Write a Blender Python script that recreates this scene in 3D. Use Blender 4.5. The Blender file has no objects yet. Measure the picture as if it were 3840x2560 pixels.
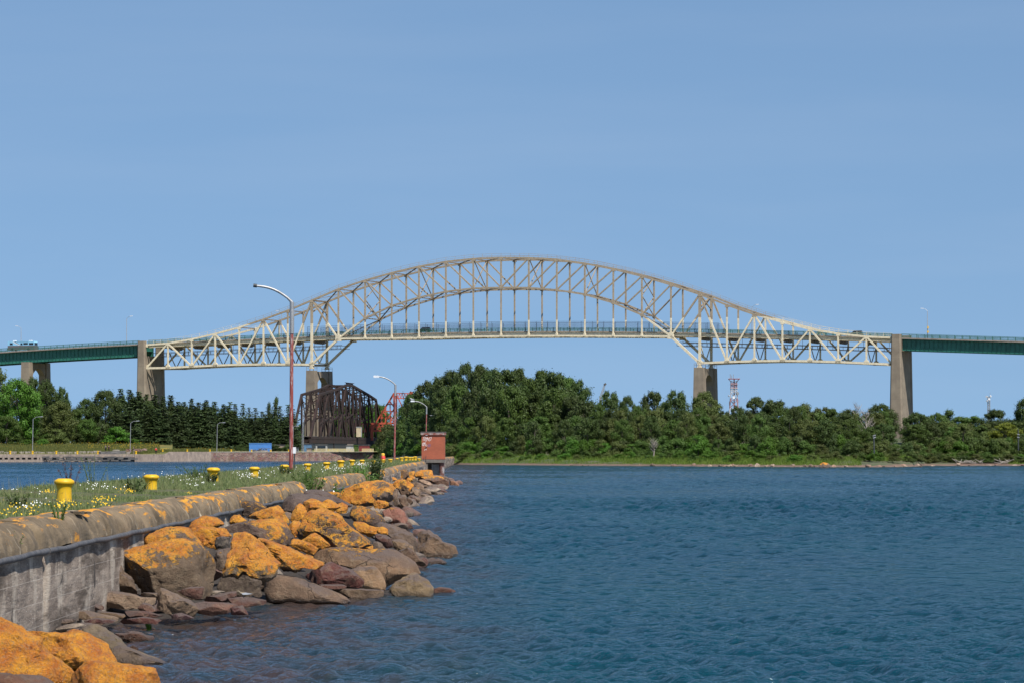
import bpy, math, random
import numpy as np
from mathutils import Vector, Matrix
S = bpy.context.scene
COL = S.collection
R = math.radians
# ---------------------------------------------------------------- camera, sky, sun, exposure
F, HC, CX, CY = 12310.0, 2.56, 1920.0, 1692.0      # focal length in photo pixels, eye height, principal column, horizon row
cam = bpy.data.cameras.new('camera'); camo = bpy.data.objects.new('camera', cam); COL.objects.link(camo)
cam.sensor_width = 36.0; cam.lens = F / 3840 * 36.0; cam.shift_y = (CY - 1280) / 3840
camo.location = (0, 0, HC); camo.rotation_euler = (R(90), 0, 0)
cam.clip_start = 0.5; cam.clip_end = 20000
S.camera = camo
SUN = Vector((0.304, -0.481, 0.822)).normalized()
el = math.asin(SUN.z); az = math.atan2(SUN.x, SUN.y)
W = bpy.data.worlds.new('World'); S.world = W; W.use_nodes = True
nt = W.node_tree; nt.nodes.clear()
wo = nt.nodes.new('ShaderNodeOutputWorld'); bg = nt.nodes.new('ShaderNodeBackground')
sky = nt.nodes.new('ShaderNodeTexSky'); sky.sky_type = 'NISHITA'; sky.sun_disc = False
sky.sun_elevation = el; sky.sun_rotation = az
sky.air_density = 1.0; sky.dust_density = 0.3; sky.ozone_density = 2.6; sky.altitude = 200
tc = nt.nodes.new('ShaderNodeTexCoord'); mp = nt.nodes.new('ShaderNodeVectorMath'); mp.operation = 'MULTIPLY_ADD'
mp.inputs[1].default_value = (1, 1, 0.65); mp.inputs[2].default_value = (0, 0, 0.18)
nm = nt.nodes.new('ShaderNodeVectorMath'); nm.operation = 'NORMALIZE'
tint = nt.nodes.new('ShaderNodeMix'); tint.data_type = 'RGBA'; tint.blend_type = 'MULTIPLY'; tint.inputs[0].default_value = 1
tint.inputs[7].default_value = (0.915, 0.985, 1.01, 1)
nt.links.new(tc.outputs['Generated'], mp.inputs[0]); nt.links.new(mp.outputs[0], nm.inputs[0]); nt.links.new(nm.outputs[0], sky.inputs[0])
nt.links.new(sky.outputs[0], tint.inputs[6])
hz_n = nt.nodes.new('ShaderNodeTexNoise'); hz_m = nt.nodes.new('ShaderNodeMapping'); hz_m.inputs['Scale'].default_value = (5, 5, 38); hz_m.inputs['Rotation'].default_value = (0, R(12), 0)
nt.links.new(tc.outputs['Generated'], hz_m.inputs[0]); nt.links.new(hz_m.outputs[0], hz_n.inputs['Vector']); hz_n.inputs['Scale'].default_value = 1.0; hz_n.inputs['Detail'].default_value = 5
hz_r = nt.nodes.new('ShaderNodeMapRange'); hz_r.inputs[1].default_value = 0.45; hz_r.inputs[2].default_value = 0.8; hz_r.inputs[4].default_value = 0.09; nt.links.new(hz_n.outputs['Fac'], hz_r.inputs[0])
thin = nt.nodes.new('ShaderNodeMix'); thin.data_type = 'RGBA'; nt.links.new(hz_r.outputs[0], thin.inputs[0]); nt.links.new(tint.outputs[2], thin.inputs[6]); thin.inputs[7].default_value = (5.2, 5.8, 6.8, 1)
nt.links.new(thin.outputs[2], bg.inputs[0])
bg.inputs[1].default_value = 0.096; nt.links.new(bg.outputs[0], wo.inputs[0])
sl = bpy.data.lights.new('sun', 'SUN'); so = bpy.data.objects.new('sun', sl); COL.objects.link(so)
sl.energy = 5.0; sl.angle = R(0.53); sl.color = (1.0, 0.955, 0.88)
so.rotation_euler = (-SUN).to_track_quat('-Z', 'Y').to_euler(); so.location = (60, -80, 200)
S.view_settings.view_transform = 'Standard'; S.view_settings.look = 'None'; S.view_settings.exposure = 0.34; S.view_settings.gamma = 1
S.render.engine = 'CYCLES'
S.cycles.max_bounces = 6; S.cycles.diffuse_bounces = 2; S.cycles.glossy_bounces = 3; S.cycles.transparent_max_bounces = 6

rng = random.Random(7); nrg = np.random.default_rng(11)
# ---------------------------------------------------------------- helpers
def P(x, y, D):                    # photo pixel at distance D -> world point
    return Vector(((x - CX) * D / F, D, HC + (CY - y) * D / F))
def WX(x, D): return (x - CX) * D / F
def WZ(y, D): return HC + (CY - y) * D / F
def tag(o, label=None, cat=None, group=None, kind=None):
    if label: o['label'] = label
    if cat: o['category'] = cat
    if group: o['group'] = group
    if kind: o['kind'] = kind
    return o
def thing(name, label, cat, loc=(0, 0, 0), rz=0.0, group=None):
    o = bpy.data.objects.new(name, None); COL.objects.link(o); o.empty_display_size = 0.3
    o.location = loc; o.rotation_euler = (0, 0, rz)
    return tag(o, label, cat, group)
class MB:
    def __init__(s): s.v = []; s.f = []
    def add(s, vs, fs):
        b = len(s.v); s.v.extend([tuple(p) for p in vs]); s.f.extend([tuple(b + i for i in f) for f in fs]); return s
    def box(s, a, b, taper=None):
        (x0, y0, z0), (x1, y1, z1) = a, b
        return s.add([(x0,y0,z0),(x1,y0,z0),(x1,y1,z0),(x0,y1,z0),(x0,y0,z1),(x1,y0,z1),(x1,y1,z1),(x0,y1,z1)],
                     [(3,2,1,0),(4,5,6,7),(0,1,5,4),(1,2,6,5),(2,3,7,6),(3,0,4,7)])
    def beam(s, p0, p1, w, h, side):
        p0 = Vector(p0); p1 = Vector(p1); d = (p1 - p0)
        if d.length < 1e-6: return s
        d.normalize(); sd = Vector(side) - d * d.dot(Vector(side)); sd.normalize(); up = sd.cross(d)
        a = sd * (w / 2); b = up * (h / 2)
        return s.add([p0-a-b, p0+a-b, p0+a+b, p0-a+b, p1-a-b, p1+a-b, p1+a+b, p1-a+b],
                     [(0,1,2,3),(7,6,5,4),(0,4,5,1),(1,5,6,2),(2,6,7,3),(3,7,4,0)])
    def tube(s, pts, rad, n=8, cap=True):
        pts = [Vector(p) for p in pts]; b0 = len(s.v); m = len(pts)
        rads = rad if hasattr(rad, '__len__') else [rad] * m
        for i, p in enumerate(pts):
            d = (pts[min(i+1, m-1)] - pts[max(i-1, 0)]).normalized()
            a = Vector((0, 0, 1)) if abs(d.z) < 0.9 else Vector((1, 0, 0))
            u = d.cross(a).normalized(); w = d.cross(u)
            for k in range(n):
                t = 2 * math.pi * k / n
                s.v.append(tuple(p + (u * math.cos(t) + w * math.sin(t)) * rads[i]))
        for i in range(m - 1):
            for k in range(n):
                k2 = (k + 1) % n
                s.f.append((b0+i*n+k, b0+(i+1)*n+k, b0+(i+1)*n+k2, b0+i*n+k2))
        if cap:
            s.f.append(tuple(b0 + k for k in range(n))); s.f.append(tuple(b0 + (m-1)*n + n-1-k for k in range(n)))
        return s
    def lathe(s, prof, n=24, c=(0, 0, 0)):
        b0 = len(s.v)
        for r, z in prof:
            for k in range(n):
                t = 2 * math.pi * k / n; s.v.append((c[0] + r*math.cos(t), c[1] + r*math.sin(t), c[2] + z))
        for i in range(len(prof) - 1):
            for k in range(n):
                k2 = (k + 1) % n; s.f.append((b0+i*n+k, b0+i*n+k2, b0+(i+1)*n+k2, b0+(i+1)*n+k))
        s.f.append(tuple(b0 + n-1-k for k in range(n))); s.f.append(tuple(b0 + (len(prof)-1)*n + k for k in range(n)))
        return s
    def prism(s, poly, axis0, ax, ay, az_, depth):   # poly in (ax, ay) plane, extruded along az_
        n = len(poly); o = Vector(axis0); ax = Vector(ax); ay = Vector(ay); dz = Vector(az_) * depth
        a = [o + ax*p[0] + ay*p[1] for p in poly]; b = [q + dz for q in a]
        return s.add(a + b, [tuple(range(n)), tuple(2*n-1-i for i in range(n))] + [(i, i+n, (i+1) % n + n, (i+1) % n) for i in range(n)])
def mesh_from(name, v, f):
    me = bpy.data.meshes.new(name); me.from_pydata(v, [], f); me.update(); return me
def np_mesh(name, v, q, attr=None):            # v (n,3), q (m,k)
    me = bpy.data.meshes.new(name); k = q.shape[1]
    me.vertices.add(len(v)); me.vertices.foreach_set('co', v.astype(np.float32).ravel())
    me.loops.add(q.size); me.loops.foreach_set('vertex_index', q.astype(np.int32).ravel())
    me.polygons.add(len(q)); me.polygons.foreach_set('loop_start', np.arange(0, q.size, k, dtype=np.int32))
    try: me.polygons.foreach_set('loop_total', np.full(len(q), k, dtype=np.int32))
    except Exception: pass
    me.update(calc_edges=True); me.validate()
    return me
def link(name, me, m, parent=None, smooth=None, world=True):
    o = bpy.data.objects.new(name, me); COL.objects.link(o)
    if m: me.materials.append(m)
    if smooth is not None:
        me.shade_smooth()
        if smooth < 179: me.set_sharp_from_angle(angle=R(smooth))
    if parent:
        o.parent = parent
        if world:
            p = parent
            loc = Vector(parent.location)
            while p.parent: p = p.parent; loc = loc + Vector(p.location)
            o.location = -loc
    return o
def part(name, mb, m, parent=None, smooth=None, world=True):
    return link(name, mesh_from(name, mb.v, mb.f), m, parent, smooth, world)
def struct(name, mb, m, smooth=None):
    return tag(part(name, mb, m, None, smooth), kind='structure')
def copy_tree(o, parent=None):
    c = o.copy(); COL.objects.link(c); c.parent = parent
    for ch in list(o.children):
        copy_tree(ch, c)
    return c
def fix_normals(o):
    import bmesh
    bm = bmesh.new(); bm.from_mesh(o.data); bmesh.ops.recalc_face_normals(bm, faces=bm.faces); bm.to_mesh(o.data); bm.free()
# ---------------------------------------------------------------- materials
class NT:
    def __init__(s, name):
        s.m = bpy.data.materials.new(name); s.m.use_nodes = True; s.t = s.m.node_tree; s.t.nodes.clear()
        s.out = s.n('ShaderNodeOutputMaterial'); s.b = s.n('ShaderNodeBsdfPrincipled'); s.l(s.b.outputs[0], s.out.inputs[0])
    def n(s, t, **k):
        x = s.t.nodes.new(t)
        for a, b in k.items(): setattr(x, a, b)
        return x
    def l(s, a, b): s.t.links.new(a, b)
    def set(s, **k):
        for a, b in k.items(): s.b.inputs[a.replace('_', ' ')].default_value = b
    def coord(s, kind='Object', scale=(1, 1, 1)):
        c = s.n('ShaderNodeTexCoord'); m = s.n('ShaderNodeMapping'); m.inputs['Scale'].default_value = scale
        s.l(c.outputs[kind], m.inputs[0]); return m.outputs[0]
    def pos(s, scale=(1, 1, 1)):
        c = s.n('ShaderNodeNewGeometry'); m = s.n('ShaderNodeMapping'); m.inputs['Scale'].default_value = scale
        s.l(c.outputs['Position'], m.inputs[0]); return m.outputs[0]
    def noise(s, vec, scale, detail=5, rough=0.55, dist=0.0):
        x = s.n('ShaderNodeTexNoise'); s.l(vec, x.inputs['Vector']); x.inputs['Scale'].default_value = scale
        x.inputs['Detail'].default_value = detail; x.inputs['Roughness'].default_value = rough; x.inputs['Distortion'].default_value = dist
        return x.outputs['Fac']
    def voro(s, vec, scale, feat='F1'):
        x = s.n('ShaderNodeTexVoronoi'); x.feature = feat; s.l(vec, x.inputs['Vector']); x.inputs['Scale'].default_value = scale; return x.outputs['Distance']
    def ramp(s, fac, a, b, c0=(0, 0, 0, 1), c1=(1, 1, 1, 1)):
        x = s.n('ShaderNodeMapRange'); s.l(fac, x.inputs[0]); x.inputs[1].default_value = a; x.inputs[2].default_value = b; x.clamp = True
        return x.outputs[0]
    def mix(s, fac, a, b, mode='MIX'):
        x = s.n('ShaderNodeMix'); x.data_type = 'RGBA'; x.blend_type = mode
        for i, v in ((0, fac), (6, a), (7, b)):
            if isinstance(v, (int, float)): x.inputs[i].default_value = v
            elif isinstance(v, tuple): x.inputs[i].default_value = (v + (1,))[:4]
            else: s.l(v, x.inputs[i])
        return x.outputs[2]
    def math(s, op, a, b=0.0, c=0.0):
        x = s.n('ShaderNodeMath'); x.operation = op
        for i, v in enumerate((a, b, c)):
            if isinstance(v, (int, float)): x.inputs[i].default_value = v
            else: s.l(v, x.inputs[i])
        return x.outputs[0]
    def sep(s, v):
        x = s.n('ShaderNodeSeparateXYZ'); s.l(v, x.inputs[0]); return x.outputs
    def bump(s, h, strength=0.3, dist=0.05, base=None):
        x = s.n('ShaderNodeBump'); s.l(h, x.inputs['Height']); x.inputs['Strength'].default_value = strength; x.inputs['Distance'].default_value = dist
        if base is not None: s.l(base, x.inputs['Normal'])
        s.l(x.outputs[0], s.b.inputs['Normal']); return x.outputs[0]
    def color(s, c): s.l(c, s.b.inputs['Base Color'])
def simple(name, c1, c2=None, scale=2.0, rough=0.7, metal=0.0, bump=0.0, bd=0.02, stretch=(1, 1, 1), lo=0.35, hi=0.65, coord='Object'):
    t = NT(name); v = t.coord(coord, stretch)
    if c2 is None: c2 = tuple(x * 0.75 for x in c1)
    nz = t.noise(v, scale, 6, 0.6)
    t.color(t.mix(t.ramp(nz, lo, hi), c1, c2)); t.set(Roughness=rough, Metallic=metal)
    if bump > 0: t.bump(t.noise(v, scale * 3, 5), bump, bd)
    return t.m
def flatc(name, c, rough=0.6, metal=0.0):
    t = NT(name); v = t.coord('Object'); t.color(t.mix(t.ramp(t.noise(v, 3.0, 4), 0.3, 0.7), c, tuple(x*0.86 for x in c))); t.set(Roughness=rough, Metallic=metal); return t.m
# ================================================================ THE HIGH BRIDGE
SN, CS = 0.347, 0.938
Y0 = 1056.0; X0 = -0.0610 * Y0; BW = 12.3
dv = Vector((CS, -SN, 0)); nv = Vector((SN, CS, 0))
def bs(x, t=0.0):      # photo column -> distance along the bridge for the vertical plane at transverse offset t
    u = (x - CX) / F; xa = X0 + t * SN; ya = Y0 + t * CS
    return (u * ya - xa) / (CS + u * SN)
def bz(x, y, t=0.0):
    s_ = bs(x, t); return HC + (CY - y) * (Y0 + t * CS - s_ * SN) / F
def BP(s_, t, z): return Vector((X0 + s_*CS + t*SN, Y0 - s_*SN + t*CS, z))
dkx = [-160, 0, 217, 425, 549, 700, 851, 987, 1269, 1469, 1672, 1879, 2193, 2516, 2726, 2934, 3143, 3343, 3380, 3839, 4000]
dky = [1331, 1318.5, 1306.5, 1294, 1286, 1280, 1274, 1269, 1257, 1249, 1244, 1242, 1242, 1245, 1248, 1253, 1259, 1264, 1266, 1279, 1284]
DS = np.array([bs(x) for x in dkx]); DZ = np.array([bz(x, y) for x, y in zip(dkx, dky)])
_pf = np.polyfit(DS, DZ, 6)
def zd(s_): return float(np.polyval(_pf, s_))

t_ = NT('truss_paint')           # cream repaint below a painted line, old dull tan above it
pz = t_.sep(t_.pos())[2]; nz = t_.noise(t_.pos(), 0.35, 4)
sel = t_.ramp(t_.math('ADD', pz, t_.math('MULTIPLY', nz, 0.5)), 43.9, 44.0)
grime = t_.ramp(t_.noise(t_.pos(), 1.3, 6, 0.65), 0.42, 0.75)
cream = t_.mix(grime, (0.76, 0.66, 0.47), (0.50, 0.42, 0.29)); dull = t_.mix(grime, (0.37, 0.295, 0.20), (0.22, 0.165, 0.115))
t_.color(t_.mix(sel, cream, dull)); t_.set(Roughness=0.55); M_truss = t_.m
M_brown = simple('weathered_tan_steel', (0.26, 0.20, 0.14), (0.15, 0.115, 0.08), 0.8, 0.6)
M_conc = NT('pier_concrete'); v_ = M_conc.pos(); w_ = M_conc.pos((1.6, 1.6, 0.12))
c_ = M_conc.mix(M_conc.ramp(M_conc.noise(v_, 0.35, 6), 0.35, 0.7), (0.27, 0.22, 0.16), (0.19, 0.15, 0.11))
c_ = M_conc.mix(M_conc.math('MULTIPLY', M_conc.ramp(M_conc.noise(w_, 1.2, 5), 0.52, 0.75), 0.5), c_, (0.15, 0.12, 0.10))
lz = M_conc.math('FRACT', M_conc.math('MULTIPLY', M_conc.sep(v_)[2], 1 / 6.1))
c_ = M_conc.mix(M_conc.math('MULTIPLY', M_conc.math('LESS_THAN', lz, 0.012), 0.5), c_, (0.12, 0.10, 0.085))
M_conc.color(c_); M_conc.set(Roughness=0.88); M_conc.bump(M_conc.noise(v_, 2.5, 6), 0.4, 0.05); M_conc = M_conc.m
M_green = simple('green_girder_paint', (0.028, 0.16, 0.115), (0.018, 0.11, 0.08), 0.5, 0.5)
M_greenr = flatc('green_rail_paint', (0.05, 0.15, 0.115), 0.5)
M_slab = simple('deck_slab_concrete', (0.30, 0.26, 0.22), (0.20, 0.165, 0.135), 0.7, 0.85)
M_asph = simple('deck_asphalt', (0.06, 0.06, 0.06), (0.045, 0.045, 0.047), 1.5, 0.9)
M_fence = flatc('dark_fence_steel', (0.06, 0.07, 0.10), 0.5)

kx = [549, 630, 719, 807, 897, 988, 1079, 1169, 1269, 1369, 1469, 1571, 1672, 1775, 1879, 1983, 2088, 2193, 2300, 2407, 2516, 2624, 2726, 2829, 2934, 3037, 3143, 3249, 3346]
ty = [1293, 1287, 1272, 1252, 1228, 1198, 1165, 1127, 1085, 1052, 1024, 1000, 982, 971, 967, 967.5, 974, 988, 1010, 1036, 1068, 1104, 1144, 1179, 1208, 1234, 1251, 1262, 1266]
by = [1379, 1378, 1373, 1369, 1366, 1365, 1365, 1366] + [0]*13 + [1361, 1356, 1353, 1351.5, 1353, 1356, 1361, 1365]
ry = {8: 1270, 9: 1194, 10: 1147, 11: 1116, 12: 1094, 13: 1082, 14: 1079, 15: 1080, 16: 1088, 17: 1105, 18: 1136, 19: 1181, 20: 1261}
iy = {8: 1270, 9: 1269, 10: 1268, 11: 1267, 12: 1264.5, 13: 1262, 14: 1260.5, 15: 1259.5, 16: 1259, 17: 1259.5, 18: 1260, 19: 1260.5, 20: 1261}
KS = [bs(x) for x in kx]; TZ = [bz(x, y) for x, y in zip(kx, ty)]
BZ = [bz(x, y) if y else None for x, y in zip(kx, by)]
RZ = {k: bz(kx[k], v) for k, v in ry.items()}; IZ = {k: bz(kx[k], v) for k, v in iy.items()}
NK = len(kx)
bridge = thing('arch_bridge', 'cream and tan steel truss arch road bridge rising over the water between two concrete piers', 'bridge', tuple(BP(KS[14], BW/2, 0)))
def gusset(mb, s_, t, z, w, h):
    mb.prism([(-w/2, -h/2), (w/2, -h/2), (w/2*0.8, h/2*0.6), (w*0.25, h/2), (-w*0.25, h/2), (-w/2*0.8, h/2*0.6)], BP(s_, t - 0.30, z), dv, (0, 0, 1), nv, 0.60)
for side, t in ((0, 0.0), (1, BW)):
    top = MB(); bot = [MB(), MB()]; rib = MB(); tie = MB(); hr = MB()
    for k in range(NK - 1):
        top.beam(BP(KS[k], t, TZ[k]), BP(KS[k+1], t, TZ[k+1]), 0.5, 0.58, nv)
        for b, rr in ((bot[0], range(0, 7)), (bot[1], range(21, NK-1))):
            if k in rr: b.beam(BP(KS[k], t, BZ[k]), BP(KS[k+1], t, BZ[k+1]), 0.6, 0.66, nv)
    for k in range(NK):
        gusset(top, KS[k], t, TZ[k] - 0.25, 1.25, 0.95)
        if BZ[k]: gusset(bot[0] if k < 8 else bot[1], KS[k], t, BZ[k] + 0.3, 1.7, 1.3)
    for k in range(8, 20):
        rib.beam(BP(KS[k], t, RZ[k]), BP(KS[k+1], t, RZ[k+1]), 0.5, 0.52, nv)
        tie.beam(BP(KS[k], t, IZ[k]), BP(KS[k+1], t, IZ[k+1]), 0.5, 0.55, nv)
    rib.beam(BP(KS[7], t, BZ[7]), BP(KS[8], t, RZ[8]), 0.6, 0.72, nv); rib.beam(BP(KS[21], t, BZ[21]), BP(KS[20], t, RZ[20]), 0.6, 0.72, nv)
    for k in range(9, 20): gusset(rib, KS[k], t, RZ[k], 1.1, 0.9); gusset(tie, KS[k], t, IZ[k] + 0.35, 0.8, 1.0)
    for k in (8, 20): gusset(tie, KS[k], t, IZ[k] + 0.2, 2.2, 2.0)
    part('top_chord', top, M_truss, bridge); part('arch_rib', rib, M_truss, bridge); part('tie_chord', tie, M_truss, bridge)
    for b in bot: part('bottom_chord', b, M_truss, bridge)
    for k in range(1, NK - 1):           # verticals and hangers
        lo = BZ[k] if BZ[k] else RZ[k]
        w = 0.78 if k in (7, 21) else 0.46
        mb = MB().beam(BP(KS[k], t, lo), BP(KS[k], t, TZ[k]), 0.5, w, nv)
        part('vertical', mb, M_truss, bridge)
        if 8 < k < 20: part('hanger', MB().beam(BP(KS[k], t, IZ[k]), BP(KS[k], t, RZ[k]), 0.42, 0.42, nv), M_truss, bridge)
    dg = []
    for k in range(0, 7): dg.append(((k, 'b'), (k+1, 't')) if k % 2 == 0 else ((k, 't'), (k+1, 'b')))
    dg += [((7, 't'), (8, 'r'))] + [((k, 't'), (k+1, 'r')) for k in range(8, 14)] + [((k, 'r'), (k+1, 't')) for k in range(14, 21)]
    for k in range(21, NK - 1): dg.append(((k, 't'), (k+1, 'b')) if k % 2 == 1 else ((k, 'b'), (k+1, 't')))
    g = {'t': lambda k: TZ[k], 'b': lambda k: BZ[k], 'r': lambda k: RZ[k]}
    for (a, ka), (b, kb) in dg:
        w = 0.40 if 8 <= a < 20 else 0.52
        part('diagonal', MB().beam(BP(KS[a], t, g[ka](a)), BP(KS[b], t, g[kb](b)), 0.42, w, nv), M_truss, bridge)
    # inspection handrail on the top chord
    for k in range(NK - 1):
        n = 3
        for j in range(n):
            a = j / n; b = (j + 1) / n
            s0 = KS[k]*(1-a) + KS[k+1]*a; s1 = KS[k]*(1-b) + KS[k+1]*b; z0 = TZ[k]*(1-a) + TZ[k+1]*a; z1 = TZ[k]*(1-b) + TZ[k+1]*b
            for h in (0.75, 1.35): hr.beam(BP(s0, t, z0+h), BP(s1, t, z1+h), 0.06, 0.06, nv)
            hr.beam(BP(s0, t, z0), BP(s0, t, z0+1.35), 0.07, 0.07, nv)
    part('chord_handrail', hr, M_truss, bridge)
# transverse bracing
def B(mb, s0, t0, z0, s1, t1, z1, w=0.3, h=0.3): mb.beam(BP(s0, t0, z0), BP(s1, t1, z1), w, h, Vector((0, 0, 1)) if abs(z1-z0) < 3 else dv)
tb = MB(); rbm = MB()
for k in range(4, 25):
    B(tb, KS[k], 0, TZ[k], KS[k], BW, TZ[k], 0.45 if k in (7, 21) else 0.3, 0.7 if k in (7, 21) else 0.35)
    if 7 <= k < 21:
        B(tb, KS[k+1], 0, TZ[k+1], KS[k], BW, TZ[k], 0.3, 0.3); B(tb, KS[k], 0, TZ[k], KS[k+1], BW, TZ[k+1], 0.16, 0.14)
part('top_lateral_bracing', tb, M_brown, bridge)
for k in range(9, 20):
    B(rbm, KS[k], 0, RZ[k], KS[k], BW, RZ[k])
    if k < 19: B(rbm, KS[k+1], 0, RZ[k+1], KS[k], BW, RZ[k], 0.3, 0.3); B(rbm, KS[k], 0, RZ[k], KS[k+1], BW, RZ[k+1], 0.14, 0.12)
for a, b in ((8, 9), (19, 20)): B(rbm, KS[a], 0, RZ[a], KS[b], BW, RZ[b], 0.22, 0.22)
part('rib_lateral_bracing', rbm, M_brown, bridge)
for k in range(9, 20, 2):
    sw = MB(); z0, z1 = RZ[k], TZ[k]
    if z1 - z0 > 11:
        zm = (z0 + z1) / 2
        for a, b in ((z0, zm), (zm, z1)): B(sw, KS[k], 0, a, KS[k], BW, b, 0.22, 0.25); B(sw, KS[k], 0, b, KS[k], BW, a, 0.22, 0.25)
    else: B(sw, KS[k], 0, z0, KS[k], BW, z1, 0.22, 0.28); B(sw, KS[k], 0, z1, KS[k], BW, z0, 0.22, 0.28)
    part('sway_brace', sw, M_truss, bridge)
for k in (7, 21):
    sw = MB(); z1 = TZ[k]; z0 = zd(KS[k]) + 7.5
    B(sw, KS[k], 0, z0, KS[k], BW, z1, 0.3, 0.45); B(sw, KS[k], 0, z1, KS[k], BW, z0, 0.3, 0.45)
    lo, hi = BZ[k] + 0.5, zd(KS[k]) - 3
    B(sw, KS[k], 0, hi, KS[k], BW/2, lo, 0.25, 0.3); B(sw, KS[k], BW, hi, KS[k], BW/2, lo, 0.25, 0.3); B(sw, KS[k], 0, lo, KS[k], BW, lo, 0.3, 0.5)
    part('portal_brace', sw, M_truss, bridge)
for k in list(range(1, 7)) + list(range(22, NK - 1)):
    sw = MB(); lo, hi = BZ[k], zd(KS[k]) - 2.6
    B(sw, KS[k], 0, hi, KS[k], BW/2, lo, 0.2, 0.26); B(sw, KS[k], BW, hi, KS[k], BW/2, lo, 0.2, 0.26); B(sw, KS[k], 0, lo, KS[k], BW, lo, 0.3, 0.35)
    part('sway_brace', sw, M_brown, bridge)
bl = MB()
for k in list(range(0, 7)) + list(range(21, NK - 1)):
    B(bl, KS[k], 0, BZ[k], KS[k+1], BW, BZ[k+1], 0.3, 0.22); B(bl, KS[k], BW, BZ[k], KS[k+1], 0, BZ[k+1], 0.3, 0.22)
part('bottom_lateral_bracing', bl, M_brown, bridge)
# deck, floor beams, stringers
def strip(mb, sa, sb, t0, t1, zo0, zo1, n):
    for i in range(n):
        s0 = sa + (sb-sa)*i/n; s1 = sa + (sb-sa)*(i+1)/n
        vs = [BP(s_, t, zd(s_) + zo) for s_ in (s0, s1) for t in (t0, t1) for zo in (zo0, zo1)]
        mb.add(vs, [(0,1,3,2),(4,6,7,5),(0,4,5,1),(2,3,7,6),(1,5,7,3),(0,2,6,4)])
SL, SR = bs(-160), bs(4010)
sA, sB = KS[0] + 0.3, KS[-1] - 0.3
mb = MB(); strip(mb, sA, sB, 1.0, BW-1.0, -0.38, 0.0, 60); part('deck_slab', mb, M_slab, bridge)
mb = MB(); strip(mb, sA, sB, 1.9, BW-1.9, 0.004, 0.03, 60); part('roadway', mb, M_asph, bridge)
for t in (1.5, BW/2, BW - 1.5):
    mb = MB(); strip(mb, sA, sB, t-0.15, t+0.15, -1.35, -0.385, 60); part('stringer', mb, M_truss, bridge)
for k in range(1, NK - 1):
    mb = MB(); z = zd(KS[k]) - 0.4
    d = 2.0 if not (8 <= k <= 20) else min(2.0, z - IZ[k] + 0.2)
    mb.prism([(-0.0, -1.0), (0.0, -d*0.55), (BW*0.22, -d), (BW*0.78, -d), (BW, -d*0.55), (BW, -1.0)], BP(KS[k], 0, z) - dv*0.2, nv, (0, 0, 1), dv, 0.4)
    part('floor_beam', mb, M_brown, bridge)
for (a, b) in ((0, 8), (20, NK-1)):       # inspection walkway slung below the deck
    mb = MB(); s0, s1 = KS[a] + 1, KS[b]; n = int((s1-s0)/1.6)
    for t in (3.0, BW-3.0):
        for i in range(n):
            sa_ = s0 + (s1-s0)*i/n; sb_ = s0 + (s1-s0)*(i+1)/n
            for h in (-3.1, -4.15): mb.beam(BP(sa_, t, zd(sa_)+h), BP(sb_, t, zd(sb_)+h), 0.12, 0.14, nv)
            mb.beam(BP(sa_, t, zd(sa_)-4.15), BP(sa_, t, zd(sa_)-(1.4 if i % 6 == 0 else 3.1)), 0.09, 0.09, nv)
    part('inspection_walkway', mb, M_brown, bridge)
def railing(sa, sb, t, parent):
    mb = MB(); n = max(1, int((sb-sa)/2.3)); sd = nv
    for i in range(n + 1):
        s_ = sa + (sb-sa)*i/n; z = zd(s_)
        mb.beam(BP(s_, t, z-0.1), BP(s_, t, z+1.12), 0.16, 0.16, sd)
    part('railing_posts', mb, M_greenr, parent)
    mb = MB(); n = max(1, int((sb-sa)/4))
    for i in range(n):
        s0 = sa + (sb-sa)*i/n; s1 = sa + (sb-sa)*(i+1)/n
        for h, w in ((1.08, 0.13), (0.22, 0.09)): mb.beam(BP(s0, t, zd(s0)+h), BP(s1, t, zd(s1)+h), 0.1, w, sd)
    n = int((sb-sa)/0.17)
    for i in range(n):
        s_ = sa + (sb-sa)*(i+0.5)/n; z = zd(s_); mb.beam(BP(s_, t, z+0.22), BP(s_, t, z+1.08), 0.03, 0.045, sd)
    part('railing', mb, M_greenr, parent)
railing(sA, sB, 1.15, bridge); railing(sA, sB, BW-1.15, bridge)
f0, f1 = bs(1149), bs(2693)
for t in (0.75, BW-0.75):
    mb = MB(); n = 37
    for i in range(n + 1):
        s_ = f0 + (f1-f0)*i/n; mb.beam(BP(s_, t, zd(s_)), BP(s_, t, zd(s_)+3.05), 0.09, 0.09, nv)
    for i in range(n):
        s0 = f0 + (f1-f0)*i/n; s1 = f0 + (f1-f0)*(i+1)/n
        for h in (1.45, 1.8, 2.15, 2.5, 3.0): mb.beam(BP(s0, t, zd(s0)+h), BP(s1, t, zd(s1)+h), 0.04, 0.05 if h < 3 else 0.08, nv)
        for j in range(1, 10): s_ = s0 + (s1-s0)*j/10; mb.beam(BP(s_, t, zd(s_)+1.1), BP(s_, t, zd(s_)+3.0), 0.02, 0.02, nv)
    part('safety_fence', mb, M_fence, bridge)
# bearings
for k in (7, 21):
    for t in (0, BW):
        mb = MB(); z = BZ[k]; mb.prism([(-0.75, -1.35), (0.75, -1.35), (0.25, -0.2), (-0.25, -0.2)], BP(KS[k], t-0.5, z), dv, (0, 0, 1), nv, 1.0); part('bearing_shoe', mb, M_truss, bridge)

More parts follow.
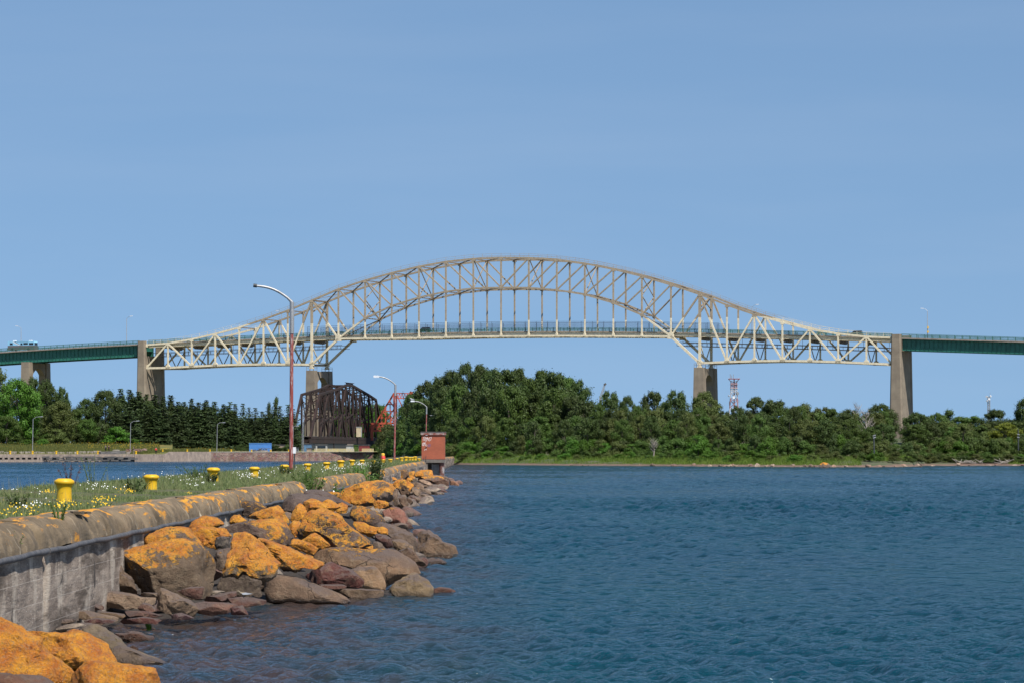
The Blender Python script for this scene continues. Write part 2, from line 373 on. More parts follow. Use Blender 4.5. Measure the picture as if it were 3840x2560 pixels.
# ---- concrete piers
def tapered(mb, s0, s1, t0, t1, zt, zb, gs, gt):       # gs, gt growth at the base on every side
    vs = [BP(a, b, zb) for a, b in ((s0-gs, t0-gt), (s1+gs, t0-gt), (s1+gs, t1+gt), (s0-gs, t1+gt))] + [BP(a, b, zt) for a, b in ((s0, t0), (s1, t0), (s1, t1), (s0, t1))]
    mb.add(vs, [(0,1,2,3),(7,6,5,4),(0,4,5,1),(1,5,6,2),(2,6,7,3),(3,7,4,0)])
def portal_pier(sc, w, ztop, label, name='bridge_pier', zb=0.0, tw=2.7, lh=1.7):
    p = thing(name, label, 'bridge pier', tuple(BP(sc, BW/2, zb)))
    for t in (0.0, BW):
        mb = MB(); tapered(mb, sc-w/2, sc+w/2, t-tw/2, t+tw/2, ztop, zb, 0.6, 0.25); part('pier_shaft', mb, M_conc, p)
    # cross wall with an arched underside
    a, b = tw/2 - 0.05, BW - tw/2 + 0.05; n = 14; zt = ztop - 0.25; poly = [(a, zt), (b, zt)]
    for i in range(n + 1):
        u = i / n; tt = b + (a-b)*u; poly.append((tt, zt - lh*3.2 + lh*2.1*math.sin(math.pi*u)**0.6))
    mb = MB(); mb.prism([(q[0], q[1]) for q in poly], BP(sc-w/2+0.35, 0, 0), nv, (0, 0, 1), dv, w-0.7); o = part('cross_wall', mb, M_conc, p); fix_normals(o)
    if ztop > 28 and name == 'bridge_pier':
        mb = MB()
        for t in (0.0, BW):
            for (ds, dt) in ((-1, -1), (1, -1), (1, 1), (-1, 1), (0, -1), (0, 1)):
                mb.beam(BP(sc+ds*w*0.47, t+dt*tw*0.47, ztop), BP(sc+ds*w*0.47, t+dt*tw*0.47, ztop+1.25), 0.08, 0.08, nv)
            for h in (0.65, 1.2):
                c4 = [BP(sc+ds*w*0.47, t+dt*tw*0.47, ztop+h) for ds, dt in ((-1, -1), (1, -1), (1, 1), (-1, 1))]
                for i in range(4): mb.beam(c4[i], c4[(i+1) % 4], 0.06, 0.06, (0, 0, 1))
        part('guard_rail', mb, M_brown, p)
    return p
portal_pier(KS[7], 2.75, bz(1169, 1388), 'grey concrete pier with arched opening standing behind the old rust-brown swing truss')
portal_pier(KS[21], 3.0, bz(2624, 1377), 'grey concrete pier under the right foot of the arch, a tree at its foot')
portal_pier(bs(101), 2.8, bz(101, 1357), 'short concrete pier with arched opening under the far left girder', 'approach_pier', 2.0)
def wall_pier(sc, w, zpil, zwall, label, zb, gs):
    p = thing('bridge_pier', label, 'bridge pier', tuple(BP(sc, BW/2, zb)))
    mb = MB(); tapered(mb, sc-w/2+0.25, sc+w/2-0.25, 0.4, BW-0.4, zwall, zb, gs, 0.1); part('pier_wall', mb, M_conc, p)
    for t in (-0.35, BW+0.35):
        mb = MB(); c = 0.35; ring = []
        for (zz, g) in ((zb, gs), (zpil, 0)):
            a0, a1, b0, b1 = sc-w/2-g, sc+w/2+g, t-0.9, t+0.9
            ring.append([BP(a0+c, b0, zz), BP(a1-c, b0, zz), BP(a1, b0+c, zz), BP(a1, b1-c, zz), BP(a1-c, b1, zz), BP(a0+c, b1, zz), BP(a0, b1-c, zz), BP(a0, b0+c, zz)])
        mb.add(ring[0] + ring[1], [tuple(range(8))[::-1], tuple(range(8, 16))] + [(i, (i+1) % 8, (i+1) % 8+8, i+8) for i in range(8)])
        part('pilaster', mb, M_conc, p)
    return p
sLp = (bs(521) + bs(548)) / 2; sRp = (bs(3345) + bs(3380)) / 2
wall_pier(sLp, bs(548)-bs(521), bz(534, 1278), zd(sLp) - 4.0, 'tall concrete wall pier at the left end of the trusses, above the spruces', 1.0, 0.7)
wall_pier(sRp, bs(3380)-bs(3345), bz(3362, 1253), zd(sRp) - 4.0, 'tall pale concrete tower pier at the right end of the trusses, sunlit on one side', 1.0, 0.75)
# ---- green girder approach spans
def girder_span(sa, sb, label, tap):
    p = thing('girder_span', label, 'bridge span', tuple(BP((sa+sb)/2, BW/2, zd((sa+sb)/2))))
    n = 30
    mb = MB(); strip(mb, sa, sb, 0.15, BW-0.15, -0.4, 0.0, n); part('deck_slab', mb, M_slab, p)
    mb = MB(); strip(mb, sa, sb, 0.9, BW-0.9, 0.004, 0.03, n); part('roadway', mb, M_asph, p)
    for t in (1.45, BW-1.45):
        mb = MB(); m = 60
        for i in range(m):
            s0 = sa + (sb-sa)*i/m; s1 = sa + (sb-sa)*(i+1)/m
            h0, h1 = tap(s0), tap(s1)
            for (ta, tb2, za0, za1, zb0, zb1) in ((t-0.03, t+0.03, -0.405, -0.405, -h0, -h1), (t-0.3, t+0.3, -h0, -h1, -h0-0.07, -h1-0.07)):
                vs = [BP(s0, ta, zd(s0)+za0), BP(s0, tb2, zd(s0)+za0), BP(s0, tb2, zd(s0)+zb0), BP(s0, ta, zd(s0)+zb0), BP(s1, ta, zd(s1)+za1), BP(s1, tb2, zd(s1)+za1), BP(s1, tb2, zd(s1)+zb1), BP(s1, ta, zd(s1)+zb1)]
                mb.add(vs, [(3,2,1,0),(4,5,6,7),(0,4,7,3),(1,2,6,5),(0,1,5,4),(2,3,7,6)])
        k = int((sb-sa)/1.35)
        for i in range(k + 1):
            s_ = sa + (sb-sa)*i/k
            for sg in (-1,):
                mb.beam(BP(s_, t+sg*0.15, zd(s_)-0.42), BP(s_, t+sg*0.15, zd(s_)-tap(s_)), 0.03, 0.24, dv)
        part('plate_girder', mb, M_green, p)
    mb = MB(); k = int((sb-sa)/8)
    for i in range(k + 1):
        s_ = sa + 0.5 + (sb-sa-1)*i/k
        mb.beam(BP(s_, 1.5, zd(s_)-1.6), BP(s_, BW-1.5, zd(s_)-1.6), 0.3, 1.2, dv)
    part('cross_frame', mb, M_green, p)
    railing(sa, sb, 0.4, p); railing(sa, sb, BW-0.4, p)
sLe = bs(521) - 0.05; sRe = bs(3380) + 0.05
girder_span(SL, sLe, 'dark green plate girder span carrying the road off to the left', lambda s_: 4.0 + 0.0*s_)
girder_span(sRe, SR, 'dark green plate girder span carrying the road off to the right', lambda s_: 3.75)
# ---- street lamps and signs on the deck
M_alu = flatc('grey_lamp_metal', (0.42, 0.43, 0.44), 0.45, 0.3)
M_lampw = flatc('pale_lamp_head', (0.75, 0.76, 0.78), 0.4)
M_dark = flatc('dark_metal', (0.04, 0.045, 0.05), 0.5)
def road_lamp(x, ytop, t, arm, label):
    s_ = bs(x, t); z0 = zd(s_); zt = bz(x, ytop, t); b = BP(s_, t, z0)
    L = thing('street_lamp', label, 'street lamp', tuple(b), 0, 'street lamps along the bridge road')
    part('pole', MB().tube([b, b + Vector((0, 0, zt-z0))], [0.13, 0.08], 8), M_alu, L, 40)
    top = b + Vector((0, 0, zt-z0)); e = top + dv*arm*1.2 + Vector((0, 0, 0.75))
    part('arm', MB().tube([top, top + dv*arm*0.5 + Vector((0, 0, 0.42)), e], 0.05, 6), M_alu, L, 40)
    part('lamp_head', MB().beam(e, e + dv*arm*0.9 + Vector((0, 0, 0.06)), 0.32, 0.2, nv), M_lampw, L)
    return L
road_lamp(79, 1231, BW-0.6, -1, 'street lamp behind the blue and grey motorhome on the left girder')
lp = road_lamp(475, 1195, 0.7, 1, 'street lamp on the green girder just left of the first tall pier')
road_lamp(1056, 1175, BW-1.4, -1, 'street lamp seen through the left side truss beside the red pier post')
road_lamp(2820, 1152, BW-1.4, 1, 'street lamp above the right side truss where the chord drops')
lr = road_lamp(3478, 1166, 0.6, -1, 'street lamp with yellow diamond signs right of the tall tower pier')
M_yel = flatc('sign_yellow', (0.85, 0.52, 0.06), 0.5)
for i, y in enumerate((1228, 1244)):
    s_ = bs(3480, 0.4); c = BP(s_, 0.35, bz(3480, y, 0.4)); r = 0.55
    o = part('warning_sign', MB().prism([(0, -r), (r*0.55, 0), (0, r), (-r*0.55, 0)], c, dv, (0, 0, 1), nv, 0.04), M_yel, lr)
# ---- vehicles
def wheel(mb, c, ax, r=0.34, w=0.22):
    ax = Vector(ax).normalized(); mb.tube([Vector(c) - ax*w/2, Vector(c) + ax*w/2], r, 14)
M_tyre = flatc('tyre_rubber', (0.02, 0.02, 0.02), 0.8); M_glass = flatc('vehicle_glass', (0.02, 0.025, 0.03), 0.1); M_rim = flatc('wheel_rim', (0.5, 0.5, 0.5), 0.3, 0.6)
M_lite = flatc('headlight_lens', (0.85, 0.85, 0.8), 0.2)
def car(x, t, label, colm, name, suv=False, face=1):
    s_ = bs(x, t); z = zd(s_) + 0.03; rz = math.atan2(dv.y, dv.x) + (0 if face > 0 else math.pi)
    r = thing(name, label, 'car', tuple(BP(s_, t, z)), rz)
    L, H = (4.6, 1.72) if suv else (4.4, 1.45); w = 0.9
    base = [(-L/2, 0.35), (L/2, 0.35), (L/2, 0.72), (L/2-0.1, 0.86), (1.0, 0.98), (-L/2+0.2, 1.0), (-L/2, 0.8)]
    mb = MB().prism(base, (0, w, 0), (1, 0, 0), (0, 0, 1), (0, -1, 0), 2*w); o = part('body', mb, colm, r, world=False); fix_normals(o)
    mb = MB(); rf = [(-L/2+0.3, 0.99), (1.15, 0.97), (0.45, H-0.04), (0.2, H), (-1.35 if not suv else -1.75, H), (-1.6 if not suv else -2.0, H-0.12)]
    n = len(rf); a = [Vector((p[0], -0.84 + (p[1]-0.98)*0.28, p[1])) for p in rf]; b = [Vector((p[0], 0.84 - (p[1]-0.98)*0.28, p[1])) for p in rf]
    mb.add(a + b, [tuple(range(n))[::-1], tuple(range(n, 2*n))] + [(i, (i+1) % n, (i+1) % n+n, i+n) for i in range(n)])
    cb = part('cabin', mb, M_glass, r, world=False); fix_normals(cb)
    mb = MB().box((-1.5 if not suv else -1.9, -0.72, H-0.02), (0.3, 0.72, H+0.03)); part('roof', mb, colm, r, world=False)
    for sx in (-1.35, 1.38):
        for sy in (-0.82, 0.82):
            mb = MB(); wheel(mb, (sx, sy, 0.33), (0, 1, 0)); wo_ = part('wheel', mb, M_tyre, r, world=False)
            mb = MB(); wheel(mb, (sx, sy*1.13, 0.33), (0, 1, 0), 0.2, 0.05); part('rim', mb, M_rim, wo_, world=False)
    for sy in (-0.62, 0.62): part('headlight', MB().box((L/2-0.05, sy-0.2, 0.62), (L/2+0.02, sy+0.2, 0.78)), M_lite, r, world=False)
    return r
def paint(name, c): t = NT(name); t.color(t.mix(t.ramp(t.noise(t.coord(), 1.2), 0.3, 0.7), c, tuple(q*0.9 for q in c))); t.set(Roughness=0.25, Metallic=0.2); return t.m
car(1590, 3.4, 'dark green estate car driving left on the arch deck', paint('dark_green_paint', (0.015, 0.035, 0.025)), 'parked_car', True, -1).name = 'car'
car(2506, 8.5, 'white hatchback at the right end of the arch deck', paint('white_paint', (0.75, 0.76, 0.78)), 'car', False, 1)
car(1278, 8.5, 'silver car between the first two arch verticals on the left', paint('silver_paint', (0.32, 0.34, 0.36)), 'car', False, 1)
car(3208, 4.5, 'dark silver car crossing the right side span', paint('grey_paint', (0.10, 0.12, 0.12)), 'car', True, -1)
s_ = bs(85, 3.2); rv = thing('motorhome', 'blue and grey motorhome driving on the green girder at far left', 'motorhome', tuple(BP(s_, 3.2, zd(s_)+0.03)), math.atan2(dv.y, dv.x))
M_rvb = paint('motorhome_blue', (0.34, 0.66, 0.86)); M_rvg = paint('motorhome_grey', (0.17, 0.145, 0.13)); M_white = paint('gloss_white', (0.8, 0.8, 0.8))
L = 10.0
o = part('lower_body', MB().prism([(-L/2, 0.35), (L/2, 0.35), (L/2+0.02, 1.75), (-L/2, 1.75)], (0, 1.2, 0), (1, 0, 0), (0, 0, 1), (0, -1, 0), 2.4), M_rvg, rv, world=False); fix_normals(o)
o = part('upper_body', MB().prism([(-L/2, 1.755), (L/2+0.02, 1.755), (L/2+0.02, 2.7), (L/2-0.25, 3.15), (-L/2+0.2, 3.15), (-L/2, 2.95)], (0, 1.2, 0), (1, 0, 0), (0, 0, 1), (0, -1, 0), 2.4), M_rvb, rv, world=False); fix_normals(o)
for a, b, c, d in ((-4.2, -3.1, 1.95, 2.6), (-0.2, 0.6, 1.9, 2.55), (0.9, 2.6, 2.0, 2.65), (3.0, 4.7, 1.9, 2.6)):
    part('window', MB().box((a, -1.215, c), (b, -1.19, d)), M_glass, rv, world=False)
part('windscreen', MB().box((5.0, -1.05, 1.8), (5.035, 1.05, 2.65)), M_glass, rv, world=False)
o = part('stripe', MB().prism([(-3.3, 2.98), (-2.7, 2.98), (0.0, 1.85), (-1.0, 1.85)], (0, -1.19, 0), (1, 0, 0), (0, 0, 1), (0, -1, 0), 0.018), M_white, rv, world=False); fix_normals(o)
o = part('stripe', MB().prism([(-2.4, 2.9), (-2.0, 2.88), (-0.3, 1.95), (-0.9, 2.2)], (0, -1.21, 0), (1, 0, 0), (0, 0, 1), (0, -1, 0), 0.012), M_dark, rv, world=False); fix_normals(o)
part('stripe', MB().box((-2.5, -1.212, 2.92), (2.8, -1.19, 3.0)), M_dark, rv, world=False)
for x_ in (-3.0, 3.0): part('roof_unit', MB().prism([(-0.6, 0), (0.6, 0), (0.45, 0.32), (-0.3, 0.32)], (x_, 0.4, 3.15), (1, 0, 0), (0, 0, 1), (0, -1, 0), 0.8), M_white, rv, world=False)
for x_ in (-3.2, 2.8):
    for y_ in (-1.1, 1.1): mb = MB(); wheel(mb, (x_, y_, 0.48), (0, 1, 0), 0.48, 0.28); part('wheel', mb, M_tyre, rv, world=False)
# ================================================================ WATER
def smooth01(a, b, x): t = np.clip((x - a) / (b - a), 0, 1); return t*t*(3-2*t)
def waves(X, Y, cell):
    r = np.random.default_rng(5); Z = np.zeros_like(X)
    lams = np.geomspace(0.17, 3.2, 50)
    env = 0.75 + 0.5*np.sin(X*0.11 + 1.3*np.sin(Y*0.043)) * np.sin(Y*0.05 + 0.7)
    GF = 1.15 + 1.9*smooth01(55, 170, Y)
    for lam in lams:
        for _ in range(2):
            th = math.radians(200 + r.normal(0, 34)); k = 2*math.pi/lam
            amp = 0.0080 * lam**0.85 * r.uniform(0.6, 1.3)
            if lam > 0.6: amp *= (0.6/lam)**0.85
            w = np.clip((lam/cell - 2.2)/2.5, 0, 1)
            ph = k*(X*math.cos(th) + Y*math.sin(th)) + r.uniform(0, 6.28)
            wob = 0.9*np.sin(0.21*k*(X*math.sin(th)-Y*math.cos(th)) + r.uniform(0, 6.28))
            Z += w*amp*np.sin(ph + wob)*(GF if lam > 0.55 else 1.0)
    return Z*env
def water_grid(D0, D1, ratio, a0, a1, nc, cc):
    nr_ = int(math.log(D1/D0)/math.log(ratio)); Ds = D0*ratio**np.arange(nr_+1)
    T = np.tan(np.radians(np.linspace(a0, a1, nc)))
    Y, TT = np.meshgrid(Ds, T, indexing='ij'); X = Y*TT
    cell = np.maximum(Y*(ratio-1), Y*abs(T[1]-T[0]))
    Z = waves(X, Y, cell) if cc else np.zeros_like(X)
    return X, Y, Z
def grid_mesh(name, X, Y, Z):
    n, m = X.shape; v = np.stack([X, Y, Z], -1).reshape(-1, 3); i = np.arange(n*m).reshape(n, m)
    q = np.stack([i[:-1, :-1], i[:-1, 1:], i[1:, 1:], i[1:, :-1]], -1).reshape(-1, 4)
    return np_mesh(name, v, q)
X, Y, Z = water_grid(26.0, 1250.0, 1.0012, -11, 11, 1000, True)
Z *= 1 - smooth01(700, 1200, Y)
wm = NT('lake_water')
pos = wm.pos()
xs = wm.sep(pos)
near = wm.ramp(wm.math('ADD', wm.math('ADD', xs[0], wm.math('MULTIPLY', xs[1], 0.004)), wm.math('MULTIPLY', wm.noise(wm.pos((1, 0.35, 1)), 0.35, 4), 3.0)), 2.4, -1.6)
rip = wm.pos((0.9, 1.8, 1.0))
b1 = wm.noise(rip, 1.9, 3, 0.55, 0.5); b2 = wm.noise(rip, 6.5, 4, 0.6, 0.3)
deep = wm.mix(wm.ramp(wm.noise(wm.pos((1, 0.4, 1)), 0.12, 4), 0.35, 0.7), (0.0015, 0.033, 0.053), (0.0015, 0.041, 0.054))
canal = wm.ramp(xs[0], -13.5, -16.5)
shal = wm.mix(wm.ramp(wm.noise(wm.pos((1, 0.5, 1)), 1.3, 4), 0.4, 0.62), (0.050, 0.032, 0.026), (0.014, 0.026, 0.032))
wm.color(wm.mix(canal, wm.mix(near, deep, shal), (0.002, 0.045, 0.098))); wm.set(Roughness=0.6, Specular_IOR_Level=0.0)
bb = wm.bump(wm.math('ADD', wm.math('MULTIPLY', b1, 0.42), wm.math('MULTIPLY', b2, 0.5)), 1.0, 0.13)
gl = wm.n('ShaderNodeBsdfGlossy'); gl.inputs['Roughness'].default_value = 0.05; wm.l(bb, gl.inputs['Normal']); fr = wm.n('ShaderNodeFresnel'); fr.inputs['IOR'].default_value = 1.333; wm.l(bb, fr.inputs['Normal'])
wx = wm.n('ShaderNodeMixShader'); wm.l(wm.math('MINIMUM', wm.math('MULTIPLY', fr.outputs[0], 1.18), 0.88), wx.inputs[0]); wm.l(wm.b.outputs[0], wx.inputs[1]); wm.l(gl.outputs[0], wx.inputs[2]); wm.l(wx.outputs[0], wm.out.inputs[0])
tag(link('water', grid_mesh('water', X, Y, Z), wm.m, None, 180), kind='structure')
tg = math.tan(R(11)); mb = MB()
for sg in (-1, 1): mb.add([(sg*26*tg, 26, 0), (sg*1250*tg, 1250, 0), (sg*9000, 1250, 0), (sg*9000, 26, 0)], [(0, 1, 2, 3) if sg < 0 else (3, 2, 1, 0)])
mb.add([(-9000, 1250, 0), (9000, 1250, 0), (9000, 12000, 0), (-9000, 12000, 0)], [(0, 1, 2, 3)]); mb.add([(-9000, -400, 0), (9000, -400, 0), (9000, 26, 0), (-9000, 26, 0)], [(0, 1, 2, 3)])
struct('outer_water', mb, wm.m)
# ================================================================ GROUND SHEETS
M_earth = simple('shore_earth', (0.10, 0.085, 0.05), (0.05, 0.075, 0.025), 0.25, 0.95, bump=0.3, bd=0.3)
M_bed = simple('lake_bed', (0.10, 0.06, 0.04), (0.05, 0.04, 0.035), 0.6, 0.9)
mb = MB(); mb.add([(-9000, -200, -1.2), (9000, -200, -1.2), (9000, 12000, -1.2), (-9000, 12000, -1.2)], [(0, 1, 2, 3)]); struct('lake_bed', mb, M_bed)
def shore_pts(L): return [(WX(x, HC*F/(y-CY)), HC*F/(y-CY)) for x, y in L]
def terrain(name, pts, prof, m, amp=0.25):
    pts = np.array(pts); d = np.r_[0, np.cumsum(np.hypot(*np.diff(pts, axis=0).T))]; n = max(60, int(d[-1]/2.0))
    t = np.linspace(0, d[-1], n); px_ = np.interp(t, d, pts[:, 0]); py_ = np.interp(t, d, pts[:, 1])
    offs = np.array([p[0] for p in prof]); zs = np.array([p[1] for p in prof])
    uo = np.unique(np.r_[offs, np.linspace(0, 40, 30), np.linspace(40, 200, 40)]); uz = np.interp(uo, offs, zs)
    Yg = py_[None, :] + uo[:, None]; Xg = np.repeat(px_[None, :], len(uo), 0) * (Yg/py_[None, :])
    Zg = np.repeat(uz[:, None], n, 1) + amp*np.minimum(uo[:, None]/6, 1)*(np.sin(Xg*0.31+Yg*0.13)+np.sin(Xg*0.83-Yg*0.4)*0.5+np.sin(Yg*0.9+Xg*1.7)*0.3)
    return tag(link(name, grid_mesh(name, Xg, Yg, Zg), m, None, 180), kind='structure')
ISL = [(1385, 1723), (1440, 1727), (1500, 1731), (1600, 1736), (1690, 1739.5), (1760, 1741), (2100, 1743.5), (2500, 1746), (2850, 1748.5), (3050, 1749.5), (3300, 1750), (3420, 1748.5), (3470, 1744.5), (3840, 1745), (4400, 1746), (5600, 1748)]
ISLW = shore_pts(ISL)
IPROF = [(-3, -0.5), (0, 0.02), (3, 0.35), (8, 0.7), (16, 1.4), (30, 2.2), (60, 3.4), (110, 5.0), (400, 6.0), (3500, 8.0)]
terrain('right_bank_ground', ISLW, IPROF, M_earth)
def isl_D(x): return float(np.interp((x-CX)/F, [p[0]/p[1] for p in ISLW], [p[1] for p in ISLW]))
def isl_z(off): return float(np.interp(off, [p[0] for p in IPROF], [p[1] for p in IPROF]))
# far canal bank (its walls are built further down)
FW = [(-700, 790), (0, 808), (495, 838), (800, 868), (1000, 890), (1362, 915)]
def fw_D(x): return float(np.interp(x, [p[0] for p in FW], [p[1] for p in FW]))
lowp = [(WX(x, fw_D(x)), fw_D(x)+0.6) for x in (-700, -300, 0, 200, 400, 646)]
M_mead = simple('meadow_ground', (0.085, 0.105, 0.022), (0.16, 0.125, 0.03), 0.16, 0.95)
LPROF = [(0, 1.85), (3, 1.95), (12, 2.2), (30, 3.2), (60, 4.5), (400, 6), (3500, 9)]
terrain('left_bank_ground', lowp, LPROF, M_mead, 0.1)
hip = [(WX(x, fw_D(x)), fw_D(x)+0.6) for x in (644, 800, 1000, 1200, 1420)]
HPROF = [(0, 2.5), (20, 2.6), (60, 3.0), (200, 4), (3500, 9)]
terrain('canal_bank_ground', hip, HPROF, M_mead, 0.05)
def lb_z(x, off): return float(np.interp(off, *zip(*(LPROF if x < 600 else HPROF))))
# ================================================================ NEAR PIER
PD = [20, 43, 110, 140, 170, 240, 280, 325, 345, 508, 600, 720]; PX = [-6.75, -6.75, -6.70, -6.75, -7.1, -8.35, -8.8, -9.15, -9.35, -11.1, -11.8, -12.8]
def pw(D): return float(np.interp(D, PD, PX))            # inner edge of the coping
GZ = 1.52
def pier_ground():
    Ds = np.r_[np.arange(20, 120, 0.8), np.arange(120, 722, 4)]; rows = []
    us = np.linspace(0, 1, 26)
    for D in Ds:
        x1 = pw(D) + 0.02; x0 = x1 - 5.9 - 0.006*D
        rows.append([(x0 + (x1-x0)*u, D, GZ + 0.05*math.sin(D*0.7+u*9) + 0.04*math.sin(D*1.9-u*17)) for u in us])
    A = np.array(rows); o = link('pier_turf_ground', grid_mesh('pier_turf_ground', A[..., 0], A[..., 1], A[..., 2]), M_earth2, None, 180)
    return tag(o, kind='structure')
M_earth2 = simple('turf_soil', (0.055, 0.075, 0.02), (0.09, 0.075, 0.04), 1.2, 0.95, bump=0.4, bd=0.1)
pier_ground()
# coping concrete with lichen
def lichen_mat(name, base1, base2, amt, dirty=0.5, sc=1.6):
    t = NT(name); v = t.pos((1, 0.22, 1)); gn = t.n('ShaderNodeNewGeometry'); nz = t.sep(gn.outputs['Normal'])[2]
    c = t.mix(t.ramp(t.noise(v, 2.2, 7, 0.65), 0.35, 0.68), base1, base2)
    c = t.mix(t.math('MULTIPLY', t.ramp(t.noise(t.pos((0.2, 1.5, 0.5)), 2.0, 5), 0.44, 0.66), dirty*1.3), c, (0.06, 0.045, 0.027))
    c = t.mix(t.ramp(t.noise(t.pos((0.2, 2.4, 0.5)), 2.4, 5), 0.62, 0.72), c, (0.42, 0.35, 0.25))
    big = t.noise(t.pos((1.2, 0.2, 1.2)), sc, 3, 0.5, 0.8); fine = t.noise(v, 11, 6, 0.8)
    f = t.math('ADD', t.math('ADD', t.math('MULTIPLY', big, 0.8), t.math('MULTIPLY', fine, 0.46)), t.math('MULTIPLY', nz, 0.07))
    li = t.ramp(f, amt, amt + 0.05)
    lc = t.mix(t.ramp(t.noise(v, 9, 5), 0.35, 0.7), (0.68, 0.31, 0.016), (0.48, 0.18, 0.012))
    t.color(t.mix(t.math('MULTIPLY', li, 0.93), c, lc)); t.set(Roughness=0.9)
    t.bump(t.math('ADD', t.noise(v, 6, 8, 0.75), t.math('MULTIPLY', t.noise(t.pos((0.3, 1.2, 0.8)), 3, 4), 0.5)), 0.8, 0.045); return t.m
M_cop = lichen_mat('coping_concrete', (0.25, 0.18, 0.105), (0.115, 0.08, 0.042), 0.742, 0.5, 2.5)
M_cop2 = lichen_mat('far_coping_concrete', (0.24, 0.18, 0.12), (0.14, 0.10, 0.07), 0.72, 0.6, 0.9)
t = NT('eroded_wall_concrete'); v = t.pos((1, 0.2, 1))
c = t.mix(t.ramp(t.noise(v, 3.0, 8, 0.75), 0.38, 0.62), (0.34, 0.27, 0.21), (0.12, 0.085, 0.062))
c = t.mix(t.ramp(t.noise(v, 30, 4, 0.8), 0.60, 0.68), c, (0.60, 0.52, 0.45))
c = t.mix(t.math('MULTIPLY', t.ramp(t.noise(t.pos((0, 0.9, 0.5)), 1.5, 7), 0.5, 0.62), 0.7), c, (0.56, 0.47, 0.37))
c = t.mix(t.ramp(t.noise(t.pos((0, 0.2, 1)), 0.9, 4), 0.60, 0.70), c, (0.14, 0.10, 0.075))
c = t.mix(t.ramp(t.noise(t.pos((0, 0.22, 1.3)), 0.8, 6, 0.7), 0.49, 0.57), c, (0.10, 0.072, 0.05)); t.set(Roughness=0.95)
c = t.mix(t.math('MULTIPLY', t.math('LESS_THAN', t.math('FRACT', t.math('MULTIPLY', t.sep(v)[2], 3.3)), 0.035), 0.35), c, (0.62, 0.54, 0.46)); t.color(c)
c = t.mix(t.ramp(t.noise(t.pos((0, 0.5, 0.7)), 1.6, 6), 0.62, 0.66), c, (0.06, 0.045, 0.035)); t.color(c)
hh = t.math('ADD', t.math('ADD', t.noise(v, 4, 6, 0.6), t.math('MULTIPLY', t.noise(v, 22, 5, 0.8), 0.55)), t.math('MULTIPLY', t.noise(t.pos((0, 0.6, 0.9)), 1.6, 6), 0.9))
t.bump(hh, 0.7, 0.05); M_wall = t.m
M_pipe = simple('grey_rubber_fender', (0.045, 0.045, 0.048), (0.12, 0.11, 0.105), 5, 0.6, stretch=(1, 3, 1), bump=0.3, bd=0.02)
wallT = thing('pier_wall', 'weathered concrete pier wall with rounded lichen-stained coping running away beside the boulders', 'wall', (pw(60), 60, 0))
def vn(x, y): return math.sin(x*1.7+y*0.9)*0.5 + math.sin(x*4.1-y*2.3)*0.3 + math.sin(x*9.7+y*5.1)*0.2
def extr(name, prof, D0, D1, step, m, jit=0.012, smooth=40, caps=True, fx=None, zo=0.0):
    n = max(2, int((D1-D0)/step)); Ds = np.linspace(D0, D1, n+1); mb = MB(); k = len(prof)
    for D in Ds:
        e = min(1, (D-D0)/0.25, (D1-D)/0.25); e = 0.82 + 0.18*max(0, e)**0.5
        for j, (dx, z) in enumerate(prof):
            q = vn(D*1.1, j*0.5)*jit*2.2 + vn(D*3.3, 7 + j*0.8)*jit*0.8
            mb.v.append((pw(D) + dx*(e if dx > 0 else 1) + q, D, z + zo + q*0.6))
    for i in range(n):
        for j in range(k): j2 = (j+1) % k; mb.f.append((i*k+j, i*k+j2, (i+1)*k+j2, (i+1)*k+j))
    if caps: mb.f.append(tuple(range(k))[::-1]); mb.f.append(tuple(n*k+j for j in range(k)))
    o = part(name, mb, m, wallT, smooth); fix_normals(o); return o
COP = [(-0.02, 1.2), (-0.02, 1.63), (0.02, 1.66), (0.15, 1.67), (0.28, 1.668), (0.40, 1.655), (0.47, 1.625), (0.535, 1.58), (0.585, 1.52), (0.62, 1.45), (0.645, 1.37), (0.655, 1.28), (0.3, 1.2)]
segs = [(20, 31), (31.06, 42.5), (42.56, 49.6), (49.68, 56.5), (56.56, 64.3), (64.38, 72), (72.06, 80), (80.06, 88), (88.05, 97.5), (107, 116), (116.1, 124), (124.1, 131), (131.2, 137.5)]
for a, b in segs: extr('coping_block', COP, a, b, 0.14, M_cop, 0.016, zo=0.012*math.sin(a*3))
COPF = [(p[0]*0.9, p[1]*0.985-0.05) for p in COP]
for a, b in ((152, 178), (178.2, 205), (205.2, 232), (232.3, 262), (262.3, 300), (300.3, 345), (345.5, 420), (421, 500), (501, 600), (601, 712)): extr('coping_block', COPF, a, b, 2.0, M_cop2, 0.02)
for i, (x_, D_, sz) in enumerate(((-6.30, 47.6, 0.10), (-6.22, 47.9, 0.07), (-6.38, 63.0, 0.09), (-6.5, 76.0, 0.10), (-6.25, 88.0, 0.11))):
    r_ = random.Random(i); mb = MB(); pl = [(math.cos(a*1.05+r_.random()*0.5)*sz*r_.uniform(0.7, 1.2), math.sin(a*1.05)*sz*r_.uniform(0.7, 1.3)) for a in range(6)]
    mb.prism(pl, (x_, D_, 1.655), (1, 0, 0), (0, 2.2, 0), (0, 0, 1), sz*0.45); o = part('concrete_chip', mb, M_cop); fix_normals(o)
    tag(o, ('broken concrete chip on the near coping above the small weed', 'smaller concrete chip beside the broken one on the near coping', 'flat concrete chip on the coping above the giant boulder', 'concrete chip on the coping left of the dark wall boulder', 'concrete chip near the broken far end of the long coping')[i], 'concrete chip')
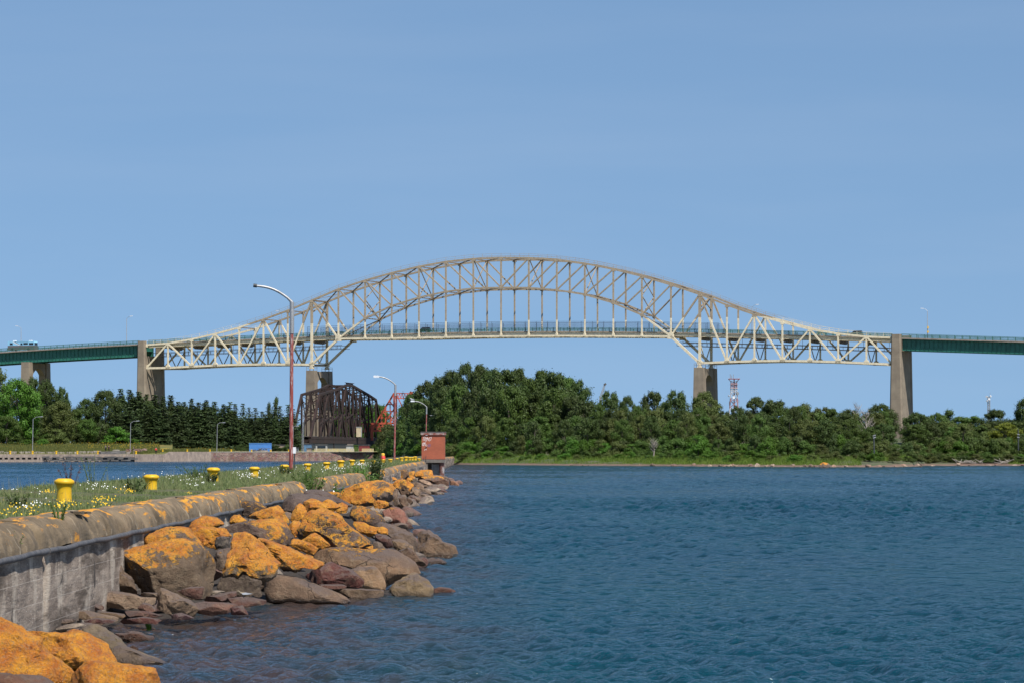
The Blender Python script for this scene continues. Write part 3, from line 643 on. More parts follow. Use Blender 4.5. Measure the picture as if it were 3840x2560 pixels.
# fender strip under the lip
for a, b in ((20, 43), (43.1, 56), (56.1, 70), (70.2, 97.8), (107.5, 137)):
    mb = MB(); n = int((b-a)/0.45); pts = [Vector((pw(D)+0.665+0.012*vn(D, 1), D, 1.255+0.014*vn(D*0.7, 2))) for D in np.linspace(a, b, n)]
    mb.tube(pts, [0.042+0.006*vn(i*3.1, 1) for i in range(n)], 10); part('rubber_fender', mb, M_pipe, wallT, 40)
M_black = simple('tarred_timber', (0.03, 0.027, 0.026), (0.07, 0.06, 0.055), 2, 0.8)
for a, b in ((152, 232), (232.3, 330), (346, 712)):
    extr('timber_fender', [(0.4, 0.95), (0.4, 1.14), (0.62, 1.14), (0.64, 0.95)], a, b, 3, M_black, 0.03)
WALL = [(-0.3, -1.0), (-0.3, 1.26), (0.64, 1.26), (0.635, 1.15), (0.64, 1.0), (0.645, 0.85), (0.64, 0.7), (0.643, 0.5), (0.64, 0.35), (0.632, 0.2), (0.61, 0.05), (0.57, -0.1), (0.60, -1.0)]
def wallface(a, b, step, j): return extr('wall_face', WALL, a, b, step, M_wall, j, 60)
wallface(20, 43, 0.12, 0.005); wallface(43.02, 70, 0.12, 0.006); wallface(70.02, 150, 0.3, 0.008); wallface(150.02, 340, 1, 0.03); wallface(340.1, 718, 2, 0.05)
# ---- bollards
t = NT('yellow_bollard_paint'); v = t.coord()
c = t.mix(t.ramp(t.noise(v, 5, 5), 0.3, 0.7), (0.70, 0.43, 0.01), (0.60, 0.34, 0.008))
c = t.mix(t.ramp(t.math('ADD', t.noise(v, 9, 8, 0.75), t.math('MULTIPLY', t.sep(t.coord())[2], 0.05)), 0.62, 0.68), c, (0.10, 0.065, 0.03))
t.color(c); t.set(Roughness=0.5); t.bump(t.noise(v, 18, 4), 0.12, 0.01); M_boly = t.m
bprof = [(0.165, 0), (0.160, 0.06), (0.152, 0.2), (0.150, 0.30), (0.158, 0.35), (0.175, 0.385), (0.198, 0.405), (0.208, 0.43), (0.207, 0.455), (0.196, 0.476), (0.172, 0.488), (0.155, 0.494), (0.148, 0.505), (0.12, 0.512), (0.0, 0.514)]
def make_bollard(col):
    r = thing('bollard', 'yellow mooring bollard', 'bollard', (0, 0, 0), 0, 'yellow mooring bollards')
    part('post', MB().lathe([p for p in bprof[:6]] + [(0.0, 0.386)], 28), M_boly, r, 40, world=False)
    part('head', MB().lathe([(0.0, 0.386), (0.172, 0.387)] + bprof[6:], 28), M_boly, r, 40, world=False)
    return r
b0 = make_bollard(0)
bl = [(240, 65.5, 1792, 'nearest and largest yellow bollard, yellow flowers round its foot', 1), (567, 85, 1777, 'yellow bollard with dirt specks second nearest to the camera', 1), (800, 102, 1751, 'yellow bollard overgrown by dark leafy weeds at the edge of the canal view', 1), (954, 121.6, 1748, 'yellow bollard with daisies in front, left of the nearest lamp post', 1),
      (1066, 142, 1740, 'yellow bollard half hidden by a weed just left of the nearest lamp post', 1), (1153, 165, 1735.6, 'yellow bollard just right of the nearest lamp post', 1), (1225, 178, 1730.6, 'yellow bollard above the far end of the broken coping', 1), (1278, 196, 1723.7, 'tall fully visible yellow bollard above the short coping segment', 1.1),
      (1320, 219, 1721.5, 'yellow bollard between the tall one and the one among white daisies', 1), (1358, 243, 1722, 'yellow bollard with a patch of white daisies at its left', 1), (1400, 262, 1724, 'small yellow bollard hidden in weeds beside the tall dark weed', 1),
      (1436, 280, 1720, 'yellow bollard in front of the small red canister', 1), (1464, 290, 1719, 'yellow bollard left of the second lamp post', 1), (1489, 372, 1716, 'yellow bollard just right of the second lamp post', 1), (1506, 318, 1713, 'yellow bollard in the row right of the second lamp post, standing lower and nearer', 1),
      (1522, 330, 1710, 'largest yellow bollard of the clustered row left of the brick hut', 1.1), (1536, 350, 1712.5, 'short yellow bollard in the middle of the cluster by the brick hut', 1), (1546, 352, 1712.5, 'yellow bollard touching the tall one in the cluster by the brick hut', 1), (1557, 356, 1709.5, 'tall yellow bollard second left of the brick hut', 1.1), (1571, 358, 1717, 'low yellow bollard right beside the brick hut wall', 1)]
for i, (x, D, yt, lab, sc) in enumerate(bl):
    o = b0 if i == 0 else copy_tree(b0)
    zt = WZ(yt, D); s_ = sc*(0.97 + 0.06*((i*37) % 5)/5); o.scale = (s_, s_, sc); o.location = (WX(x, D), D, zt - 0.514*sc); o.rotation_euler = (0.02*math.sin(i*3), 0.015*math.cos(i), i*1.3)
    o['label'] = lab
# ---- lamp posts on the pier
t = NT('worn_red_pole_paint'); c = t.mix(t.ramp(t.noise(t.coord('Object', (6, 6, 0.6)), 3, 6, 0.7), 0.52, 0.62), (0.23, 0.045, 0.035), (0.42, 0.33, 0.31)); t.color(c); t.set(Roughness=0.6); M_redp = t.m
M_galv = simple('galvanised_steel', (0.38, 0.38, 0.38), (0.25, 0.25, 0.25), 3, 0.45, 0.4)
def pier_lamp(x, D, ybase, ytop, tip, head, label, rad=0.085):
    b = Vector((WX(x-1, D), D, WZ(ybase, D)-0.25)); topz = WZ(ytop, D); bend = Vector((WX(x+3, D), D, topz))
    L = thing('lamp_post', label, 'lamp post', tuple(b), 0, 'lamp posts along the pier')
    q = b + (bend-b)*((topz-1.55-b.z)/(topz-b.z)) if D < 200 else b + (bend-b)*0.86
    part('pole', MB().tube([b, q], [rad, rad*0.85], 14), M_redp, L, 40)
    part('collar', MB().tube([q - Vector((0, 0, 0.02)), bend - Vector((0, 0, 0.03))], rad*1.12, 14), M_galv, L, 40)
    e = Vector((WX(tip[0], D), D-0.15, WZ(tip[1], D)))
    pts = [bend + Vector((0, 0, -0.05))]
    for i in range(1, 9): u = i/8; p = bend + (e-bend)*u; p.z += 0.10*(e-bend).length*math.sin(math.pi*u); pts.append(p)
    part('arm', MB().tube(pts, [rad*0.78] + [rad*0.62]*7 + [rad*0.5], 12), M_galv, L, 40)
    if head:
        h = part('lamp_head', MB().prism([(-0.62, -0.02), (-0.55, -0.14), (0.0, -0.12), (0.06, 0.02), (0.0, 0.09), (-0.5, 0.12), (-0.62, 0.06)], (e.x+0.05, e.y-0.14, e.z+0.02), (1, 0, 0.0), (0.0, 0, 1), (0, 1, 0), 0.28), M_white, L, 30); fix_normals(h)
    else:
        part('end_cap', MB().tube([e + Vector((0.03, 0, 0)), e + Vector((-0.14, 0, 0.02))], rad*0.9, 12), M_dark, L, 40)
    return e
pier_lamp(1092, 160, 1768, 1130, (962, 1073), False, 'nearest lamp post, tall red pole with bare grey arm and no lamp head', 0.10)
pier_lamp(1480, 357, 1727, 1441, (1420, 1411), True, 'red lamp post with white head standing left of the brick hut', 0.11)
e3 = pier_lamp(1597, 532, 1714, 1523, (1553, 1503), True, 'lamp post rising behind the left side of the brick hut with a gull on it', 0.10)
pier_lamp(1655, 749, 1706, 1572, (1622, 1557), True, 'smallest, most distant lamp post rising behind the right side of the brick hut', 0.10)
def bird(loc, sc, label, mats, name='gull', rz=0):
    r = thing(name, label, 'bird', tuple(loc), rz)
    mb = MB(); rings = [(-0.26, 0.008, 0.16), (-0.18, 0.03, 0.155), (-0.08, 0.062, 0.15), (0.02, 0.075, 0.15), (0.10, 0.06, 0.175), (0.15, 0.035, 0.215), (0.18, 0.034, 0.245), (0.21, 0.033, 0.255), (0.24, 0.015, 0.25), (0.29, 0.004, 0.245)]
    mb.tube([Vector((-a*sc, 0, z*sc)) for a, q, z in rings], [q*sc for a, q, z in rings], 10); part('body', mb, mats[0], r, 60, world=False)
    for sy in (-1, 1):
        part('wing', MB().prism([(0.1, 0.02), (-0.06, 0.05), (-0.2, 0.02), (-0.32, 0), (-0.1, -0.03), (0.05, -0.03)], (0, sy*0.066*sc, 0.16*sc), (-sc, 0, 0), (0, 0, sc), (0, sy, 0), 0.012*sc), mats[1], r, world=False)
        part('leg', MB().tube([Vector((0, sy*0.025*sc, 0.09*sc)), Vector((0, sy*0.025*sc, 0))], 0.008*sc, 5), M_dark, r, world=False)
    return r
M_gw = flatc('gull_white', (0.8, 0.8, 0.8)); M_gg = flatc('gull_grey', (0.35, 0.37, 0.4)); M_sp = flatc('bird_brown', (0.18, 0.14, 0.09))
bird((e3.x - 0.3, e3.y - 0.05, e3.z + 0.09), 1.4, 'white gull perched on the lamp head behind the brick hut', (M_gw, M_gg))
# red canister among the bollards
r = thing('canister', 'small red canister with yellow top among the bollards', 'canister', (WX(1436, 300), 300, 1.5))
part('body', MB().lathe([(0.2, 0.0), (0.22, 0.05), (0.22, 0.62), (0.17, 0.68), (0, 0.69)], 16), flatc('canister_red', (0.6, 0.04, 0.03)), r, 40, world=False)
part('cap', MB().lathe([(0.0, 0.69), (0.16, 0.70), (0.17, 0.86), (0.1, 0.92), (0, 0.92)], 16), M_yel, r, 40, world=False)
# small white marker stake by the first lamp
r = thing('marker_stake', 'thin grey stake with white cap beside the nearest lamp post', 'stake', (WX(1104, 156), 156, 1.5))
part('stake', MB().box((-0.03, -0.02, 0), (0.03, 0.02, 1.0)), M_dark, r, world=False); part('cap', MB().box((-0.07, -0.04, 0.98), (0.07, 0.04, 1.28)), M_lampw, r, world=False)
# ---- brick hut on piles
HD = 330.0
t = NT('red_brick'); v = t.pos((1, 1, 1)); br = t.n('ShaderNodeTexBrick'); mpn = t.n('ShaderNodeMapping'); g_ = t.n('ShaderNodeNewGeometry')
cmb = t.n('ShaderNodeCombineXYZ'); sx = t.sep(g_.outputs['Position']); t.l(t.math('ADD', sx[0], sx[1]), cmb.inputs[0]); t.l(sx[2], cmb.inputs[1]); t.l(cmb.outputs[0], br.inputs['Vector'])
br.inputs['Scale'].default_value = 1.0; br.inputs['Brick Width'].default_value = 0.22; br.inputs['Row Height'].default_value = 0.075; br.inputs['Mortar Size'].default_value = 0.008
br.inputs['Color1'].default_value = (0.38, 0.085, 0.036, 1); br.inputs['Color2'].default_value = (0.30, 0.065, 0.03, 1); br.inputs['Mortar'].default_value = (0.27, 0.12, 0.075, 1)
t.color(t.mix(t.ramp(t.noise(v, 1.2, 5), 0.4, 0.75), br.outputs[0], (0.26, 0.07, 0.035))); t.set(Roughness=0.85); M_brick = t.m
M_hcon = simple('hut_base_concrete', (0.17, 0.15, 0.125), (0.10, 0.09, 0.08), 1.5, 0.9)
M_roof = simple('flaking_red_fascia', (0.20, 0.06, 0.045), (0.30, 0.24, 0.22), 3, 0.8, lo=0.45, hi=0.6)
def hx(x): return WX(x, HD)
def hz(y): return WZ(y, HD)
hut = thing('brick_hut', 'square red brick hut with graffiti standing on piles at the pier edge', 'hut', (hx(1625), HD+1.2, hz(1733)))
x0, x1 = hx(1581), hx(1668)
part('brick_walls', MB().box((x0, HD, hz(1720)), (x1, HD+2.4, hz(1629))), M_brick, hut)
part('concrete_base', MB().box((x0+0.02, HD+0.02, hz(1733)), (x1-0.02, HD+2.4, hz(1720)-0.003)), M_hcon, hut)
part('roof_fascia', MB().box((hx(1577.5), HD-0.12, hz(1629)+0.003), (hx(1671.5), HD+2.5, hz(1619.5))), M_roof, hut)
part('roof_slab', MB().box((hx(1576.5), HD-0.16, hz(1619.5)+0.003), (hx(1672.5), HD+2.55, hz(1617.3))), M_hcon, hut)
for a, b in ((1595, 1604),): part('support', MB().box((hx(a), HD+0.1, -1), (hx(b), HD+0.5, hz(1733)-0.003)), M_hcon, hut)
M_pile = simple('rusty_painted_pile', (0.30, 0.28, 0.27), (0.12, 0.05, 0.04), 1.6, 0.7, lo=0.42, hi=0.55)
part('pile', MB().tube([(hx(1656), HD+0.45, -1), (hx(1656), HD+0.45, hz(1733)-0.003)], 0.25, 20), M_pile, hut, 40)
part('pile', MB().tube([(hx(1656), HD+2.0, -1), (hx(1656), HD+2.0, hz(1733)-0.003)], 0.25, 20), M_pile, hut, 40)
mb = MB()
for i in range(12): mb.box((hx(1618), HD+1.4, 0.1+i*0.1), (hx(1648), HD+1.46, 0.16+i*0.1))
mb.box((hx(1618), HD+1.461, -0.5), (hx(1620), HD+1.5, 1.4)); mb.box((hx(1646), HD+1.461, -0.5), (hx(1648), HD+1.5, 1.4))
part('reflected_stripes', mb, M_galv, hut)  # added bars stand in for the reflected white stripes under the hut
part('back_wall', MB().box((hx(1600), HD+2.2, -1), (hx(1650), HD+2.4, hz(1733)-0.004)), M_hcon, hut)
part('soffit_lamp', MB().box((hx(1596), HD-0.1, hz(1631)), (hx(1603), HD-0.01, hz(1629.2))), M_lampw, hut)
mb = MB(); mb.tube([(hx(1597), HD-0.02, hz(1738)), (hx(1596.5), HD-0.03, hz(1722)), (hx(1598), HD-0.03, hz(1705))], 0.02, 6); part('cable', mb, M_dark, hut)
G = [[(1440,205),(1450,225),(1452,250),(1462,262)],[(1452,208),(1470,205),(1490,215),(1500,235),(1492,255),(1475,266),(1460,262)],[(1462,225),(1475,222),(1482,235),(1475,248),(1466,245)],
     [(1500,212),(1506,235),(1512,250)],[(1530,205),(1520,235),(1512,262),(1505,290),(1495,298),(1485,290)],[(1528,222),(1532,250),(1536,268)],[(1532,245),(1545,228),(1552,240),(1542,254),(1552,278),(1562,292)],
     [(1562,222),(1580,215),(1575,240),(1560,262),(1556,285),(1572,290),(1580,275)],[(1582,218),(1616,210)],[(1616,210),(1606,240),(1594,275)],[(1425,262),(1440,268),(1455,272),(1480,275),(1500,298)],
     [(1428,330),(1424,360),(1422,390),(1440,375)],[(1430,352),(1446,345)],[(1448,318),(1446,350),(1444,395)],[(1450,352),(1462,330),(1468,350),(1466,378)],[(1462,318),(1476,345),(1488,320)],[(1480,352),(1496,350),(1502,365),(1490,378),(1478,370),(1484,385),(1500,392)],[(1512,372),(1520,392),(1510,400)],[(1470,470),(1482,455),(1494,470)],[(1462,488),(1478,474)],[(1505,452),(1508,476)]]
def strokes(L, m, nm, w):
    mb = MB()
    for S_ in L:
        pts = [Vector((hx(1330 + a/5.6), HD-0.006, hz(1600 + b/5.6))) for a, b in S_]
        for i in range(len(pts)-1): mb.beam(pts[i], pts[i+1] + (pts[i+1]-pts[i]).normalized()*0.01, 0.008, w, (0, 1, 0))
    part(nm, mb, m, hut)
strokes(G, flatc('graffiti_white', (0.75, 0.68, 0.66)), 'white_graffiti', 0.034)
strokes([[(1520, 372), (1560, 378), (1596, 372)], [(1530, 392), (1565, 396), (1595, 392)], [(1545, 360), (1590, 356)], [(1540, 405), (1580, 410)]], flatc('graffiti_blue', (0.20, 0.12, 0.20)), 'faded_blue_graffiti', 0.05)
strokes([[(1505, 405), (1490, 440), (1482, 452)], [(1500, 408), (1508, 425), (1490, 450)]], M_dark, 'black_graffiti', 0.07)
mb = MB(); mb.tube([(hx(1590), HD-0.5, 1.0), (hx(1588.5), HD-0.5, hz(1715)), (hx(1597), HD-0.5, hz(1712)), (hx(1598), HD-0.5, 1.0)], 0.025, 6); part('ladder_rail', mb, M_dark, hut)
# ================================================================ BOULDERS
from mathutils import noise as mn
t = NT('boulder_stone'); v = t.pos(); oi = t.n('ShaderNodeObjectInfo'); gn = t.n('ShaderNodeNewGeometry'); nz = t.sep(gn.outputs['Normal'])[2]; z_ = t.sep(v)[2]
off = t.n('ShaderNodeVectorMath', operation='ADD'); t.l(v, off.inputs[0])
cx = t.n('ShaderNodeCombineXYZ'); t.l(t.math('MULTIPLY', oi.outputs['Random'], 57.0), cx.inputs[0]); t.l(cx.outputs[0], off.inputs[1]); vo = off.outputs[0]
base = t.mix(t.ramp(t.noise(vo, 2.2, 7, 0.65), 0.32, 0.68), oi.outputs['Color'], (0.42, 0.40, 0.38), 'MULTIPLY')
base = t.mix(t.math('MULTIPLY', t.ramp(t.noise(vo, 9, 6, 0.7), 0.5, 0.75), 0.5), base, (0.30, 0.23, 0.15))
# smooth purple-grey weathered tops
topm = t.math('MULTIPLY', t.ramp(nz, 0.55, 0.8), t.ramp(t.noise(vo, 1.1, 3), 0.40, 0.50))
base = t.mix(t.math('MULTIPLY', topm, 0.75), base, (0.125, 0.092, 0.080))
# cracks / veins
crk = t.voro(vo, 2.3, 'DISTANCE_TO_EDGE')
wv = t.n('ShaderNodeVectorMath', operation='MULTIPLY_ADD'); nzc = t.n('ShaderNodeTexNoise'); t.l(vo, nzc.inputs['Vector']); nzc.inputs['Scale'].default_value = 3.0
t.l(nzc.outputs['Color'], wv.inputs[0]); wv.inputs[1].default_value = (0.5, 0.5, 0.5); t.l(vo, wv.inputs[2])
crk = t.voro(wv.outputs[0], 1.5, 'DISTANCE_TO_EDGE')
base = t.mix(t.math('MULTIPLY', t.math('MULTIPLY', t.ramp(crk, 0.016, 0.004), t.ramp(t.noise(vo, 0.9, 2), 0.52, 0.6)), 0.5), base, (0.03, 0.022, 0.018))
# lichen: patchy crust with lobed edges
big = t.noise(wv.outputs[0], 1.25, 3, 0.5); fine = t.noise(vo, 11, 6, 0.75)
f = t.math('ADD', t.math('ADD', big, t.math('MULTIPLY', t.math('SUBTRACT', fine, 0.5), 0.85)), t.math('MULTIPLY', nz, 0.13))
f = t.math('ADD', f, t.math('MULTIPLY', t.math('SUBTRACT', oi.outputs['Alpha'], 0.5), 0.62))
f = t.math('ADD', f, t.math('MULTIPLY', t.math('MULTIPLY', t.ramp(z_, 0.80, 0.15), t.ramp(oi.outputs['Alpha'], 0.97, 0.90)), -0.50))
li = t.math('MULTIPLY', t.ramp(f, 0.525, 0.60), t.math('ADD', 0.7, t.math('MULTIPLY', t.ramp(t.noise(vo, 17, 5, 0.75), 0.38, 0.55), 0.3)))
lc = t.mix(t.ramp(t.noise(vo, 4.5, 5, 0.65), 0.36, 0.66), (0.66, 0.285, 0.014), (0.42, 0.115, 0.007))
lc = t.mix(t.math('MULTIPLY', t.ramp(t.noise(vo, 26, 4, 0.7), 0.52, 0.64), 0.6), lc, (0.14, 0.06, 0.018))
edge = t.math('MULTIPLY', t.ramp(f, 0.56, 0.57), t.ramp(f, 0.61, 0.60)); lc = t.mix(t.math('MULTIPLY', edge, 0.5), lc, (0.62, 0.42, 0.05)); lc = t.mix(t.math('MULTIPLY', t.ramp(t.noise(vo, 40, 3, 0.7), 0.56, 0.62), 0.4), lc, (0.30, 0.25, 0.17))
wet = t.ramp(t.math('ADD', z_, t.math('MULTIPLY', t.noise(vo, 3, 3), 0.16)), 0.20, 0.10)
base = t.mix(t.math('MULTIPLY', wet, 0.72), base, (0.030, 0.018, 0.011))
t.color(t.mix(li, base, lc)); t.l(t.math('SUBTRACT', 0.88, t.math('MULTIPLY', wet, 0.68)), t.b.inputs['Roughness'])
hh = t.math('ADD', t.math('ADD', t.noise(vo, 4, 8, 0.7), t.math('MULTIPLY', t.noise(vo, 22, 6, 0.75), 0.35)), t.math('ADD', t.math('MULTIPLY', li, 0.12), t.math('MULTIPLY', t.math('MULTIPLY', t.ramp(crk, 0.03, 0.0), t.ramp(t.noise(vo, 0.9, 2), 0.52, 0.6)), -0.3)))
t.bump(hh, 1.0, 0.12); M_rock = t.m
ET = [(20, -3.5), (36, -3.9), (39.5, -4.2), (43, -5.2), (48, -6.1), (50.5, -5.0), (52.7, -4.3), (56, -2.9), (59.7, -1.5), (70, -1.4), (81, -1.35), (92, -2.2), (108, -3.3), (118, -3.6), (144, -4.2), (167, -3.8), (200, -4.4), (256, -4.2), (292, -5.4), (330, -8.6), (400, -9)]
def edge_x(D): return float(np.interp(D, [e[0] for e in ET], [e[1] for e in ET]))
def pile_z(X, D):
    e = edge_x(D); w = pw(D)+0.5; u = (e - X)/max(0.3, e - w); return 1.05*max(0.0, min(1.0, u))**0.8 if e > w else 0.0
def solveD(x, y, zmul=0.85):
    lo, hi = 30.0, 420.0
    best = None
    for i in range(2000):
        D = lo*(hi/lo)**(i/2000); X = WX(x, D); z = WZ(y, D)
        if z <= 0.0 + 1e-9 and False: return D
        if z > pile_z(X, D)*zmul and X < edge_x(D)+2.5: best = D; continue
        if z <= pile_z(X, D)*zmul: break
    return D
def ico(sub):
    import bmesh
    bm = bmesh.new(); bmesh.ops.create_icosphere(bm, subdivisions=sub, radius=1.0)
    V = np.array([v.co[:] for v in bm.verts]); Fc = np.array([[v.index for v in f.verts] for f in bm.faces]); bm.free(); return V, Fc
ICO = {k: ico(k) for k in (2, 3, 4, 5)}
CR = {'A': (0, 2000, .3571), 'B': (300, 1850, .38265), 'C': (900, 1700, .38265), 'D': (1350, 1700, .17007)}
def fnoise(pn, sc, seed, octv=4):
    out = np.empty(len(pn))
    for i, p in enumerate(pn): out[i] = mn.fractal(Vector((p[0]*sc+seed, p[1]*sc-seed*0.7, p[2]*sc+seed*1.3)), 0.75, 2.1, octv)
    return out
def rock(crop, pts, label, D=None, q=2.4, cuts=0, lich=0.5, tint=(0.25, 0.19, 0.14), depth=0.75, rough=0.045, name='boulder', seed=None, wl=False, sub=None):
    ox, oy, k = CR[crop]; P2 = np.array([(ox + a*k, oy + b*k) for a, b in pts], float)
    ctr = np.array([(P2[:, 0].min()+P2[:, 0].max())/2, (P2[:, 1].min()+P2[:, 1].max())/2])
    yb = P2[:, 1].max()
    if wl: D = F*HC/(yb - CY)
    if D is None: D = solveD(ctr[0], yb - 0.15*(yb-P2[:, 1].min()))
    c = P(ctr[0], ctr[1], D); s_ = D/F
    L = (P2 - ctr)*np.array([s_, -s_])
    if wl: L[:, 1] = np.where(L[:, 1] < L[:, 1].min()*0.6, L[:, 1] - 0.12, L[:, 1])
    wid = L[:, 0].max()-L[:, 0].min(); hei = L[:, 1].max()-L[:, 1].min(); dep = depth*(wid*0.6+hei*0.4)/2*1.1
    seed = seed if seed is not None else (sum(a*7+b*3 for a, b in pts) % 97)/3.0
    sub = sub or (5 if wid*F/D > 150 else 4 if wid*F/D > 60 else 3)
    V, Fc = ICO[sub]
    ang = np.arctan2(V[:, 2], V[:, 0]); rho = np.sqrt(V[:, 0]**2+V[:, 2]**2)
    # ray / polygon radius
    m = 720; ta = np.linspace(-math.pi, math.pi, m, endpoint=False); rad = np.full(m, 1e-3)
    n = len(L)
    for i in range(n):
        a, b = L[i], L[(i+1) % n]; e = b - a
        dx, dz = np.cos(ta), np.sin(ta); den = dx*e[1]-dz*e[0]; den = np.where(abs(den) < 1e-9, 1e-9, den)
        tt = (a[0]*e[1]-a[1]*e[0])/den; uu = (a[0]*dz-a[1]*dx)/den
        ok = (tt > 0) & (uu >= -1e-6) & (uu <= 1+1e-6); rad = np.where(ok & (tt > rad), tt, rad)
    kk = 9 if q < 2.8 else 4; ker = np.hanning(kk*2+1); ker /= ker.sum(); rad = np.convolve(np.r_[rad[-kk:], rad, rad[:kk]], ker, 'valid')
    R_ = np.interp(ang, np.r_[ta, math.pi], np.r_[rad, rad[0]])
    yy = V[:, 1]; rr = (1-np.abs(yy)**q)**(1/q); rr = np.where(rho > 1e-6, rr, 0)
    ty_ = np.sign(yy)*np.abs(yy)**(1.0)
    Pn = np.stack([np.cos(ang)*R_*rr, ty_*dep, np.sin(ang)*R_*rr], -1)
    # lean: upper part sits further back
    Pn[:, 1] += Pn[:, 2]*0.45
    rg = np.random.default_rng(int(seed*1000) % 99991)
    for _ in range(cuts + (3 if cuts >= 2 else 0)):
        nn = np.array([rg.normal(0, 0.7), -abs(rg.normal(0.8, 0.5)), rg.normal(0.25, 0.7)]); nn /= np.linalg.norm(nn)
        h = Pn@nn; d = h.max()*rg.uniform(0.62, 0.86); ex = np.maximum(h-d, 0)*0.93; Pn -= ex[:, None]*nn
    sc = 1.3/max(wid, 0.3)
    nn = fnoise(Pn, sc*1.6, seed); n2 = fnoise(Pn, sc*5.5, seed+9, 3)
    dirn = Pn/np.maximum(np.linalg.norm(Pn, axis=1), 1e-6)[:, None]
    amp = rough*min(wid, hei*1.6)
    ridg = np.abs(fnoise(Pn*np.array([1, 1, 2.5]), sc*2.6, seed+3, 3))
    Pn += dirn*(nn*amp*1.3 + n2*amp*0.62 - (ridg*amp*0.9 if cuts else 0))[:, None]
    Pn += np.array([c.x, c.y, c.z])
    o = link(name, np_mesh(name, Pn - np.array([c.x, c.y, c.z]), Fc), M_rock, None, 34 if cuts else 60)
    o.location = c; o.color = (tint[0]*0.80, tint[1]*0.68, tint[2]*0.57, lich)
    tag(o, label, 'rock'); return o
TN = (0.27, 0.20, 0.14); GR = (0.21, 0.165, 0.135); RD = (0.17, 0.085, 0.068); BR = (0.20, 0.135, 0.095); LT = (0.38, 0.30, 0.23); PK = (0.22, 0.125, 0.10)
# -- nearest rocks, bottom left corner
rock('A', [(-260,1440),(0,1462),(250,1475),(430,1500),(600,1570),(620,1800),(-260,1800)], 'smooth brown-grey rock cut off by the bottom left corner', 34.2, 2.6, 2, 0.1, (0.24, 0.13, 0.09))
rock('A', [(-260,860),(-100,895),(50,905),(130,945),(230,1022),(390,1110),(440,1200),(530,1260),(700,1350),(800,1415),(830,1568),(760,1760),(-260,1760)], 'large orange lichen-covered rock filling the bottom left corner', 36.4, 3.2, 5, 1.0, TN, 0.5)
rock('A', [(700,1480),(800,1395),(900,1340),(1060,1355),(1200,1372),(1400,1395),(1630,1420),(1660,1500),(1700,1568),(1730,1760),(700,1760)], 'orange lichen-covered flat-topped rock at the bottom edge beside the water', 35.6, 3.4, 5, 1.0, TN, 0.5)
rock('A', [(215,1040),(330,1020),(500,1030),(800,1010),(950,1040),(1080,1100),(1140,1170),(1200,1290),(1232,1365),(1100,1440),(800,1450),(500,1330),(300,1180)], 'rounded rock with bright orange cap and bare purple-brown base, lower left', 38.6, 2.3, 3, 0.975, (0.24, 0.15, 0.13), 0.8)
rock('A', [(845,990),(940,960),(1040,975),(1150,1030),(1270,1110),(1340,1190),(1300,1290),(1100,1320),(900,1200)], 'smooth round sandy-grey rock behind the orange-capped rock', 40.2, 2.1, 0, 0.0, (0.27, 0.235, 0.17))
rock('A', [(1175,1190),(1240,1172),(1340,1190),(1440,1245),(1520,1285),(1700,1325),(1885,1358),(1800,1380),(1400,1395),(1250,1370),(1195,1280)], 'low wedge of tan rock tapering into the water at lower left', None, 2.6, 2, 0.0, (0.27, 0.22, 0.16), wl=True)
rock('A', [(275,960),(290,900),(330,845),(380,822),(430,845),(438,900),(420,955)], 'small upright red stone at the foot of the pier wall', 42.8, 2.3, 2, 0.0, PK)
rock('A', [(180,970),(200,890),(225,872),(270,950),(290,990)], 'small pointed tan stone at the foot of the pier wall', 42.0, 2.3, 2, 0.0, TN)
rock('A', [(1190,1040),(1300,1042),(1370,1018),(1480,1038),(1560,1080),(1640,1068),(1635,1090),(1590,1115),(1400,1130),(1320,1110)], 'wet dark red rock breaking the surface at lower left', None, 2.3, 4, 0.0, (0.14, 0.06, 0.035), wl=True)
rock('A', [(1360,1185),(1400,1165),(1460,1195),(1430,1205)], 'tiny orange-red stone just above the water at lower left', None, 2.3, 1, 0.0, (0.25, 0.10, 0.04), wl=True)
rock('A', [(700,1010),(860,980),(860,1040),(700,1040)], 'dark stone between the orange-capped rock and the pier wall', 41.5, 2.3, 2, 0.0, BR)
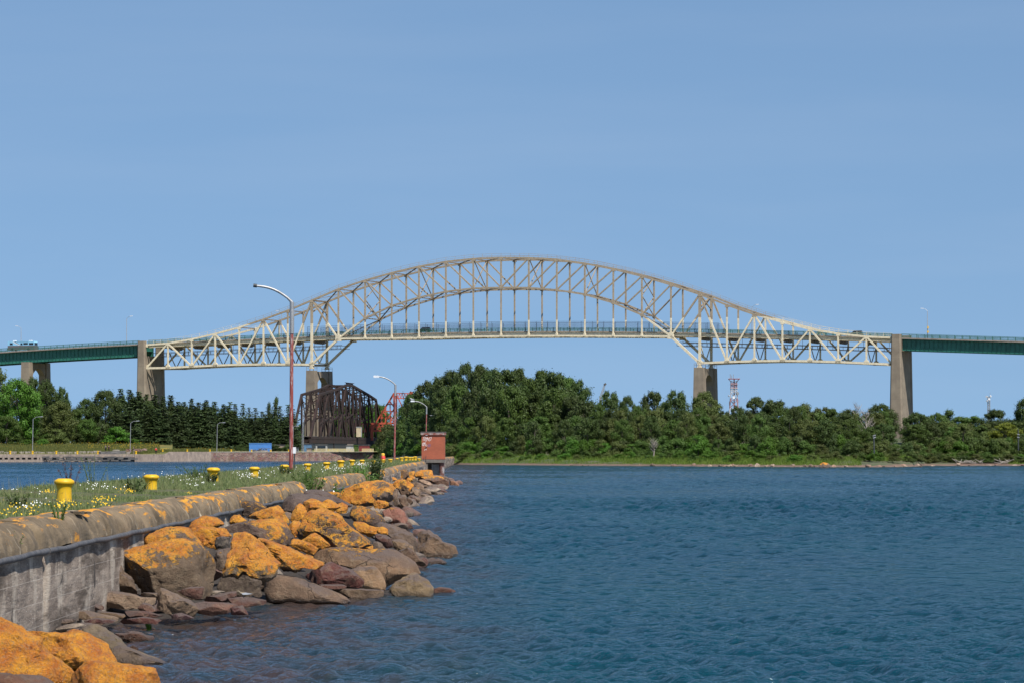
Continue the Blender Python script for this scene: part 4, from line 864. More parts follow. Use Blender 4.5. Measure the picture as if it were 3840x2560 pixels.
# -- slabs on the little beach
slabs = [([(700,700),(860,645),(930,642),(938,740),(870,790),(720,785)], 49.3, GR, 'blocky grey-brown stone at the left end of the flat slabs'),
 ([(1000,640),(1060,610),(1200,605),(1420,640),(1480,668),(1645,672),(1640,745),(1480,775),(1370,795),(1100,760),(1030,735)], 49.6, LT, 'long pale flat slab below the giant boulder'),
 ([(1640,780),(1655,640),(1680,573),(1720,580),(1850,640),(1985,700),(2100,790),(2040,880),(1800,850)], 49.0, LT, 'tilted pale slab with sharp upright corner, in front of the giant boulder'),
 ([(1850,602),(2000,560),(2138,556),(2125,690),(2000,675),(1920,640)], 50.6, RD, 'red stone lying against the foot of the giant boulder'),
 ([(2120,700),(2200,655),(2380,612),(2480,600),(2490,700),(2300,735)], 51.2, RD, 'wedge-shaped red slab right of the giant boulder foot'),
 ([(740,830),(760,810),(900,810),(1080,850),(1265,880),(1240,925),(1000,905),(880,900)], 46.4, LT, 'thin pale slab at the water edge, left group'),
 ([(1015,830),(1060,812),(1310,845),(1325,878),(1100,868)], 47.2, TN, 'narrow layered slab above the pale one at the water edge'),
 ([(1450,780),(1495,720),(1560,735),(1645,785),(1650,815),(1500,830)], 48.0, PK, 'pinkish block between the long pale slab and the tilted slab'),
 ([(1250,905),(1500,872),(1705,902),(1660,935),(1300,948)], 45.4, (0.16, 0.06, 0.05), 'wet dark red slab lapped by the water'),
 ([(860,915),(1000,882),(1255,912),(1100,940),(900,935)], 45.8, (0.15, 0.06, 0.06), 'wet purple-red slab beside the thin pale slab'),
 ([(590,875),(700,858),(858,905),(700,928),(600,915)], 46.2, LT, 'crumbly cream stone in the shade of the pier wall'),
 ([(885,760),(980,728),(1105,760),(1095,795),(900,805)], 48.2, RD, 'dull red slab under the left end of the long pale slab'),
 ([(1300,815),(1500,812),(1765,872),(1560,882),(1350,855)], 47.0, RD, 'thin red slab pointing right at the water edge'),
 ([(1770,852),(1900,830),(1990,860),(2052,895),(1900,905),(1800,895)], 46.9, (0.15, 0.08, 0.10), 'wet purple slab in front of the tilted slab'),
 ([(920,640),(940,562),(965,600),(1060,575),(1066,612),(1000,645)], 50.5, LT, 'small pale stones piled at the wall corner'),
 ([(1465,640),(1500,618),(1665,622),(1665,665),(1560,668)], 50.8, LT, 'flat cream stone behind the long pale slab'),
 ([(660,790),(680,758),(850,780),(900,800),(760,812)], 48.6, RD, 'red slab in the shadow at the foot of the pier wall')]
for pts, D, tn, lab in slabs: rock('A', pts, lab, D, 3.2, 4, 0.0, tn, 1.1, 0.035, 'flat_stone')
for pts, D, tn, lab in [([(1070,1080),(1200,1060),(1440,1068),(1480,1070),(1560,1100),(1480,1165),(1300,1190),(1130,1170)], 49.2, PK, 'long pinkish-red slab along the water right of the tilted slab'),
 ([(1470,1115),(1590,1090),(1650,1178),(1600,1190),(1480,1185)], 48.7, (0.15, 0.06, 0.06), 'wet dark red block at the right end of the pinkish slab'),
 ([(1420,1030),(1570,1008),(1700,1020),(1830,1040),(1830,1075),(1640,1110),(1460,1080)], 50.8, RD, 'flat red slab in front of the dark hollow under the pointed orange rock'),
 ([(580,990),(620,968),(780,970),(775,1010),(650,1015)], 50.7, LT, 'thin cream slab at the foot of the giant boulder')]:
    rock('B', pts, lab, D, 3.2, 4, 0.0, tn, 1.1, 0.035, 'flat_stone')
# -- big boulders, middle
rock('B', [(240,590),(330,552),(450,556),(560,530),(640,505),(720,470),(810,448),(920,440),(1020,455),(1130,480),(1250,540),(1315,610),(1340,700),(1345,860),(1330,990),(1200,1040),(1000,1010),(780,1010),(620,1000),(550,920),(500,800),(420,690),(330,620)], 'giant rounded boulder with patchy orange lichen beside the pier wall', 51.9, 2.5, 2, 0.40, (0.24, 0.19, 0.14), 0.8, 0.03)
rock('B', [(225,800),(250,690),(300,645),(380,660),(430,770),(520,835),(565,940),(600,1000),(400,990),(235,960)], 'crumbling brown rock tucked under the left side of the giant boulder', 51.2, 2.3, 3, 0.0, TN)
rock('B', [(600,440),(700,388),(800,345),(880,322),(1000,325),(1060,350),(1150,420),(1215,500),(1000,540),(800,560),(640,530)], 'orange-striped boulder directly behind the giant boulder', 54.6, 2.4, 1, 0.66, GR)
rock('B', [(1045,350),(1100,268),(1180,225),(1280,214),(1360,238),(1420,295),(1300,360),(1150,380)], 'domed rock with ring-shaped orange lichen next to the wall', 60.5, 2.2, 0, 0.66, (0.16, 0.11, 0.10))
rock('B', [(1055,350),(1150,310),(1300,330),(1480,360),(1500,440),(1380,460),(1350,545),(1200,490),(1120,410)], 'angular deep orange block between the domed rock and the pointed rock', 57.5, 3.4, 5, 0.92, TN)
rock('B', [(1330,430),(1400,415),(1490,425),(1490,540),(1320,535)], 'blackish stone in the gap left of the pointed orange rock', 57.0, 2.5, 3, 0.0, (0.07, 0.065, 0.065))
rock('B', [(1300,560),(1400,520),(1490,530),(1470,650),(1430,760),(1335,740)], 'grey mottled stone wedged between giant boulder and pointed rock', 54.8, 2.5, 3, 0.12, GR)
rock('B', [(1480,380),(1530,362),(1600,358),(1700,430),(1800,520),(1880,610),(1958,690),(1945,780),(1850,850),(1700,820),(1600,770),(1560,830),(1480,800),(1400,830),(1408,740),(1450,640),(1470,500)], 'pointed orange rock with grey undercut base at the centre of the pile', 52.0, 3.0, 4, 0.80, (0.24, 0.20, 0.155), 0.9)
rock('B', [(1350,880),(1400,760),(1480,740),(1640,760),(1800,830),(1830,920),(1810,1010),(1500,1010),(1380,960)], 'stone tinted dark for the shadow beneath the pointed orange rock', 54.6, 2.6, 3, 0.0, (0.12, 0.095, 0.075), 0.4)  # dark tint puts the shadow under the overhang into the stone colour
rock('C', [(90,790),(280,850),(420,890),(530,940),(640,990),(760,1040),(870,1075),(790,1130),(640,1130),(600,1190),(400,1180),(380,1060),(250,930)], 'long orange slab sloping down right of the pointed rock', 55.6, 3.0, 4, 0.80, TN, 0.9)
rock('B', [(1380,345),(1500,290),(1600,268),(1700,254),(1900,250),(2000,280),(2060,350),(2115,440),(2080,520),(1980,520),(1800,470),(1640,400),(1480,380)], 'broad boulder with bare purple-grey top and orange skirt', 60.6, 2.5, 1, 0.46, (0.18, 0.13, 0.115))
rock('B', [(1455,290),(1480,235),(1505,203),(1560,200),(1640,262),(1600,300),(1480,305)], 'small rounded orange rock behind the angular orange block', 64.0, 2.3, 1, 0.95, TN)
rock('B', [(1600,250),(1700,180),(1850,128),(1940,108),(2000,180),(2055,280),(1950,290),(1800,280),(1650,290)], 'sloping orange boulder with a grey stripe below the dark wall boulder', 67.0, 2.4, 2, 0.72, GR)
rock('B', [(1530,170),(1560,90),(1640,64),(1780,75),(1835,122),(1790,170),(1620,225),(1540,200)], 'dark brown boulder with one round lichen patch against the wall', 74.0, 2.6, 2, 0.30, (0.11, 0.085, 0.075))
rock('C', [(395,570),(410,530),(430,465),(500,395),(560,382),(700,390),(860,420),(960,470),(900,580),(700,640),(480,640)], 'bare purple-grey boulder leaning on the wall in shade', 83.0, 2.5, 1, 0.0, (0.15, 0.115, 0.11))
rock('C', [(600,400),(640,360),(740,348),(860,372),(960,430),(1080,490),(1100,520),(900,520),(700,470)], 'long smooth purple-grey boulder below the weedy gap in the coping', 90.0, 2.3, 0, 0.05, (0.15, 0.11, 0.105))
rock('C', [(495,660),(500,600),(530,520),(590,480),(620,500),(660,560),(640,640),(560,660)], 'upright orange rock with dark cleft left of the central orange mass', 71.0, 3.0, 3, 1.0, TN)
rock('C', [(595,500),(620,440),(680,430),(740,445),(800,470),(900,420),(980,460),(1010,510),(900,580),(700,600),(640,600)], 'lumpy orange boulder behind the tallest central rock', 77.0, 2.5, 3, 0.95, TN)
rock('C', [(560,830),(570,740),(600,640),(640,580),(720,530),(800,520),(860,550),(960,600),(1080,700),(1200,780),(1270,850),(1300,890),(1200,930),(1000,930),(850,940),(700,880)], 'massive central boulder streaked with orange lichen and bare grey bands', 63.0, 2.7, 4, 0.62, (0.17, 0.13, 0.12), 0.8)
rock('C', [(465,700),(520,655),(595,648),(590,740),(565,830),(530,820)], 'narrow rust-streaked stone left of the massive central boulder', 65.0, 2.6, 2, 0.75, BR)
rock('C', [(1070,600),(1085,545),(1120,512),(1250,520),(1340,555),(1400,610),(1438,690),(1330,740),(1200,700),(1110,660)], 'smooth brown-grey dome with a small orange patch, right of centre', 84.0, 2.3, 0, 0.36, (0.17, 0.125, 0.11))
rock('C', [(930,560),(960,490),(1000,475),(1060,512),(1078,570),(980,590)], 'small knobbly orange rock left of the brown-grey dome', 80.0, 2.5, 3, 0.85, BR)
rock('C', [(960,430),(975,390),(1010,340),(1100,296),(1250,270),(1400,263),(1470,290),(1530,330),(1548,440),(1540,530),(1400,550),(1300,510),(1150,510),(1010,460)], 'great flat-topped block with bare grey top and orange face', 114.0, 3.6, 4, 0.62, (0.19, 0.155, 0.145), 1.1)
rock('C', [(1095,690),(1120,655),(1200,660),(1270,700),(1350,715),(1440,725),(1455,785),(1330,800),(1250,820),(1150,760)], 'orange ridge rock left of the smooth grey shoulder', 71.0, 2.6, 3, 0.95, TN)
rock('C', [(1390,570),(1480,518),(1560,528),(1610,570),(1640,640),(1620,700),(1540,720),(1440,690),(1410,640)], 'red and white swirled rock at the water side', 104.0, 2.4, 2, 0.28, (0.33, 0.16, 0.13))
rock('C', [(1400,640),(1420,612),(1470,618),(1508,645),(1480,670),(1430,670)], 'whitish-grey chip leaning on the swirled red rock', 101.0, 2.6, 2, 0.0, (0.5, 0.45, 0.42))
rock('C', [(640,990),(700,950),(800,925),(980,915),(1230,930),(1450,930),(1560,945),(1660,1025),(1750,1115),(1775,1175),(1700,1215),(1580,1230),(1480,1290),(1420,1345),(1370,1220),(1280,1110),(1150,1125),(900,1090),(760,1050)], 'long smooth tan-brown boulder with orange left shoulder', 60.8, 2.4, 1, 0.34, (0.29, 0.20, 0.13), 0.6, 0.03)
rock('C', [(970,930),(1000,860),(1040,825),(1120,808),(1260,845),(1310,890),(1322,955),(1150,960),(1000,950)], 'squarish bright orange rock above the long tan boulder', 65.0, 2.6, 3, 0.88, TN)
rock('C', [(1060,1150),(1180,1110),(1310,1088),(1370,1125),(1415,1240),(1425,1345),(1200,1340),(1180,1240)], 'egg-shaped light tan boulder below the long tan boulder', 58.4, 2.3, 0, 0.0, (0.42, 0.30, 0.19))
rock('C', [(595,1210),(700,1150),(800,1090),(900,1073),(1000,1105),(1100,1150),(1222,1250),(1200,1315),(900,1300),(740,1275),(650,1235)], 'dark red layered slab rock with shadowed underside', 56.8, 3.0, 5, 0.0, (0.16, 0.055, 0.045), 1.0)
rock('C', [(235,1340),(250,1250),(300,1168),(420,1188),(640,1228),(740,1275),(830,1310),(930,1350),(1020,1385),(1115,1465),(900,1480),(600,1480),(280,1460)], 'long bare grey-brown boulder sloping into the water', 55.3, 2.6, 1, 0.0, (0.26, 0.19, 0.14), 0.6, 0.03)
rock('C', [(870,1325),(1000,1316),(1180,1318),(1412,1338),(1415,1400),(1180,1445),(1050,1410)], 'flat-topped grey-brown slab at the waterline under the egg-shaped boulder', 56.7, 3.4, 3, 0.0, TN)
rock('C', [(750,1280),(1000,1278),(1055,1300),(1050,1318),(800,1312)], 'thin red slab under the layered red rock', 56.0, 3.0, 2, 0.0, RD, name='flat_stone')
rock('C', [(1465,1345),(1500,1290),(1540,1240),(1640,1190),(1740,1188),(1830,1238),(1900,1312),(1890,1360),(1750,1395),(1560,1385)], 'round pale boulder standing in the water', None, 2.2, 0, 0.0, (0.36, 0.29, 0.18), wl=True)
rock('C', [(1860,1325),(1960,1308),(2060,1320),(2140,1350),(2030,1362),(1900,1365)], 'reddish slab awash right of the round pale boulder', None, 2.6, 2, 0.0, (0.22, 0.08, 0.04), 0.9, wl=True)
rock('C', [(1665,765),(1700,738),(1760,733),(1850,740),(1930,798),(1990,860),(2090,895),(2142,960),(2145,1000),(1930,1005),(1760,1005),(1725,930),(1705,850)], 'large bare grey-brown boulder reaching furthest into the water', None, 2.5, 4, 0.0, (0.25, 0.18, 0.125), 0.7, wl=True)
rock('C', [(1310,710),(1370,668),(1480,690),(1600,740),(1690,785),(1730,880),(1725,985),(1600,950),(1480,850),(1400,750)], 'smooth grey shoulder boulder left of the far-reaching one', 79.0, 2.4, 0, 0.08, (0.21, 0.16, 0.13))
rock('C', [(1275,820),(1330,788),(1420,790),(1480,825),(1505,915),(1440,930),(1330,860)], 'dark red-brown rock under the orange ridge', 69.0, 3.0, 4, 0.0, (0.13, 0.06, 0.05))
rock('C', [(1475,840),(1560,835),(1620,850),(1690,905),(1720,970),(1560,960),(1500,920)], 'light tan rock below the smooth grey shoulder', 71.5, 2.4, 1, 0.0, (0.38, 0.28, 0.18))
rock('C', [(1290,870),(1320,845),(1380,870),(1440,935),(1400,960),(1320,955)], 'grey pitted rock right of the squarish orange rock', 67.0, 2.5, 2, 0.0, GR)
rock('C', [(1540,910),(1600,895),(1660,918),(1720,980),(1800,1050),(1840,1110),(1780,1120),(1680,1080),(1600,990)], 'low red-brown rock running down to the water right of the tan boulder', 69.0, 2.6, 2, 0.0, BR)
rock('C', [(1780,1060),(1820,1030),(1870,1013),(1960,1028),(2040,1070),(1900,1085)], 'dark wet stone half under water below the far-reaching boulder', None, 2.4, 1, 0.0, (0.10, 0.055, 0.035), wl=True)
rock('C', [(1560,740),(1600,690),(1640,655),(1680,680),(1695,740),(1640,755)], 'small brown stone at the water below the swirled rock', None, 2.4, 1, 0.0, BR, wl=True)
rock('C', [(485,890),(520,830),(600,840),(700,880),(765,930),(720,990),(560,950)], 'low orange rock in front of the massive central boulder', 59.5, 2.8, 3, 0.95, TN)
rock('C', [(590,850),(650,815),(740,775),(820,830),(890,890),(860,940),(650,900)], 'yellow-orange slab leaning on the massive central boulder', 61.0, 3.0, 3, 0.85, TN)
rock('C', [(640,980),(700,940),(830,920),(1000,930),(900,970),(740,1010)], 'thin orange ledge above the long tan boulder', 62.5, 2.8, 3, 0.9, TN)
rock('C', [(1330,770),(1350,720),(1400,712),(1450,740),(1452,790),(1380,800)], 'bright orange knob at the right end of the ridge', 70.0, 2.4, 2, 1.0, TN)
rock('C', [(400,600),(440,560),(510,580),(510,640),(440,650)], 'pale rubble stone in the gap under the purple-grey boulder', 78.0, 2.4, 2, 0.1, LT)
rock('C', [(820,400),(860,368),(980,380),(1000,420),(920,440)], 'low orange-edged rock beside the white daisies', 100.0, 2.6, 2, 0.6, GR)
# -- far group towards the hut
far = [([(425,625),(470,560),(560,530),(700,518),(840,488),(852,545),(760,600),(660,640),(560,620)], None, 'flat orange slab with pale broken edge, far group', 0.85, LT, 3.2),
 ([(575,520),(620,470),(680,438),(780,428),(830,480),(780,530),(640,545)], None, 'orange rock against the wall left of the brown cube rock', 0.85, TN, 2.5),
 ([(800,460),(860,365),(940,345),(1020,338),(1060,400),(1085,490),(1040,570),(880,575)], None, 'cube-like brown rock with rusty patches near the far coping', 0.42, BR, 3.4),
 ([(1055,400),(1120,360),(1190,345),(1225,420),(1180,550),(1100,530)], None, 'orange rock right of the cube-like brown rock', 0.65, BR, 2.8),
 ([(1165,450),(1230,390),(1350,350),(1480,345),(1590,350),(1625,500),(1400,520),(1220,540)], None, 'wide pale and orange block in front of the brick hut piles', 0.62, LT, 3.4),
 ([(1310,520),(1400,485),(1500,475),(1720,498),(1820,540),(1930,590),(1995,630),(1995,705),(1780,725),(1620,650),(1450,580)], None, 'long dark brown rock with orange crest below the hut', 0.30, (0.18, 0.10, 0.07), 2.6),
 ([(1950,590),(2000,562),(2060,575),(2180,655),(2215,705),(2100,712),(1990,700)], 1, 'reddish tan rock tip farthest right below the hut', 0.0, (0.36, 0.20, 0.13), 2.4),
 ([(1205,570),(1300,560),(1480,590),(1560,630),(1620,690),(1560,710),(1450,680),(1300,620)], None, 'long pale splintered rock pointing at the water, upper one', 0.0, (0.42, 0.32, 0.25), 2.8),
 ([(1120,660),(1180,632),(1320,638),(1420,720),(1435,810),(1340,785),(1200,700)], None, 'pale splintered rock pointing at the water, lower one', 0.05, (0.40, 0.30, 0.23), 2.8),
 ([(1420,750),(1500,760),(1600,700),(1680,678),(1765,745),(1750,785),(1600,795),(1480,785)], 1, 'brown rock cluster at the waterline below the pale splintered rocks', 0.0, BR, 2.5),
 ([(700,680),(780,610),(850,578),(980,585),(1110,612),(1205,700),(1140,790),(1085,890),(930,910),(840,780)], None, 'large rusty orange rock right of the great flat-topped block', 0.72, BR, 2.8),
 ([(1140,740),(1200,725),(1290,728),(1345,830),(1345,940),(1260,965),(1150,880)], None, 'two-tone rock with orange cap and pale ribbed face', 0.42, LT, 2.6),
 ([(1320,830),(1380,815),(1460,860),(1600,950),(1690,1060),(1600,1085),(1450,1075),(1340,980)], 1, 'blackish rock with cream patches jutting into the water', 0.0, (0.07, 0.055, 0.045), 2.6),
 ([(835,920),(900,890),(1000,955),(1090,1100),(1050,1200),(960,1180),(880,1080)], None, 'brown striated rock below the large rusty orange rock', 0.1, BR, 2.5),
 ([(990,1010),(1040,965),(1100,958),(1175,1050),(1165,1125),(1060,1130)], None, 'rounded brown stone in the middle of the far group', 0.0, BR, 2.3),
 ([(1075,940),(1110,908),(1160,915),(1240,985),(1245,1090),(1160,1040)], None, 'pink-red stone above the rounded brown stone', 0.0, PK, 2.5),
 ([(1240,1010),(1300,985),(1390,1000),(1450,1085),(1300,1100)], 1, 'flat red stone beside the blackish jutting rock', 0.0, RD, 2.6),
 ([(835,1090),(860,1050),(900,1080),(975,1195),(955,1245),(870,1210)], 1, 'small olive-brown boulder at the water beside the swirled rock', 0.0, (0.22, 0.17, 0.11), 2.3),
 ([(185,610),(215,560),(290,515),(330,560),(358,620),(280,630)], None, 'small pointed brown stone standing on the great flat-topped block', 0.15, BR, 2.8),
 ([(275,810),(320,775),(480,745),(640,738),(720,800),(735,1000),(660,1060),(400,1030),(285,940)], 103.0, 'grey slab with orange blotches on the right face of the great block', 0.55, (0.27, 0.22, 0.20), 3.6),
 ([(735,790),(790,765),(835,790),(838,1150),(745,1140)], 106.0, 'grey pillar-like stone at the corner of the great block', 0.30, (0.24, 0.18, 0.14), 3.2),
 ([(290,1050),(400,1010),(620,1060),(650,1160),(450,1220),(320,1200)], 99.0, 'bright orange rock below the blotched grey slab', 0.95, TN, 2.6),
 ([(1090,520),(1140,480),(1200,500),(1210,560),(1120,570)], None, 'small orange stone between the cube rock and the pale splinter', 0.9, TN, 2.5),
 ([(985,600),(1060,520),(1140,545),(1180,600),(1100,625)], None, 'rusty orange stone under the cube-like brown rock', 0.75, BR, 2.6)]
for pts, wl, lab, li_, tn, q in far:
    D_ = wl if (wl and wl > 1) else None
    rock('D', pts, lab, D_, q, 3, li_, tn, 0.9, 0.05, wl=(wl == 1))
# -- filler stones and the bank they lie on
bank = []
Ds = np.r_[np.arange(33, 120, 0.5), np.arange(120, 345, 2.0)]; us = np.linspace(0, 1, 40); G_ = []
for D in Ds:
    e = edge_x(D)+0.5; w = pw(D)+0.35; row = []
    for u in us:
        X = w + (max(e, w+0.4)-w)*u; z = pile_z(X, D)*(0.12 if D < 46 else 0.12+0.28*min(1, (D-46)/6)) - 0.25*max(0, u-0.85)/0.15 - 0.12
        z += 0.10*mn.fractal(Vector((X*2.3, D*1.1, 0)), 0.8, 2.1, 4); row.append((X, D, z))
    G_.append(row)
A = np.array(G_); M_bank = simple('rubble_bank', (0.045, 0.033, 0.024), (0.018, 0.013, 0.010), 3.5, 0.95, bump=0.9, bd=0.12)  # bank coloured nearly black to deepen the shade in the gaps between boulders
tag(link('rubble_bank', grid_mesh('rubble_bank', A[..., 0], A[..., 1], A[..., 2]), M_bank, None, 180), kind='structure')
fills = []
for i in range(6):
    V, Fc = ICO[3]; P_ = V*np.array([0.5, 0.42, 0.3]); rg = np.random.default_rng(i+40)
    for _ in range(8):
        nn = rg.normal(0, 1, 3); nn /= np.linalg.norm(nn); h = P_@nn; P_ = P_ - (np.maximum(h-h.max()*rg.uniform(0.55, 0.85), 0)*0.95)[:, None]*nn
    P_ += (P_/np.linalg.norm(P_, axis=1)[:, None])*(fnoise(P_, 3.0, i*7.0)*0.03)[:, None]
    fills.append(np_mesh('broken_stone', P_, Fc)); fills[-1].materials.append(M_rock); fills[-1].shade_smooth(); fills[-1].set_sharp_from_angle(angle=R(32))
rr_ = random.Random(21)
for i in range(120):
    D = 43 + (300-43)*rr_.random()**1.7 if i > 14 else rr_.uniform(44, 56)
    e = edge_x(D); w = pw(D)+0.6
    if e < w+0.3: continue
    u = rr_.random()**0.7; X = w + (e-w)*u; s_ = rr_.uniform(0.35, 0.9)*(0.55 if D < 57 else 1.0)*(1+D/400)
    o = bpy.data.objects.new('broken_stone', fills[i % 6]); COL.objects.link(o); o.location = (X, D, pile_z(X, D)*(0.35 if D < 52 else 0.6) - 0.03); o.rotation_euler = (rr_.uniform(-.4, .4), rr_.uniform(-.4, .4), rr_.uniform(0, 6.28)); o.scale = (s_, s_, s_*(0.4 if D < 57 else 0.8))
    tn = rr_.choice([TN, BR, RD, GR, PK, LT]); o.color = (*tn, rr_.choice([0, 0, 0.1, 0.5, 0.9]) if u < 0.6 and D > 56 else 0.0)
    tag(o, 'small broken stone in a gap ' + ('beside the flat slabs' if D < 57 else 'among the big orange boulders' if D < 100 else 'near the great flat-topped block' if D < 160 else 'towards the brick hut'), 'rock', 'small broken stones ' + ('beside the flat slabs' if D < 57 else 'among the big orange boulders' if D < 100 else 'near the great flat-topped block' if D < 160 else 'towards the brick hut'))
bird(P(914, 2241, 50.4), 0.42, 'small brown and white shorebird on the flat red slab', (M_sp, M_gg), 'shorebird', 0.3)
# ================================================================ TREES, SHRUBS, GRASS
def foliage(name, c1, c2, c3, tr=0.25):
    t = NT(name); v = t.pos(); oi = t.n('ShaderNodeObjectInfo')
    a = t.mix(t.ramp(t.noise(v, 0.45, 3), 0.35, 0.65), c1, c2)
    a = t.mix(t.math('MULTIPLY', t.ramp(t.noise(v, 2.6, 3), 0.45, 0.75), 0.6), a, c3)
    hs = t.n('ShaderNodeHueSaturation'); t.l(a, hs.inputs['Color']); t.l(t.math('ADD', 0.485, t.math('MULTIPLY', oi.outputs['Random'], 0.025)), hs.inputs['Hue']); t.l(t.math('ADD', 0.75, t.math('MULTIPLY', oi.outputs['Random'], 0.5)), hs.inputs['Value'])
    t.color(hs.outputs[0]); t.set(Roughness=0.55, Specular_IOR_Level=0.25)
    tl = t.n('ShaderNodeBsdfTranslucent'); t.l(hs.outputs[0], tl.inputs[0]); ms = t.n('ShaderNodeMixShader'); ms.inputs[0].default_value = tr
    t.l(t.b.outputs[0], ms.inputs[1]); t.l(tl.outputs[0], ms.inputs[2]); t.l(ms.outputs[0], t.out.inputs[0]); return t.m
FD = foliage('dark_leaves', (0.042, 0.068, 0.016), (0.056, 0.088, 0.020), (0.095, 0.125, 0.036))
FM = foliage('mid_leaves', (0.055, 0.100, 0.018), (0.072, 0.125, 0.022), (0.115, 0.16, 0.036))
FB = foliage('bright_leaves', (0.055, 0.13, 0.012), (0.075, 0.16, 0.018), (0.11, 0.19, 0.03))
FO = foliage('olive_leaves', (0.075, 0.10, 0.022), (0.095, 0.12, 0.03), (0.13, 0.15, 0.05))
FY = foliage('yellow_green_leaves', (0.13, 0.17, 0.012), (0.16, 0.20, 0.02), (0.20, 0.22, 0.03))
FC = foliage('spruce_needles', (0.032, 0.052, 0.017), (0.042, 0.066, 0.020), (0.070, 0.096, 0.032), 0.1)
M_bark = simple('bark', (0.12, 0.10, 0.08), (0.06, 0.05, 0.04), 3, 0.95)
M_deadw = simple('bleached_wood', (0.34, 0.30, 0.26), (0.22, 0.19, 0.16), 3, 0.9)
def quads(C, N, sx, sy, r, up=0.0):
    n = len(C); rv = r.normal(0, 1, (n, 3)); rv[:, 2] += up
    U = np.cross(N, rv); U /= np.maximum(np.linalg.norm(U, axis=1), 1e-6)[:, None]; V = np.cross(N, U)
    sx = sx[:, None]; sy = sy[:, None]
    v = np.stack([C - U*sx*0.5 - V*sy, C + U*sx*0.5 - V*sy*0.2, C + U*sx*0.15 + V*sy, C - U*sx*0.5 + V*sy*0.3], 1).reshape(-1, 3)
    return v, np.arange(n*4).reshape(n, 4)
def crown_mesh(name, seed, nl=34, per=150, shape='round', leaf=0.03, spread=0.17, stretch=1.0):
    # unit tree: height 1, radius ~0.4
    r = np.random.default_rng(seed); Cc = []; Rr = []
    for i in range(nl):
        if shape == 'round':
            u = r.random(); z = 0.16 + 0.76*u; rad = 0.40*math.sin(math.pi*min(1, (u*0.86+0.12)))**0.65
            a = r.random()*6.28; q = rad*r.uniform(0.35, 1.0)**0.6; Cc.append((q*math.cos(a), q*math.sin(a), z)); Rr.append(spread*r.uniform(0.65, 1.2)*(1 if u < 0.8 else 0.7))
        elif shape == 'bush':
            u = r.random(); z = 0.12 + 0.66*u; rad = 0.46*math.cos(u*1.25); a = r.random()*6.28; q = rad*r.uniform(0.3, 1)**0.6; Cc.append((q*math.cos(a), q*math.sin(a), z)); Rr.append(spread*r.uniform(0.7, 1.25))
        else:
            u = r.random(); z = 0.08 + 0.82*u; rad = 0.24*(1-u*0.75); a = r.random()*6.28; q = rad*r.uniform(0.2, 1)**0.6; Cc.append((q*math.cos(a), q*math.sin(a), z)); Rr.append(0.11*r.uniform(0.7, 1.2))
    vs = []; ns = []
    for c, R_ in zip(Cc, Rr):
        n = int(per*r.uniform(0.7, 1.3)); d = r.normal(0, 1, (n, 3)); d /= np.linalg.norm(d, axis=1)[:, None]
        rad = R_*(r.random(n)**0.33)*(1+0.35*np.sin(d[:, 0]*5+seed)*np.sin(d[:, 1]*6))
        p = np.array(c) + d*rad[:, None]*np.array([1, 1, 0.62*stretch])
        vs.append(p); nn = d + np.array([0, 0, 0.35]) + r.normal(0, 0.45, (n, 3)); nn /= np.linalg.norm(nn, axis=1)[:, None]; ns.append(nn)
    C = np.concatenate(vs); N = np.concatenate(ns)
    # twiggy sprays on the outline
    m = len(C)//14; idx = r.integers(0, len(C), m); ex = C[idx]*np.array([1.07, 1.07, 1.0]) + np.stack([r.normal(0, .01, m), r.normal(0, .01, m), np.abs(r.normal(0.012, 0.02, m))], -1)
    C = np.concatenate([C, ex]); N = np.concatenate([N, N[idx]])
    n = len(C); v, q = quads(C, N, leaf*r.uniform(0.7, 1.4, n), leaf*r.uniform(0.7, 1.5, n)*(0.5+0.5*stretch), r, 0.4)
    return np_mesh(name, v, q)
def spruce_mesh(name, seed, wid=0.2, nb=30, pine=False):
    r = np.random.default_rng(seed); Cs = []; Ns = []; Sx = []; Sy = []
    for i in range(nb):
        u = i/nb; z = 0.03 + 0.95*u; L = wid*(1-u)**0.82*r.uniform(0.85, 1.12) + 0.008
        for k in range(int(7 + 5*(1-u))):
            a = r.random()*6.28; l = L*r.uniform(0.65, 1.15); m = max(4, int(26*l/wid))
            tt = np.linspace(0.15, 1, m); droop = -0.35*l*tt**1.3 + (0.18*l*tt**3 if not pine else 0.45*l*tt)
            x = np.cos(a)*l*tt; y = np.sin(a)*l*tt; w = r.normal(0, 0.010+0.016*(1-u), (m, 3)); w[:, 2] *= 0.5
            Cs.append(np.stack([x, y, z+droop], -1)+w); nn = np.stack([np.cos(a)*0.4+0*tt, np.sin(a)*0.4+0*tt, 0.8+0*tt], -1)+r.normal(0, 0.4, (m, 3)); Ns.append(nn/np.linalg.norm(nn, axis=1)[:, None])
            Sx.append(r.uniform(0.010, 0.020, m)); Sy.append(r.uniform(0.012, 0.026, m))
    C = np.concatenate(Cs); N = np.concatenate(Ns); v, q = quads(C, N, np.concatenate(Sx), np.concatenate(Sy), r)
    return np_mesh(name, v, q)
def trunk_mesh(name, seed, h=0.55, rad=0.02, limbs=6):
    r = random.Random(seed); mb = MB(); top = Vector((r.uniform(-.03, .03), r.uniform(-.03, .03), h))
    mb.tube([(0, 0, -0.04), (top.x*0.3, top.y*0.3, h*0.4), tuple(top)], [rad*1.3, rad, rad*0.35], 7)
    for i in range(limbs):
        z = h*r.uniform(0.3, 0.95); a = r.uniform(0, 6.28); l = r.uniform(0.16, 0.32)
        p0 = Vector((top.x*z/h, top.y*z/h, z)); p1 = p0 + Vector((math.cos(a)*l, math.sin(a)*l, l*r.uniform(0.5, 1.1)))
        mb.tube([p0, (p0+p1)/2 + Vector((0, 0, 0.02)), p1], [rad*0.5, rad*0.32, rad*0.12], 5)
    return mesh_from(name, mb.v, mb.f)
PR = {}
